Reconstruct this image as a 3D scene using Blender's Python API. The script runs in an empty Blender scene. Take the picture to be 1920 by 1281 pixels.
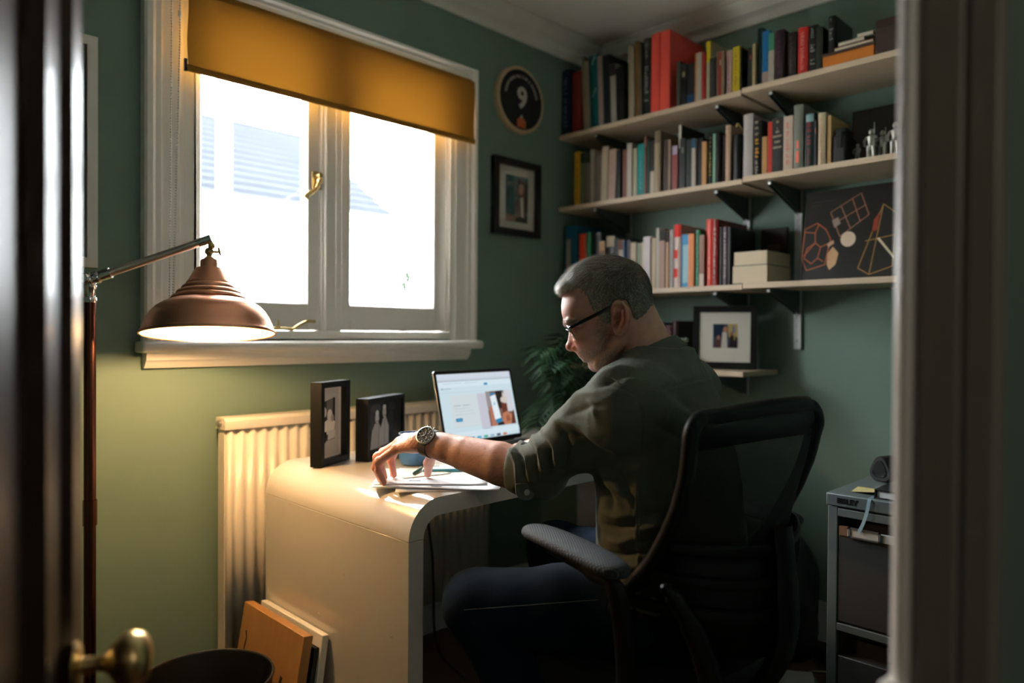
import bpy, bmesh, math, random
import numpy as np
from mathutils import Vector, Matrix

# ------------------------------------------------------------------ camera, sky, lamps, exposure
S = bpy.context.scene
COL = S.collection
CAM = Vector((0.0, 0.0, 1.10))
YAW, PITCH, ROLL = math.radians(44.936), math.radians(-0.6205), math.radians(0.3859)
_f = Vector((math.sin(YAW) * math.cos(PITCH), math.cos(YAW) * math.cos(PITCH), math.sin(PITCH)))
_r = Vector((math.cos(YAW), -math.sin(YAW), 0.0))
_u = _r.cross(_f)
_r2 = _r * math.cos(ROLL) + _u * math.sin(ROLL)
_u2 = -_r * math.sin(ROLL) + _u * math.cos(ROLL)
cd = bpy.data.cameras.new('camera')
cam = bpy.data.objects.new('camera', cd)
COL.objects.link(cam)
cam.matrix_world = Matrix(((_r2.x, _u2.x, -_f.x, CAM.x), (_r2.y, _u2.y, -_f.y, CAM.y), (_r2.z, _u2.z, -_f.z, CAM.z), (0, 0, 0, 1)))
cd.sensor_width = 36.0
cd.lens = 1351.08 / 1920 * 36
cd.clip_start = 0.02
cd.clip_end = 200
cd.dof.use_dof = True
cd.dof.focus_distance = 1.56
cd.dof.aperture_fstop = 1.8
S.camera = cam

W = bpy.data.worlds.new('overcast_sky')
S.world = W
W.use_nodes = True
bg = W.node_tree.nodes['Background']
bg.inputs[0].default_value = (0.90, 0.96, 1.0, 1)
bg.inputs[1].default_value = 44.0

def lamp(name, kind, loc, energy, color, size=None, size_y=None, target=None, portal=False):
    d = bpy.data.lights.new(name, kind)
    d.energy = energy
    d.color = color
    if kind == 'AREA':
        d.shape = 'RECTANGLE'
        d.size = size
        d.size_y = size_y or size
    elif size is not None:
        d.shadow_soft_size = size
    o = bpy.data.objects.new(name, d)
    COL.objects.link(o)
    o.location = loc
    if target is not None:
        o.rotation_euler = (Vector(target) - Vector(loc)).to_track_quat('-Z', 'Y').to_euler()
    if portal:
        d.cycles.is_portal = True
    return o

lamp('window_daylight_portal', 'AREA', (1.28, 2.17, 1.58), 1.0, (1, 1, 1), 1.0, 1.0, (1.28, 1.0, 1.58), True)
# fill light added on the unseen landing to lift the room's ambient
lamp('landing_fill', 'POINT', (0.10, -1.15, 1.70), 8.0, (1.0, 0.88, 0.74), 0.15)

S.view_settings.view_transform = 'Standard'
S.view_settings.look = 'None'
S.view_settings.exposure = 0.0
S.view_settings.gamma = 1.0
S.view_settings.use_curve_mapping = False
S.cycles.use_denoising = True
S.cycles.max_bounces = 8
S.cycles.diffuse_bounces = 5
S.cycles.glossy_bounces = 4
S.cycles.transparent_max_bounces = 12
S.cycles.sample_clamp_indirect = 60.0
S.cycles.caustics_reflective = False
S.cycles.caustics_refractive = False

# ------------------------------------------------------------------ helpers
def lin(c):
    out = []
    for v in c:
        v = v / 255.0
        out.append(v / 12.92 if v <= 0.04045 else ((v + 0.055) / 1.055) ** 2.4)
    return tuple(out)

def mat(name, col, rough=0.5, metal=0.0, spec=0.5, bump=None, var=None, coat=0.0, sheen=0.0, emit=0.0, aniso=0.0, trans=0.0):
    """principled material; bump=(scale,strength[,stretch xyz]); var=(scale,amount) brightness mottling"""
    m = bpy.data.materials.new(name)
    m.use_nodes = True
    nt = m.node_tree
    b = nt.nodes['Principled BSDF']
    b.inputs['Base Color'].default_value = (*col, 1)
    b.inputs['Roughness'].default_value = rough
    b.inputs['Metallic'].default_value = metal
    b.inputs['Specular IOR Level'].default_value = spec
    b.inputs['Coat Weight'].default_value = coat
    b.inputs['Coat Roughness'].default_value = 0.08
    b.inputs['Sheen Weight'].default_value = sheen
    b.inputs['Anisotropic'].default_value = aniso
    b.inputs['Transmission Weight'].default_value = trans
    if emit:
        b.inputs['Emission Color'].default_value = (*col, 1)
        b.inputs['Emission Strength'].default_value = emit
    if bump or var:
        tc = nt.nodes.new('ShaderNodeTexCoord')
        mp = nt.nodes.new('ShaderNodeMapping')
        nt.links.new(tc.outputs['Object'], mp.inputs['Vector'])
    if bump:
        n = nt.nodes.new('ShaderNodeTexNoise')
        n.inputs['Scale'].default_value = bump[0]
        n.inputs['Detail'].default_value = 6
        if len(bump) > 2:
            mp.inputs['Scale'].default_value = bump[2]
        nt.links.new(mp.outputs[0], n.inputs['Vector'])
        bp = nt.nodes.new('ShaderNodeBump')
        bp.inputs['Strength'].default_value = bump[1]
        bp.inputs['Distance'].default_value = 0.002
        nt.links.new(n.outputs['Fac'], bp.inputs['Height'])
        nt.links.new(bp.outputs[0], b.inputs['Normal'])
    if var:
        n2 = nt.nodes.new('ShaderNodeTexNoise')
        n2.inputs['Scale'].default_value = var[0]
        n2.inputs['Detail'].default_value = 5
        nt.links.new(mp.outputs[0], n2.inputs['Vector'])
        mx = nt.nodes.new('ShaderNodeMix')
        mx.data_type = 'RGBA'
        mx.inputs['A'].default_value = (*[c * (1 - var[1]) for c in col], 1)
        mx.inputs['B'].default_value = (*[min(1, c * (1 + var[1])) for c in col], 1)
        nt.links.new(n2.outputs['Fac'], mx.inputs['Factor'])
        nt.links.new(mx.outputs['Result'], b.inputs['Base Color'])
    return m

def wood(name, c1, c2, scale=6.0, axis=(1, 12, 12), rough=0.45, spec=0.4):
    m = mat(name, c1, rough, spec=spec)
    nt = m.node_tree
    b = nt.nodes['Principled BSDF']
    tc = nt.nodes.new('ShaderNodeTexCoord')
    mp = nt.nodes.new('ShaderNodeMapping')
    mp.inputs['Scale'].default_value = axis
    n = nt.nodes.new('ShaderNodeTexNoise')
    n.inputs['Scale'].default_value = scale
    n.inputs['Detail'].default_value = 8
    n.inputs['Distortion'].default_value = 1.2
    mx = nt.nodes.new('ShaderNodeMix')
    mx.data_type = 'RGBA'
    mx.inputs['A'].default_value = (*c1, 1)
    mx.inputs['B'].default_value = (*c2, 1)
    nt.links.new(tc.outputs['Object'], mp.inputs['Vector'])
    nt.links.new(mp.outputs[0], n.inputs['Vector'])
    nt.links.new(n.outputs['Fac'], mx.inputs['Factor'])
    nt.links.new(mx.outputs['Result'], b.inputs['Base Color'])
    return m

ORG = {}

def meta(o, label=None, cat=None, group=None, kind=None):
    if label: o['label'] = label
    if cat: o['category'] = cat
    if group: o['group'] = group
    if kind: o['kind'] = kind
    return o

def thing(name, label, cat, loc, group=None):
    o = bpy.data.objects.new(name, None)
    o.empty_display_size = 0.05
    COL.objects.link(o)
    o.location = loc
    ORG[o] = Vector(loc)
    return meta(o, label, cat, group)

def link_mesh(name, me, parent=None, org=None):
    o = bpy.data.objects.new(name, me)
    COL.objects.link(o)
    if parent is not None:
        o.parent = parent
        ORG[o] = ORG[parent]
    else:
        o.location = org
        ORG[o] = Vector(org)
    return o

class MB:
    """collects shapes given in world coordinates and links them as one mesh object"""
    def __init__(s):
        s.v, s.f, s.m, s.mats = [], [], [], []
        s.cur = 0
    def use(s, m):
        if m not in s.mats: s.mats.append(m)
        s.cur = s.mats.index(m)
        return s
    def add(s, vs, fs):
        k = len(s.v)
        s.v += [tuple(v) for v in vs]
        s.f += [tuple(i + k for i in f) for f in fs]
        s.m += [s.cur] * len(fs)
        return s
    def box(s, a, b):
        x0, x1 = sorted((a[0], b[0])); y0, y1 = sorted((a[1], b[1])); z0, z1 = sorted((a[2], b[2]))
        return s.add([(x0, y0, z0), (x1, y0, z0), (x1, y1, z0), (x0, y1, z0), (x0, y0, z1), (x1, y0, z1), (x1, y1, z1), (x0, y1, z1)],
                     [(0, 3, 2, 1), (4, 5, 6, 7), (0, 1, 5, 4), (1, 2, 6, 5), (2, 3, 7, 6), (3, 0, 4, 7)])
    def obox(s, c, ax, ay, az, h):
        c = Vector(c); ax, ay, az = (Vector(a).normalized() for a in (ax, ay, az))
        vs = []
        for k in (-1, 1):
            for i, j in ((-1, -1), (1, -1), (1, 1), (-1, 1)):
                vs.append(c + ax * (i * h[0]) + ay * (j * h[1]) + az * (k * h[2]))
        return s.add(vs, [(0, 3, 2, 1), (4, 5, 6, 7), (0, 1, 5, 4), (1, 2, 6, 5), (2, 3, 7, 6), (3, 0, 4, 7)])
    def tube(s, pts, r, n=10, closed=False, caps=True, flat=1.0, up=None):
        pts = [Vector(p) for p in pts]
        N = len(pts)
        rs = r if isinstance(r, (list, tuple)) else [r] * N
        vs, prev = [], None
        for i, p in enumerate(pts):
            if closed: t = pts[(i + 1) % N] - pts[i - 1]
            else: t = pts[min(i + 1, N - 1)] - pts[max(i - 1, 0)]
            t = t.normalized() if t.length > 1e-9 else Vector((0, 0, 1))
            if prev is None:
                a = Vector(up) if up is not None else (Vector((0, 0, 1)) if abs(t.z) < 0.9 else Vector((1, 0, 0)))
                x = (a - t * a.dot(t)).normalized()
            else:
                x = (prev - t * prev.dot(t)).normalized()
            prev = x
            y = t.cross(x)
            for k in range(n):
                a = 2 * math.pi * k / n
                vs.append(p + x * (math.cos(a) * rs[i]) + y * (math.sin(a) * rs[i] * flat))
        fs = []
        for i in range(N if closed else N - 1):
            j = (i + 1) % N
            for k in range(n):
                l = (k + 1) % n
                fs.append((i * n + k, i * n + l, j * n + l, j * n + k))
        if caps and not closed:
            fs.append(tuple(range(n))[::-1])
            fs.append(tuple((N - 1) * n + k for k in range(n)))
        return s.add(vs, fs)
    def lathe(s, prof, org, axis=(0, 0, 1), n=32, xdir=None, caps=True):
        """prof: list of (radius, height along axis)"""
        org = Vector(org); t = Vector(axis).normalized()
        a = Vector(xdir) if xdir is not None else (Vector((1, 0, 0)) if abs(t.x) < 0.9 else Vector((0, 1, 0)))
        x = (a - t * a.dot(t)).normalized(); y = t.cross(x)
        vs, fs = [], []
        for (r, h) in prof:
            for k in range(n):
                an = 2 * math.pi * k / n
                vs.append(org + t * h + x * (math.cos(an) * r) + y * (math.sin(an) * r))
        for i in range(len(prof) - 1):
            for k in range(n):
                l = (k + 1) % n
                fs.append((i * n + k, i * n + l, (i + 1) * n + l, (i + 1) * n + k))
        if caps and prof[0][0] > 1e-6: fs.append(tuple(range(n))[::-1])
        if caps and prof[-1][0] > 1e-6: fs.append(tuple((len(prof) - 1) * n + k for k in range(n)))
        return s.add(vs, fs)
    def prism(s, poly, mapf, d0, d1):
        """poly: 2-D outline; mapf(u,v,d) -> world"""
        n = len(poly)
        vs = [mapf(u, v, d0) for u, v in poly] + [mapf(u, v, d1) for u, v in poly]
        fs = [tuple(range(n))[::-1], tuple(range(n, 2 * n))]
        for i in range(n):
            j = (i + 1) % n
            fs.append((i, j, n + j, n + i))
        return s.add(vs, fs)
    def ball(s, c, r, n=12, m=8, scale=(1, 1, 1)):
        vs, fs = [], []
        for i in range(m + 1):
            th = math.pi * i / m
            for k in range(n):
                ph = 2 * math.pi * k / n
                vs.append((c[0] + r * scale[0] * math.sin(th) * math.cos(ph), c[1] + r * scale[1] * math.sin(th) * math.sin(ph), c[2] + r * scale[2] * math.cos(th)))
        for i in range(m):
            for k in range(n):
                l = (k + 1) % n
                fs.append((i * n + k, (i + 1) * n + k, (i + 1) * n + l, i * n + l))
        return s.add(vs, fs)
    def quad(s, a, b, c, d):
        return s.add([a, b, c, d], [(0, 1, 2, 3)])
    def obj(s, name, m=None, parent=None, smooth=False, bevel=0.0, seg=2, fix=True, label=None, cat=None, group=None, kind=None, subsurf=0):
        if m is not None and not s.mats: s.mats = [m]
        vs = [Vector(v) for v in s.v]
        if parent is not None: org = ORG[parent]
        else:
            xs = [v.x for v in vs]; ys = [v.y for v in vs]; zs = [v.z for v in vs]
            org = Vector(((min(xs) + max(xs)) / 2, (min(ys) + max(ys)) / 2, min(zs)))
        me = bpy.data.meshes.new(name)
        me.from_pydata([v - org for v in vs], [], s.f)
        for mm in s.mats: me.materials.append(mm)
        if len(s.mats) > 1: me.polygons.foreach_set('material_index', s.m)
        if fix:
            bm = bmesh.new(); bm.from_mesh(me)
            bmesh.ops.remove_doubles(bm, verts=bm.verts, dist=1e-6)
            bmesh.ops.recalc_face_normals(bm, faces=bm.faces)
            bm.to_mesh(me); bm.free()
        if smooth:
            me.polygons.foreach_set('use_smooth', [True] * len(me.polygons))
            if smooth != 'all':
                me.set_sharp_from_angle(angle=math.radians(40))
        me.update()
        o = link_mesh(name, me, parent, org)
        if bevel:
            b = o.modifiers.new('bevel', 'BEVEL'); b.width = bevel; b.segments = seg; b.limit_method = 'ANGLE'; b.angle_limit = math.radians(40)
            if not smooth: me.polygons.foreach_set('use_smooth', [True] * len(me.polygons)); me.set_sharp_from_angle(angle=math.radians(60))
        if subsurf:
            sb = o.modifiers.new('subdivide', 'SUBSURF'); sb.levels = sb.render_levels = subsurf
        return meta(o, label, cat, group, kind)

def arc(cx, cy, r, a0, a1, n):
    return [(cx + r * math.cos(math.radians(a0 + (a1 - a0) * i / n)), cy + r * math.sin(math.radians(a0 + (a1 - a0) * i / n))) for i in range(n + 1)]

def bez(p0, p1, p2, p3, n=16):
    p0, p1, p2, p3 = map(Vector, (p0, p1, p2, p3))
    return [p0 * (1 - t) ** 3 + p1 * (3 * t * (1 - t) ** 2) + p2 * (3 * t * t * (1 - t)) + p3 * t ** 3 for t in (i / n for i in range(n + 1))]

def smooth_path(pts, k=6):
    """Catmull-Rom through pts"""
    P = [Vector(p) for p in pts]
    P = [P[0] * 2 - P[1]] + P + [P[-1] * 2 - P[-2]]
    out = []
    for i in range(1, len(P) - 2):
        for j in range(k):
            t = j / k
            out.append(0.5 * ((2 * P[i]) + (P[i + 1] - P[i - 1]) * t + (2 * P[i - 1] - 5 * P[i] + 4 * P[i + 1] - P[i + 2]) * t * t + (3 * P[i] - P[i - 1] - 3 * P[i + 1] + P[i + 2]) * t ** 3))
    out.append(P[-2])
    return out

_DG = None
def text_mesh(body, size, origin, right, up, depth=0.0008, bold=0.0, align='LEFT'):
    """flat lettering as (verts, faces) on the plane spanned by right/up"""
    cu = bpy.data.curves.new('lettering', 'FONT')
    cu.body = body; cu.size = size; cu.align_x = align; cu.align_y = 'CENTER'; cu.extrude = depth / 2; cu.offset = bold
    cu.resolution_u = 3
    o = bpy.data.objects.new('lettering', cu)
    COL.objects.link(o)
    bpy.context.view_layer.update()
    me = bpy.data.meshes.new_from_object(o.evaluated_get(bpy.context.evaluated_depsgraph_get()))
    R, U = Vector(right).normalized(), Vector(up).normalized(); Nn = R.cross(U)
    vs = [Vector(origin) + R * v.co.x + U * v.co.y + Nn * v.co.z for v in me.vertices]
    fs = [tuple(p.vertices) for p in me.polygons]
    bpy.data.objects.remove(o); bpy.data.curves.remove(cu); bpy.data.meshes.remove(me)
    return vs, fs

# ------------------------------------------------------------------ materials
WALLC = (0.180, 0.262, 0.212)
M_wall = mat('green_wall_paint', WALLC, 0.55, spec=0.35, bump=(90, 0.12), var=(2.5, 0.06))
M_ceil = mat('white_ceiling_paint', (0.78, 0.75, 0.70), 0.7, bump=(60, 0.08))
M_white = mat('white_gloss_paint', (0.86, 0.82, 0.77), 0.28, spec=0.5, bump=(40, 0.06))
M_jamb = mat('shaded_gloss_paint', (0.27, 0.25, 0.21), 0.3, spec=0.5)  # gloss paint with the jamb's shade darkened into its colour
M_floor = wood('brown_floorboards', (0.05, 0.026, 0.015), (0.08, 0.042, 0.024), 5, (12, 1, 1), 0.5)
M_shelf = wood('pale_birch_board', (0.50, 0.37, 0.25), (0.60, 0.46, 0.33), 4, (14, 1, 14), 0.5)
M_black = mat('black_satin', (0.008, 0.008, 0.008), 0.35)
M_blackmatt = mat('black_matt', (0.010, 0.010, 0.011), 0.7)
M_brass = mat('aged_brass', (0.62, 0.45, 0.20), 0.28, 1.0)
M_chrome = mat('polished_chrome', (0.75, 0.75, 0.75), 0.15, 1.0)
M_steel = mat('dull_steel', (0.45, 0.46, 0.46), 0.4, 1.0)
M_copper = mat('brushed_copper', (0.74, 0.36, 0.22), 0.30, 1.0, aniso=0.6, bump=(200, 0.05, (1, 1, 30)))
M_paper = mat('white_paper', (0.82, 0.83, 0.84), 0.7)
M_page = mat('book_pages', (0.62, 0.54, 0.40), 0.8, bump=(300, 0.3, (1, 40, 1)))
M_mount = mat('cream_mount_card', (0.72, 0.68, 0.60), 0.8)
M_upright = mat('white_enamel_track', (0.80, 0.82, 0.82), 0.35)
M_bracket = mat('grey_enamel_bracket', (0.07, 0.085, 0.085), 0.4)
def glass_mat(name, refl=0.06, tint=(1, 1, 1)):
    m = bpy.data.materials.new(name); m.use_nodes = True
    nt = m.node_tree; nt.nodes.clear()
    out = nt.nodes.new('ShaderNodeOutputMaterial'); mx = nt.nodes.new('ShaderNodeMixShader')
    tr = nt.nodes.new('ShaderNodeBsdfTransparent'); gl = nt.nodes.new('ShaderNodeBsdfGlossy')
    lw = nt.nodes.new('ShaderNodeLayerWeight'); ml = nt.nodes.new('ShaderNodeMath'); ml.operation = 'MULTIPLY_ADD'
    lw.inputs['Blend'].default_value = 0.25
    ml.inputs[1].default_value = 0.5; ml.inputs[2].default_value = refl * 0.5
    tr.inputs[0].default_value = (*tint, 1); gl.inputs['Roughness'].default_value = 0.02
    nt.links.new(lw.outputs['Fresnel'], ml.inputs[0]); nt.links.new(ml.outputs[0], mx.inputs[0])
    nt.links.new(tr.outputs[0], mx.inputs[1]); nt.links.new(gl.outputs[0], mx.inputs[2]); nt.links.new(mx.outputs[0], out.inputs[0])
    return m
M_glass = glass_mat('clear_window_glass')
# ------------------------------------------------------------------ the room shell
WA, WB = 2.087, 2.639          # window wall plane (y), shelf wall plane (x)
XW, YS, YH = -0.35, 0.20, 0.140  # west wall, south wall (room face), south wall (landing face)
CZ = 2.385                     # ceiling
WX0, WX1, WZ0, WZ1 = 0.775, 1.775, 1.075, 2.075  # window hole

b = MB()
b.box((XW - .1, WA, -.05), (WX0, WA + .22, CZ + .1)).box((WX1, WA, -.05), (WB + .16, WA + .22, CZ + .1))
b.box((WX0, WA, -.05), (WX1, WA + .22, WZ0)).box((WX0, WA, WZ1), (WX1, WA + .22, CZ + .1))
b.obj('wall_north', M_wall, kind='structure')
MB().box((WB, -1.6, -.05), (WB + .16, WA, CZ + .1)).obj('wall_east', M_wall, kind='structure')
MB().box((XW - .1, YS, -.05), (XW, WA, CZ + .1)).obj('wall_west', M_wall, kind='structure')
b = MB()
b.box((XW - .1, YH, -.05), (-.12, YS, CZ + .1)).box((.738, YH, -.05), (WB, YS, CZ + .1)).box((-.12, YH, 2.03), (.738, YS, CZ + .1))
b.obj('wall_south', M_wall, kind='structure')
MB().box((-1.4, -1.6, -.06), (WB + .16, WA + .22, 0)).obj('floor', M_floor, kind='structure')
MB().box((-1.4, -1.6, CZ), (WB + .16, WA + .22, CZ + .1)).obj('ceiling', M_ceil, kind='structure')
b = MB()
b.box((-1.5, -1.7, -.05), (-1.4, YS, CZ + .1)).box((-1.4, YH, -.05), (XW - .1, YS, CZ + .1)).box((-1.4, -1.7, -.05), (WB + .16, -1.6, CZ + .1))
b.obj('wall_landing', mat('landing_wall_paint', (0.25, 0.30, 0.27), 0.6), kind='structure')

# plaster cornice: one moulded profile run along the window wall and the shelf wall
prof = [(0, -.085), (.012, -.085), (.016, -.07), (.03, -.058), (.046, -.05), (.05, -.038), (.062, -.03), (.074, -.018), (.078, -.008), (.09, -.008), (.09, 0), (0, 0)]
def run_profile(path, name):
    b = MB()
    n = len(prof)
    for (p, off) in path:
        pass
    rings = []
    for (p, d) in path:
        rings.append([(p[0] + d[0] * o, p[1] + d[1] * o, CZ + z) for o, z in prof])
    vs = [v for r in rings for v in r]
    fs = []
    for i in range(len(rings) - 1):
        for k in range(n):
            l = (k + 1) % n
            fs.append((i * n + k, i * n + l, (i + 1) * n + l, (i + 1) * n + k))
    b.add(vs, fs)
    return b.obj(name, M_ceil, kind='structure', smooth=True)
run_profile([((XW, WA), (1, -1)), ((WB, WA), (-1, -1)), ((WB, YS), (-1, 1)), ], 'trim_1')
# skirting
b = MB()
b.box((XW, WA - .018, 0), (WB, WA, .12)).box((XW, WA - .012, .12), (WB, WA, .14))
b.obj('baseboard_north', M_white, kind='structure', bevel=.003)
b = MB()
b.box((WB - .018, YS, 0), (WB, WA - .018, .12)).box((WB - .012, YS, .12), (WB, WA - .018, .14))
b.obj('baseboard_east', M_white, kind='structure', bevel=.003)

# ------------------------------------------------------------------ window
win = bpy.data.objects.new('window_1', None); COL.objects.link(win); win.location = (1.27, WA, 1.04); ORG[win] = Vector(win.location)
meta(win, kind='structure')
# architrave: stepped moulding around three sides, mitred
ap = [(0, 0), (0, .030), (.006, .036), (.020, .036), (.026, .030), (.030, .026), (.044, .026), (.050, .020), (.056, .018), (.096, .016), (.100, .012), (.112, .010), (.112, 0)]
X0, X1, Z1 = .664, 1.862, 2.108
b = MB()
rings = []
for (px, pz, dx, dz) in ((X0, 1.07, 1, 0), (X0, Z1, 1, -1), (X1, Z1, -1, -1), (X1, 1.07, -1, 0)):
    rings.append([(px + dx * u, WA - w, pz + dz * u * (0.62 if dz else 0)) for u, w in ap])
n = len(ap)
vs = [v for r in rings for v in r]; fs = []
for i in range(3):
    for k in range(n):
        l = (k + 1) % n
        fs.append((i * n + k, i * n + l, (i + 1) * n + l, (i + 1) * n + k))
fs += [tuple(range(n)), tuple(range(3 * n, 4 * n))]
b.add(vs, fs).obj('architrave', M_white, win, smooth=True)
# sill board with a rounded nose, and the moulded apron under it
nose = [(2.10, 1.042), (2.034, 1.042)] + [(2.034 + .0155 * math.cos(math.radians(a)), 1.0575 + .0155 * math.sin(math.radians(a))) for a in range(-90, -271, -20)] + [(2.10, 1.073)]
MB().prism(nose, lambda u, v, d: (d, u, v), .650, 1.866).obj('window_sill', M_white, win, smooth=True, bevel=.006, seg=3)
apr = [(WA, 1.0), (2.071, 1.0), (2.066, 1.006), (2.060, 1.012), (2.056, 1.020), (2.052, 1.022), (2.052, 1.034), (2.047, 1.042), (WA, 1.042)]
MB().prism(apr, lambda u, v, d: (d, u, v), .668, 1.826).obj('apron_moulding', M_white, win, smooth=True)
# fixed frame: lining, mullion, sub-sill, head
b = MB()
b.box((WX0 - .002, 2.078, WZ0), (.806, 2.20, WZ1)).box((1.745, 2.078, WZ0), (WX1 + .002, 2.20, WZ1)).box((.806, 2.078, WZ1 - .03), (1.745, 2.20, WZ1)).box((.806, 2.078, WZ0), (1.745, 2.20, 1.105))
b.box((1.212, 2.092, 1.105), (1.290, 2.18, WZ1 - .03))
b.obj('window_frame', M_white, win, bevel=.004)
MB().box((1.222, 2.082, 1.105), (1.262, 2.095, WZ1 - .03)).obj('mullion_bead', M_white, win, bevel=.004)
def casement(x0, x1, name, st_l, st_r):
    z0, z1 = 1.108, WZ1 - .032
    t0, t1 = 2.102, 2.145
    gl, gr, gb, gt = x0 + st_l, x1 - st_r, 1.192, z1 - .05
    b = MB()
    b.box((x0, t0, z0), (gl, t1, z1)).box((gr, t0, z0), (x1, t1, z1)).box((gl, t0, z0), (gr, t1, gb)).box((gl, t0, gt), (gr, t1, z1))
    o = b.obj(name, M_white, win, bevel=.003)
    # glazing bead: splayed inner moulding
    b = MB()
    for (ax, az, bx, bz, nx, nz) in ((gl, gb, gl, gt, 1, 0), (gr, gb, gr, gt, -1, 0), (gl, gb, gr, gb, 0, 1), (gl, gt, gr, gt, 0, -1)):
        w = .010
        b.add([(ax, t0 + .003, az), (bx, t0 + .003, bz), (bx + nx * w, t0 + .026, bz + nz * w), (ax + nx * w, t0 + .026, az + nz * w), (ax, t0 + .03, az), (bx, t0 + .03, bz)],
              [(0, 1, 2, 3), (3, 2, 5, 4)])
    b.obj('glazing_bead', M_white, o)
    MB().box((gl - .004, t0 + .026, gb - .004), (gr + .004, t0 + .030, gt + .004)).obj('window_pane', M_glass, o)
casement(.809, 1.209, 'casement', .022, .040)
casement(1.293, 1.742, 'casement', .034, .058)
# outside reveal and exterior sill of the masonry
MB().box((.70, 2.31, 1.03), (1.85, 2.36, 1.075)).obj('outer_sill', M_white, win)

# brass casement fastener on the meeting stile and the stay on the bottom rail
cf = thing('casement_fastener', 'brass casement fastener with curled handle on the white window stile', 'window catch', (1.197, 2.10, 1.56))
b = MB(); b.box((1.180, 2.094, 1.562), (1.212, 2.102, 1.618)); b.obj('backplate', M_brass, cf, bevel=.002)
b = MB(); b.tube([(1.197, 2.10, 1.604), (1.197, 2.070, 1.604)], .007, 12); b.ball((1.197, 2.075, 1.585), .010); b.obj('pivot', M_brass, cf, smooth=True)
b = MB()
b.tube(smooth_path([(1.200, 2.080, 1.604), (1.193, 2.074, 1.580), (1.180, 2.068, 1.558), (1.160, 2.062, 1.543), (1.145, 2.060, 1.532), (1.138, 2.062, 1.520)]), [.006] * 12 + [.0065] * 6 + [.008] * 6 + [.009] * 6 + [.007], 10, flat=.7)
b.obj('handle', M_brass, cf, smooth=True)
cs = thing('casement_stay', 'brass window stay with curled end lying on the bottom rail', 'window stay', (1.10, 2.06, 1.10))
b = MB()
pts = smooth_path([(.93, 2.085, 1.116), (1.02, 2.076, 1.113), (1.085, 2.068, 1.110), (1.10, 2.064, 1.110), (1.118, 2.062, 1.122), (1.145, 2.060, 1.134), (1.172, 2.058, 1.134)])
b.tube(pts, .0048, 8, flat=.7)
b.obj('bar', M_brass, cs, smooth=True)
b = MB(); b.lathe([(.007, 0), (.007, .004), (.003, .006), (.0025, .022), (.001, .026)], (1.055, 2.074, 1.112)); b.obj('peg', M_brass, cs, smooth=True)

# ------------------------------------------------------------------ mustard roller blind and its chain
M_blind = mat('mustard_blind_cloth', (0.34, 0.165, 0.028), 0.85, spec=0.15, bump=(400, 0.15))
nt = M_blind.node_tree
tl = nt.nodes.new('ShaderNodeBsdfTranslucent'); tl.inputs[0].default_value = (0.50, 0.19, 0.018, 1)
mx = nt.nodes.new('ShaderNodeMixShader'); mx.inputs[0].default_value = 0.06
nt.links.new(nt.nodes['Principled BSDF'].outputs[0], mx.inputs[1]); nt.links.new(tl.outputs[0], mx.inputs[2])
nt.links.new(mx.outputs[0], nt.nodes['Material Output'].inputs[0])
bl = thing('roller_blind', 'mustard yellow roller blind drawn a third of the way down the window', 'blind', (1.29, 2.045, 1.81))
b = MB(); b.tube([(.772, 2.045, 2.040), (1.808, 2.045, 2.040)], .016, 20); b.obj('roller', M_blind, bl, smooth=True)
b = MB(); nx = 24
vs = []; fs = []
for j in range(9):
    z = 2.045 - (2.045 - 1.815) * j / 8
    for i in range(nx + 1):
        x = .766 + (1.817 - .766) * i / nx + (.002 * math.sin(j * .9) if i in (0, nx) else 0)
        vs.append((x, 2.029 + .0015 * math.sin(i * .7 + j * .4), z))
for j in range(8):
    for i in range(nx):
        a = j * (nx + 1) + i
        fs.append((a, a + 1, a + nx + 2, a + nx + 1))
b.add(vs, fs); b.obj('blind_cloth', M_blind, bl, smooth='all')
b = MB(); b.tube([(.763, 2.031, 1.822), (1.820, 2.031, 1.822)], .010, 12, flat=.45); b.obj('bottom_bar', M_blind, bl, smooth=True)
b = MB(); b.box((.757, 2.027, 1.812), (.764, 2.035, 1.845)); b.obj('end_cap', M_black, bl)
for x in (.768, 1.812):
    b = MB(); b.box((x - .004 if x < 1 else x, 2.032, 2.02), (x if x < 1 else x + .006, 2.068, 2.058)); b.obj('bracket', M_white, bl, bevel=.002)
ch = thing('blind_chain', 'beaded blind chain hanging in a loop beside the mustard blind', 'blind chain', (.735, 2.04, 1.17))
M_chain = mat('chain_beads', (0.55, 0.52, 0.46), 0.3)
b = MB()
zz = 1.19
while zz < 2.06:
    for s_, x_ in ((0, .727), (1, .747)):
        t = max(0, (1.9 - zz)) / .7
        x = x_ + (.0 if s_ == 0 else -.013 * t) - .004 * t
        b.ball((x, 2.040 - .006 * s_, zz), .0026, 6, 4)
    zz += .0075
b.obj('beads', M_chain, ch, smooth='all', fix=False, kind='stuff')
b = MB()
b.tube([(.727, 2.04, 2.06), (.723, 2.04, 1.18), (.729, 2.036, 1.176), (.733, 2.034, 1.19), (.747, 2.034, 1.9), (.747, 2.034, 2.06)], .0008, 4); b.obj('cord', M_chain, ch)
b = MB(); b.tube([(.7465, 2.034, 1.955), (.7465, 2.034, 1.972)], .0045, 10); b.obj('connector', M_white, ch)

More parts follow.
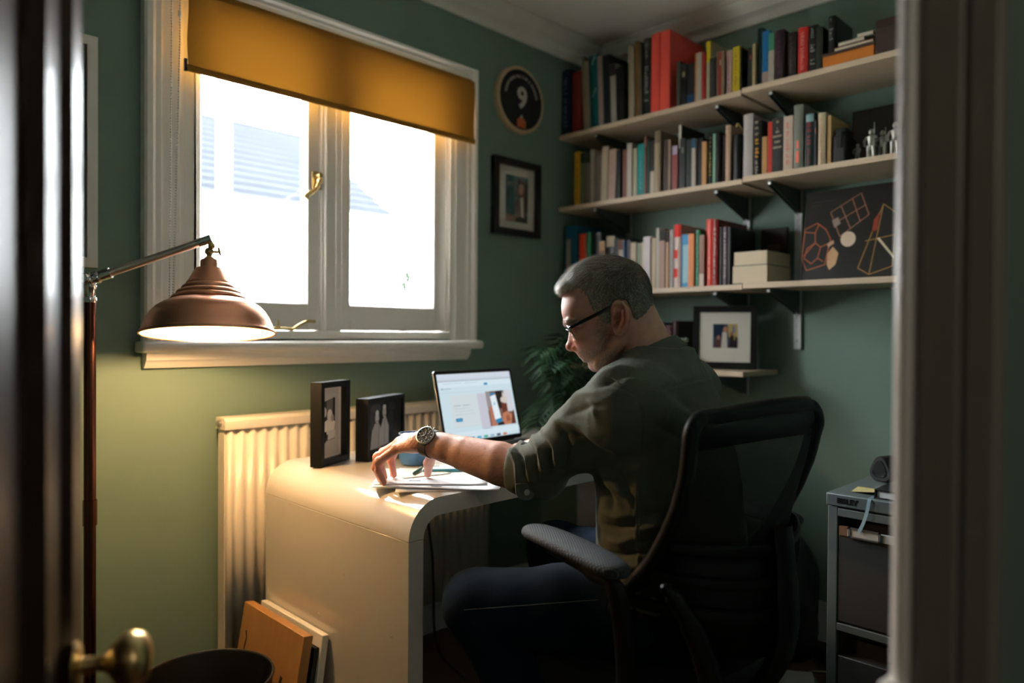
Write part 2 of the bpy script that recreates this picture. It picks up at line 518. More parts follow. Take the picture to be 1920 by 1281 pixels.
# ------------------------------------------------------------------ outside: the neighbouring house and a shrub
M_slate = mat('grey_slate', (0.0165, 0.0185, 0.022), 0.85, spec=.05, var=(3, .25))
M_render = mat('white_house_render', (0.80, 0.79, 0.76), 0.85)
M_bounce = mat('pale_bounce_ground', (0.64, 0.61, 0.55), 0.9, var=(4, .12))  # unseen ground, made pale to bounce daylight up to the ceiling
MB().box((-8, 2.4, -2.75), (16, 22, -2.7)).obj('bounce_ground', M_bounce, kind='structure')
hs = thing('neighbouring_house', 'white rendered house with grey slate roof seen through the window', 'house', (1.5, 10.5, -2.7))
MB().box((-5, 8.35, -2.7), (5.55, 12.6, 2.62)).obj('wall', M_render, hs)
MB().prism([(8.35, 2.62), (12.6, 2.62), (10.5, 4.05)], lambda u, v, d: (d, u, v), -4.95, 5.5).obj('gable_wall', M_render, hs)
for i in range(13):
    t0, t1 = i / 13, (i + 1.25) / 13
    t1 = min(t1, 1)
    y0, y1 = 8.0 + 2.5 * t0, 8.0 + 2.5 * t1
    z0, z1 = 2.60 + 1.60 * t0, 2.60 + 1.60 * t1
    MB().prism([(y0, z0 + .012), (y1, z1 - .012), (y1, z1 + .008), (y0, z0 + .045)], lambda u, v, d: (d, u, v), -5.2, 5.80 + .02 * (i % 2)).obj('slate_course', M_slate, hs)
MB().prism([(10.5, 4.16), (13.0, 2.60), (13.0, 2.64), (10.5, 4.24)], lambda u, v, d: (d, u, v), -5.2, 5.8).obj('rear_roof_slope', M_slate, hs)
MB().box((-5.2, 7.92, 2.55), (5.86, 8.06, 2.63)).obj('gutter', M_render, hs, bevel=.03)
MB().box((-5.2, 8.06, 2.50), (5.8, 8.35, 2.56)).obj('soffit', M_render, hs)
vp = thing('soil_pipe', 'pale vertical soil vent pipe with a collar outside the left casement', 'pipe', (1.60, 4.0, -2.7))
M_pipe = mat('pale_grey_pipe', (0.62, 0.64, 0.66), 0.5)
b = MB(); b.tube([(1.708, 4.0, 1.80), (1.708, 4.0, 3.3)], .040, 18); b.obj('vent_pipe', M_pipe, vp, smooth=True)
b = MB(); b.lathe([(.052, 0), (.062, .02), (.062, .08), (.050, .10)], (1.708, 4.0, 1.74), n=20); b.obj('collar', M_pipe, vp, smooth=True)
b = MB(); b.tube(smooth_path([(1.708, 4.0, 1.78), (1.70, 4.0, 1.68), (1.64, 4.0, 1.52), (1.60, 4.0, 1.40), (1.60, 4.0, .5), (1.60, 4.0, -2.7)]), .045, 16); b.obj('branch_pipe', M_pipe, vp, smooth=True)
random.seed(4)
sh = thing('garden_shrub', 'tall green garden shrub far off beyond the right casement', 'shrub', (4.62, 6.2, -2.7))
M_leafout = mat('shrub_leaf', (0.022, 0.045, 0.018), 0.8, var=(8, .3))
b = MB()
for i in range(700):
    h = random.random()
    r = .42 * (1 - h) ** .6 * random.random() ** .4
    a = random.uniform(0, 6.28)
    c = Vector((4.62 + r * math.cos(a), 6.2 + r * math.sin(a), -2.4 + h * 4.15))
    d = Vector((random.gauss(0, 1), random.gauss(0, 1), random.gauss(.6, 1))).normalized(); e = d.orthogonal().normalized()
    b.add([c - d * .07, c + e * .03, c + d * .07, c - e * .03], [(0, 1, 2, 3)])
b.obj('foliage', M_leafout, sh, fix=False, kind='stuff')
MB().tube([(4.62, 6.2, -2.7), (4.62, 6.2, 1.2)], [.05, .015], 8).obj('stem', mat('shrub_bark', (.06, .045, .03), .9), sh)
b = MB()
b.box((1.752, 2.19, 1.07), (1.778, 2.325, 2.08)).box((.772, 2.19, 1.07), (.798, 2.325, 2.08))
b.obj('outer_reveal', M_white, win)
MB().box((-.45, 2.307, -2.75), (.75, 2.36, 2.5)).box((1.80, 2.307, -2.75), (2.8, 2.36, 2.5)).box((.75, 2.307, -2.75), (1.80, 2.36, 1.03)).box((.75, 2.307, 2.09), (1.80, 2.36, 2.5)).obj('trim_2', M_render, kind='structure')

# ------------------------------------------------------------------ pictures on the window wall
def rect_frame(b, x0, x1, z0, z1, wdt, yb, yf, chamfer=0.0):
    """four mitred bars of a picture frame on a plane y = const (front faces -y)"""
    inn = [(x0 + wdt, z0 + wdt), (x1 - wdt, z0 + wdt), (x1 - wdt, z1 - wdt), (x0 + wdt, z1 - wdt)]
    out = [(x0, z0), (x1, z0), (x1, z1), (x0, z1)]
    for i in range(4):
        j = (i + 1) % 4
        vs = []
        for (p, q) in ((out[i], out[j]), (inn[i], inn[j])):
            pass
        o0, o1, i0, i1 = out[i], out[j], inn[i], inn[j]
        vs = [(o0[0], yf, o0[1]), (o1[0], yf, o1[1]), (i1[0], yf + chamfer, i1[1]), (i0[0], yf + chamfer, i0[1]),
              (o0[0], yb, o0[1]), (o1[0], yb, o1[1]), (i1[0], yb, i1[1]), (i0[0], yb, i0[1])]
        b.add(vs, [(0, 1, 2, 3), (7, 6, 5, 4), (0, 4, 5, 1), (3, 2, 6, 7), (1, 5, 6, 2), (0, 3, 7, 4)])
pf = thing('framed_picture', 'white framed picture hung on the wall behind the copper floor lamp', 'picture', (.435, 2.087, 1.26))
b = MB(); rect_frame(b, .315, .556, 1.262, 1.853, .026, 2.087, 2.066); b.obj('frame', M_white, pf, bevel=.0015)
MB().box((.340, 2.078, 1.287), (.531, 2.084, 1.828)).obj('print', mat('dark_print', (.10, .09, .06), .5, var=(6, .5)), pf)
MB().box((.341, 2.074, 1.288), (.530, 2.0755, 1.827)).obj('glazing', M_glass, pf)

# round wooden plaque with the figure nine
pq = thing('wall_plaque', 'round black wall plaque with a white figure 9 and wooden rim', 'plaque', (2.1045, 2.087, 1.92))
PC = Vector((2.1045, 2.087, 2.0535)); PR = .1345
M_ply = wood('plywood_rim', (.52, .36, .20), (.62, .45, .28), 8, (1, 1, 6))
b = MB(); b.lathe([(PR, 0), (PR, .020), (PR - .003, .022), (.001, .022)], PC, (0, -1, 0), 64); b.obj('disc', M_ply, pq, smooth=True)
b = MB(); b.lathe([(PR - .014, 0), (PR - .014, .0012), (.001, .0012)], PC + Vector((0, -.022, 0)), (0, -1, 0), 64); b.obj('black_face', M_blackmatt, pq, smooth=True)
M_ink = mat('pale_ink', (.55, .50, .45), .7)
FX = (1, 0, 0); FZ = (0, 0, 1)
v, f = text_mesh('9', .118, PC + Vector((.004, -.0238, .004)), FX, FZ, .0006, .0035, 'CENTER')
MB().add(v, f).obj('figure_nine', M_ink, pq, fix=False)
# arc of small lettering above the nine (too small to read in the photograph: short strokes in the places of the letters)
b = MB()
random.seed(11)
ang = 172.0
while ang > 6:
    w = random.choice((4.2, 5.0, 5.4, 3.4))
    if random.random() < .13: ang -= 4; continue
    for t in (0, 1) if random.random() < .7 else (0,):
        a = math.radians(ang - (w - 1.8) * t * .8)
        c = PC + Vector((math.cos(a) * .0905, -.0238, math.sin(a) * .0905 + .003))
        rad = Vector((math.cos(a), 0, math.sin(a))); tan = Vector((-math.sin(a), 0, math.cos(a)))
        b.obox(c, tan, (0, 1, 0), rad, (.0012, .0003, .0058))
    a = math.radians(ang - w * .35); rad = Vector((math.cos(a), 0, math.sin(a))); tan = Vector((-math.sin(a), 0, math.cos(a)))
    for q in random.sample((-.005, 0, .005), 2):
        b.obox(PC + Vector((math.cos(a) * (.0905 + q), -.0238, math.sin(a) * (.0905 + q) + .003)), tan, (0, 1, 0), rad, (.0032, .0003, .0011))
    ang -= w + 1.6
b.obj('lettering', M_ink, pq, fix=False)
b = MB().prism([(-.024, -.113), (.024, -.113), (.025, -.085), (.012, -.074), (-.010, -.074), (-.024, -.082)], lambda u, v, d: (PC.x + u, PC.y - d, PC.z + v), .0235, .0243)
b.obj('orange_badge', mat('orange_red_print', (.62, .14, .045), .6), pq)
b = MB().prism([(-.007, -.074), (.007, -.074), (.003, -.062), (-.003, -.062)], lambda u, v, d: (PC.x + u, PC.y - d, PC.z + v), .0235, .0243)
b.obj('badge_tip', M_ink, pq)

wp = thing('framed_picture', 'black framed colour photograph in a cream mount below the round plaque', 'picture', (2.09, 2.087, 1.5))
x0, x1, z0, z1 = 1.956, 2.224, 1.499, 1.806
b = MB(); rect_frame(b, x0, x1, z0, z1, .026, 2.087, 2.060); b.obj('frame', M_black, wp, bevel=.001)
MB().box((x0 + .025, 2.077, z0 + .025), (x1 - .025, 2.084, z1 - .025)).obj('mount', M_mount, wp)
def flat(parent, name, polys, y, th=.0004):
    """flat print: list of (material, outline in x,z) on a plane facing -y"""
    b = MB()
    for k, (m, poly) in enumerate(polys):
        b.use(m); b.prism(poly, lambda u, v, d: (u, d, v), y - .0002 * k, y - .0002 * k - th)
    return b.obj(name, None, parent, fix=False)
def ell(cx, cz, rx, rz, n=14, a0=0, a1=360):
    return [(cx + rx * math.cos(math.radians(a0 + (a1 - a0) * i / n)), cz + rz * math.sin(math.radians(a0 + (a1 - a0) * i / n))) for i in range(n + (0 if a1 - a0 == 360 else 1))]
ink = {}
def I(r, g, b_):
    k = (r, g, b_)
    if k not in ink: ink[k] = mat('print_ink', lin(k), .6, spec=.3)
    return ink[k]
u0, u1, w0, w1 = 2.030, 2.158, 1.556, 1.743
flat(wp, 'photograph', [(I(60, 120, 122), [(u0, w0), (u1, w0), (u1, w1), (u0, w1)]),
    (I(120, 150, 140), [(u0 + .01, 1.70), (2.075, 1.70), (2.075, 1.72), (u0 + .01, 1.715)]), (I(40, 96, 100), [(u0, 1.60), (2.05, 1.6), (2.05, 1.69), (u0, 1.69)]),
    (I(30, 40, 40), [(2.085, 1.66), (u1, 1.64), (u1, 1.72), (2.10, 1.735)]), (I(150, 120, 96), [(u0, w0), (2.095, w0), (2.09, 1.58), (u0, 1.585)]),
    (I(22, 24, 28), [(2.085, w0), (u1 - .006, w0), (u1 - .002, 1.66), (2.125, 1.675), (2.098, 1.665), (2.082, 1.63)]),
    (I(210, 200, 196), [(2.118, 1.58), (2.134, 1.575), (2.128, 1.662), (2.112, 1.655)]), (I(178, 116, 92), ell(2.117, 1.690, .014, .021)), (I(150, 140, 130), ell(2.118, 1.704, .014, .010))], 2.0765)
MB().box((x0 + .026, 2.0715, z0 + .026), (x1 - .026, 2.073, z1 - .026)).obj('glazing', M_glass, wp)

# ------------------------------------------------------------------ radiator
M_rad = mat('cream_radiator_enamel', (0.72, 0.66, 0.57), 0.32, bump=(50, .05))
rd = thing('radiator', 'cream panel radiator with pressed flutes under the window behind the desk', 'radiator', (1.35, 2.02, .14))
RX0, RX1, RZ0, RZ1 = .862, 1.86, .14, .838
b = MB(); sect = []
x = RX0 + .012; pitch = .0335
while x < RX1 - .012:
    sect += [(x + pitch * q / 8, 2.001 - .0045 * math.cos(2 * math.pi * q / 8)) for q in range(8)]
    x += pitch
sect = [(RX0, 2.004)] + sect + [(RX1, 2.004)]
vs = [(u, v, RZ0) for u, v in sect] + [(u, v, RZ1) for u, v in sect]; N = len(sect)
b.add(vs, [(i, i + 1, N + i + 1, N + i) for i in range(N - 1)])
o = b.obj('front_panel', M_rad, rd, smooth=True, fix=False)
m_ = o.modifiers.new('thick', 'SOLIDIFY'); m_.thickness = .002; m_.offset = 0
MB().box((RX0, 2.005, RZ0), (RX1, 2.011, .17)).box((RX0, 2.005, .80), (RX1, 2.011, RZ1)).obj('seam_band', M_rad, rd, bevel=.003)
MB().box((RX0, 2.044, RZ0), (RX1, 2.050, RZ1)).obj('rear_panel', M_rad, rd, bevel=.002)
tp = [(1.990, .824), (1.988, .832), (1.988, .848), (1.994, .855), (2.002, .857), (2.050, .857), (2.050, .824)]
MB().prism(tp, lambda u, v, d: (d, u, v), RX0 - .008, RX1 + .008).obj('top_cap', M_rad, rd, smooth=True)
MB().box((RX0 - .003, 2.006, RZ0 + .01), (RX0 + .003, 2.048, .824)).obj('end_panel', M_rad, rd, bevel=.001)
b = MB(); b.lathe([(.010, 0), (.010, .006), (.006, .008), (.006, .010), (.002, .010)], (RX0 - .008, 2.022, .840), (-1, 0, 0), 16); b.obj('bleed_valve', M_steel, rd, smooth=True)
b = MB(); b.tube([(1.80, 2.03, .14), (1.80, 2.03, 0)], .0075, 10); b.lathe([(.012, 0), (.016, .01), (.016, .05), (.010, .06)], (1.80, 2.03, .085)); b.obj('valve_pipe', M_rad, rd, smooth=True)
b = MB(); b.tube([(.90, 2.03, .14), (.90, 2.03, 0)], .0075, 10); b.obj('return_pipe', M_rad, rd, smooth=True)

# ------------------------------------------------------------------ white waterfall desk
M_desk = mat('white_lacquer', (0.63, 0.585, 0.525), 0.13, spec=0.55, coat=0.35)
DX0, DX1, DY0, DY1, DZ = .923, 2.30, 1.231, 1.885, .74
dk = thing('desk', 'white gloss waterfall desk with rounded corners in front of the radiator', 'desk', ((DX0 + DX1) / 2, (DY0 + DY1) / 2, 0))
ro, th, zs = .085, .040, .655
outer = [(DX0, zs + .001)] + arc(DX0 + ro, DZ - ro, ro, 180, 90, 14) + arc(DX1 - ro, DZ - ro, ro, 90, 0, 14) + [(DX1, zs + .001)]
ri = ro - th
inner = [(DX1 - th, zs + .001)] + arc(DX1 - ro, DZ - ro, ri, 0, 90, 12) + arc(DX0 + ro, DZ - ro, ri, 90, 180, 12) + [(DX0 + th, zs + .001)]
poly = outer + inner
n = len(outer); m_n = len(inner)
# curved top as a strip so that the caps stay clean
K = n
def strip_solid(out_, inn_, mapf, d0, d1):
    b = MB(); n = len(out_)
    vs = []
    for d in (d0, d1):
        vs += [mapf(u, v, d) for u, v in out_] + [mapf(u, v, d) for u, v in inn_]
    fs = []
    for i in range(n - 1):
        fs.append((i, i + 1, n + i + 1, n + i)); fs.append((2 * n + i, 3 * n + i, 3 * n + i + 1, 2 * n + i + 1))
        fs.append((i, 2 * n + i, 2 * n + i + 1, i + 1)); fs.append((n + i, n + i + 1, 3 * n + i + 1, 3 * n + i))
    for i in (0, n - 1):
        fs.append((i, n + i, 3 * n + i, 2 * n + i))
    return b.add(vs, fs)
out_ = [(DX0, zs + .001)] + arc(DX0 + ro, DZ - ro, ro, 180, 90, 14) + arc(DX1 - ro, DZ - ro, ro, 90, 0, 14) + [(DX1, zs + .001)]
inn_ = [(DX0 + th, zs + .001)] + arc(DX0 + ro, DZ - ro, ri, 180, 90, 14) + arc(DX1 - ro, DZ - ro, ri, 90, 0, 14) + [(DX1 - th, zs + .001)]
strip_solid(out_, inn_, lambda u, v, d: (u, d, v), DY0, DY1).obj('desk_top', M_desk, dk, smooth=True, bevel=.0012)
for x in (DX0, DX1 - th):
    MB().box((x, DY0, 0), (x + th, DY1, zs - .001)).obj('end_panel', M_desk, dk, bevel=.0015)
for (y, z) in ((1.524, .559), (1.486, .527), (1.292, .438), (1.60, .40)):
    b = MB(); b.lathe([(.0035, 0), (.0035, .0008), (.002, .0014), (.0003, .0014)], (DX0, y, z), (-1, 0, 0), 12); b.obj('screw_cap', M_desk, dk, smooth=True)

# boards leaning against the end of the desk
def lean_board(name, y0, y1, xt, zt, th_, xb, m, lab, cat, front=None):
    """board with its top edge at (xt, zt) leaning against the desk, foot at xb"""
    dz, dx = zt, xt - xb
    up = Vector((dx, 0, dz)).normalized(); nrm = Vector((-up.z, 0, up.x))
    c = Vector(((xt + xb) / 2, (y0 + y1) / 2, zt / 2)) + nrm * (th_ / 2)
    b = MB(); L = math.hypot(dx, dz) / 2
    b.obox(c, (0, 1, 0), nrm, up, ((y1 - y0) / 2, th_ / 2, L))
    return b, up, nrm, c, L
cv = thing('canvas', 'white stretched canvas leaning directly against the desk end', 'canvas', (.88, 1.70, 0))
b, up, nrm, c, L = lean_board('canvas', 1.544, 1.866, .920, .366, .018, .868, None, '', '')
b.obj('canvas_face', mat('primed_canvas', (.78, .74, .66), .8, bump=(250, .2)), cv, bevel=.002)
for s_ in (-1, 1):
    b = MB()
    b.obox(c - nrm * .007 + Vector((0, s_ * .145, 0)), (0, 1, 0), nrm, up, (.014, .003, L - .01))
    b.obj('stretcher_bar', M_shelf, cv)
bb = thing('black_frame', 'thin black frame sandwiched between the canvas and the oak board', 'frame', (.85, 1.70, 0))
b, up, nrm, c, L = lean_board('x', 1.552, 1.84, .898, .338, .010, .846, None, '', '')
b.obj('backing', M_black, bb, bevel=.001)
for s_ in (-1, 1):
    b = MB(); b.obox(c + nrm * .004 + Vector((0, s_ * .136, 0)), (0, 1, 0), nrm, up, (.008, .004, L)); b.obj('rail', M_black, bb)
M_oak = wood('honey_oak_board', (.36, .17, .055), (.50, .26, .09), 3.2, (1, 9, 1.2), .4)
ob = thing('wooden_board', 'honey brown oak board leaning outermost against the desk end', 'board', (.80, 1.70, 0))
b, up, nrm, c, L = lean_board('x', 1.555, 1.872, .884, .371, .026, .822, None, '', '')
b.obj('slab', M_oak, ob, bevel=.002)
M_bark = mat('dark_bark_edge', (.035, .018, .010), .8, bump=(120, .8))
random.seed(3)
b = MB()
for (yy, t0, t1, w) in ((1.63, .10, .26, .006), (1.835, .18, .31, .004)):
    N_ = 9
    pts = []
    for k in range(N_):
        t = t0 + (t1 - t0) * k / (N_ - 1)
        p = Vector((.822, yy + random.uniform(-.005, .005), 0)) + up * t + nrm * .0262
        pts.append(p)
    b.tube(pts, [w * random.uniform(.5, 1.1) for _ in pts], 6, flat=.25, up=(0, 1, 0))
b.obj('bark_knot', M_bark, ob)

# waste bin
wb = thing('waste_bin', 'round black waste bin on the floor in front of the boards', 'bin', (.672, 1.672, 0))
b = MB()
b.lathe([(.112, 0), (.150, .292), (.152, .296), (.151, .300), (.148, .300), (.146, .294), (.109, .006), (.001, .006)], (.672, 1.672, 0), n=48)
b.obj('shell', M_black, wb, smooth=True)
b = MB(); b.tube([(.672 + .1505 * math.cos(a), 1.672 + .1505 * math.sin(a), .2985) for a in [2 * math.pi * k / 48 for k in range(48)]], .0032, 8, closed=True)
b.obj('rim', mat('worn_black_rim', (.03, .028, .025), .3), wb, smooth=True)

# ------------------------------------------------------------------ copper floor lamp
lp = thing('floor_lamp', 'copper floor lamp with a domed shade lit beside the window', 'lamp', (.496, 1.908, 0))
px, py = .496, 1.908
b = MB(); b.lathe([(.100, 0), (.100, .012), (.094, .020), (.03, .030), (.018, .05), (.010, .06)], (px, py, 0), n=40); b.obj('base', M_copper, lp, smooth=True)
M_pole = mat('dark_copper_pole', (.13, .055, .04), .25, 1.0)
b = MB(); b.tube([(px, py, .05), (px, py, 1.175)], .0132, 20); b.obj('pole', M_pole, lp, smooth=True)
b = MB(); b.tube([(px, py, .64), (px, py, .70)], .0155, 20); b.obj('pole_collar', M_pole, lp, smooth=True)
# elbow joint
J = Vector((.495, 1.909, 1.220)); E_ = Vector((.7131, 1.7528, 1.3234))
b = MB()
b.lathe([(.0145, 0), (.0155, .006), (.0145, .012), (.012, .014), (.012, .030), (.015, .034), (.015, .040), (.010, .044)], (px, py, 1.167), n=20)
b.ball(J, .017, 16, 10)
d_ = (E_ - J).normalized()
b.lathe([(.014, .010), (.015, .016), (.015, .022), (.012, .026), (.0135, .036), (.0135, .050)], J, d_, 18)
b.obj('elbow_joint', M_chrome, lp, smooth=True)
b = MB(); b.lathe([(.004, 0), (.004, .016), (.012, .018), (.013, .022), (.010, .026), (.001, .027)], J, (-.7, -.7, .1), 14); b.obj('elbow_knob', M_chrome, lp, smooth=True)
M_arm = mat('pale_copper_arm', (.86, .72, .70), .36, 1.0)
b = MB(); b.tube([J + d_ * .045, E_ - d_ * .004], .0095, 18); b.obj('arm', M_arm, lp, smooth=True)
b = MB(); b.tube([E_ - d_ * .026, E_ + d_ * .006], .0108, 18); b.obj('arm_sleeve', M_chrome, lp, smooth=True)
# swivel and wing screw
TOP = Vector((.7126, 1.7522, 1.274))
vd = Vector((.37, .93, 0)).normalized()            # the shade tips away along this direction
AX = (Vector((0, 0, 1)) + vd * .13).normalized()
b = MB()
K1 = E_ + Vector((.004, -.003, -.016)); K2 = TOP + AX * .020
b.tube([E_ + Vector((0, 0, -.006)), K1], .006, 12); b.ball(K1, .0085, 12, 8); b.tube([K1, K2], .0055, 12); b.ball(K2, .0105, 14, 8); b.tube([K2, TOP], .0065, 12)
b.lathe([(.011, 0), (.012, .004), (.009, .008), (.006, .010)], TOP - AX * .001, AX, 16)
b.obj('swivel', M_brass, lp, smooth=True)
side = vd.cross(Vector((0, 0, 1))).normalized()
b = MB(); b.tube([K2, K2 + side * .022], .003, 10); b.lathe([(.004, 0), (.011, .002), (.0115, .005), (.004, .007), (.001, .007)], K2 + side * .020, side + Vector((0, 0, .25)), 14); b.obj('wing_screw', M_brass, lp, smooth=True)
# spun shade: neck, cone, three steps, dome and rolled rim
h = .170
prof_o = [(.0165, 0), (.0185, -.003), (.0185, -.019), (.028, -.0205), (.030, -.023), (.0445, -.050), (.0475, -.053), (.0485, -.057), (.0555, -.062), (.0575, -.066), (.0570, -.0685), (.066, -.073), (.0685, -.077), (.0675, -.080), (.077, -.085), (.0800, -.090), (.0785, -.0925), (.086, -.0955), (.098, -.1015), (.110, -.110), (.120, -.121), (.128, -.134), (.1335, -.147), (.137, -.158), (.1405, -.163), (.1425, -.166), (.1425, -.169), (.140, -.170)]
LS = 1.074                                        # shade diameter 0.306 m
prof_o = [(r * LS, z * LS) for r, z in prof_o]
prof_i = [(.139, -.168), (.1355, -.158), (.131, -.146), (.1255, -.134), (.1175, -.122), (.108, -.1125), (.096, -.104), (.080, -.097), (.060, -.085), (.040, -.060), (.030, -.045), (.001, -.043)]
prof_i = [(r * LS, z * LS) for r, z in prof_i]
b = MB(); b.lathe(prof_o, TOP, AX, 64, caps=False); o = b.obj('lamp_shade', M_copper, lp, smooth=True)
M_shin = mat('white_shade_lining', (.50, .46, .40), .5)
b = MB(); b.lathe(prof_i, TOP, AX, 64, caps=False); b.obj('shade_lining', M_shin, o, smooth=True)
M_bulb = mat('lit_bulb', (1.0, .74, .42), .3, emit=9.0)
BU = TOP - AX * .106
b = MB(); b.lathe([(.001, -.030), (.014, -.027), (.024, -.016), (.028, 0), (.024, .018), (.015, .034), (.013, .045)], BU, AX, 24); b.obj('bulb', M_bulb, lp, smooth=True)
ld = bpy.data.lights.new('bulb_light', 'POINT'); ld.energy = 12.5; ld.color = (1.0, .60, .26); ld.shadow_soft_size = .02
lo = bpy.data.objects.new('bulb_light', ld); COL.objects.link(lo); lo.parent = lp; lo.location = (BU - AX * .050) - Vector((.496, 1.908, 0))
# ------------------------------------------------------------------ shelving on the east wall
XF = 2.355
TH = .019
def shelf(z, y0, y1, lab, xf=XF):
    o = MB().box((xf, y0, z - TH), (WB - .012, y1, z)).obj('shelf_board', M_shelf, bevel=.0012)
    return meta(o, lab, 'shelf', 'pale shelf boards on the east wall')
SZ = {1: 1.960, 2: 1.649, 3: 1.279, 4: .972}
shelf(SZ[1], 1.232, 2.080, 'pale birch shelf board, topmost of the left bay by the window wall')
shelf(SZ[2], 1.226, 2.080, 'pale birch shelf board, second from the top in the left bay')
shelf(SZ[3], 1.221, 2.080, 'pale birch shelf board behind the man\'s head, third down on the left')
shelf(SZ[4], 1.213, 2.080, 'short lowest birch shelf board carrying the framed family photo')
shelf(SZ[1] + .003, .255, 1.226, 'pale birch shelf board under the orange box, topmost on the right', XF - .006)
shelf(SZ[2] + .004, .255, 1.220, 'pale birch shelf board under the metal figurines on the right', XF - .006)
shelf(SZ[3] + .003, .255, 1.215, 'pale birch shelf board under the wireframe poster on the right', XF - .006)
def upright(y, z0, z1, lab):
    t = thing('shelf_upright', lab, 'shelf upright', (WB, y, z0), 'slotted shelf uprights')
    b = MB()
    b.box((WB - .004, y - .0125, z0), (WB, y + .0125, z1)).box((WB - .013, y - .0125, z0), (WB, y - .0105, z1)).box((WB - .013, y + .0105, z0), (WB, y + .0125, z1))
    # face with paired slots: three ribs and many rungs
    for q in (-.0105, -.0015, .0075):
        b.box((WB - .013, y + q, z0), (WB - .0115, y + q + .003, z1))
    z = z0
    while z < z1:
        b.box((WB - .013, y - .0105, z), (WB - .0115, y + .0105, min(z + .012, z1))); z += .032
    b.obj('track', M_upright, t, fix=False)
    b = MB()
    for z in (z0 + .03, z1 - .05):
        b.lathe([(.004, 0), (.004, .001), (.001, .002)], (WB - .013, y, z), (-1, 0, 0), 8)
    b.obj('screw', M_steel, t)
    return t
upright(1.905, .86, 2.10, 'white slotted shelf upright nearest the window wall, mostly behind books')
upright(1.345, .868, 2.10, 'white slotted shelf upright left of the plain wall gap, behind the framed photo')
upright(1.141, 1.05, 2.10, 'white slotted shelf upright beside the wireframe poster')
upright(.52, 1.05, 2.10, 'white slotted shelf upright hidden behind the door jamb')
def bracket(y, z, lab, L=.235):
    t = thing('shelf_bracket', lab, 'bracket', (WB - .012, y, z - .09), 'tapered grey shelf brackets')
    x0 = WB - .013
    poly = [(x0, z - TH - .001), (x0 - L, z - TH - .001), (x0 - L, z - TH - .013), (x0 - .02, z - TH - .078), (x0, z - TH - .085)]
    b = MB()
    for q in (-.008, .006):
        b.prism(poly, lambda u, v, d: (u, d, v), y + q, y + q + .002)
    b.prism([(x0, z - TH), (x0 - L, z - TH), (x0 - L, z - TH - .002), (x0, z - TH - .002)], lambda u, v, d: (u, d, v), y - .008, y + .008)
    b.obj('arm', M_bracket, t)
    MB().box((x0 - L - .003, y - .0050, z - TH - .013), (x0 - L + .002, y + .0050, z - TH - .002)).obj('end_tip', M_upright, t, bevel=.002)
for z, nm in ((SZ[1], 'top'), (SZ[2], 'second'), (SZ[3], 'third'), (SZ[4], 'lowest')):
    bracket(1.905, z, f'grey bracket under the {nm} shelf near the window wall')
    bracket(1.345, z, f'grey bracket under the {nm} shelf left of the board joint')
for z, nm in ((SZ[1] + .003, 'top'), (SZ[2] + .004, 'second'), (SZ[3] + .003, 'third')):
    bracket(1.141, z, f'grey bracket under the {nm} shelf right of the board joint')
    bracket(.52, z, f'grey bracket under the {nm} shelf hidden by the door jamb')

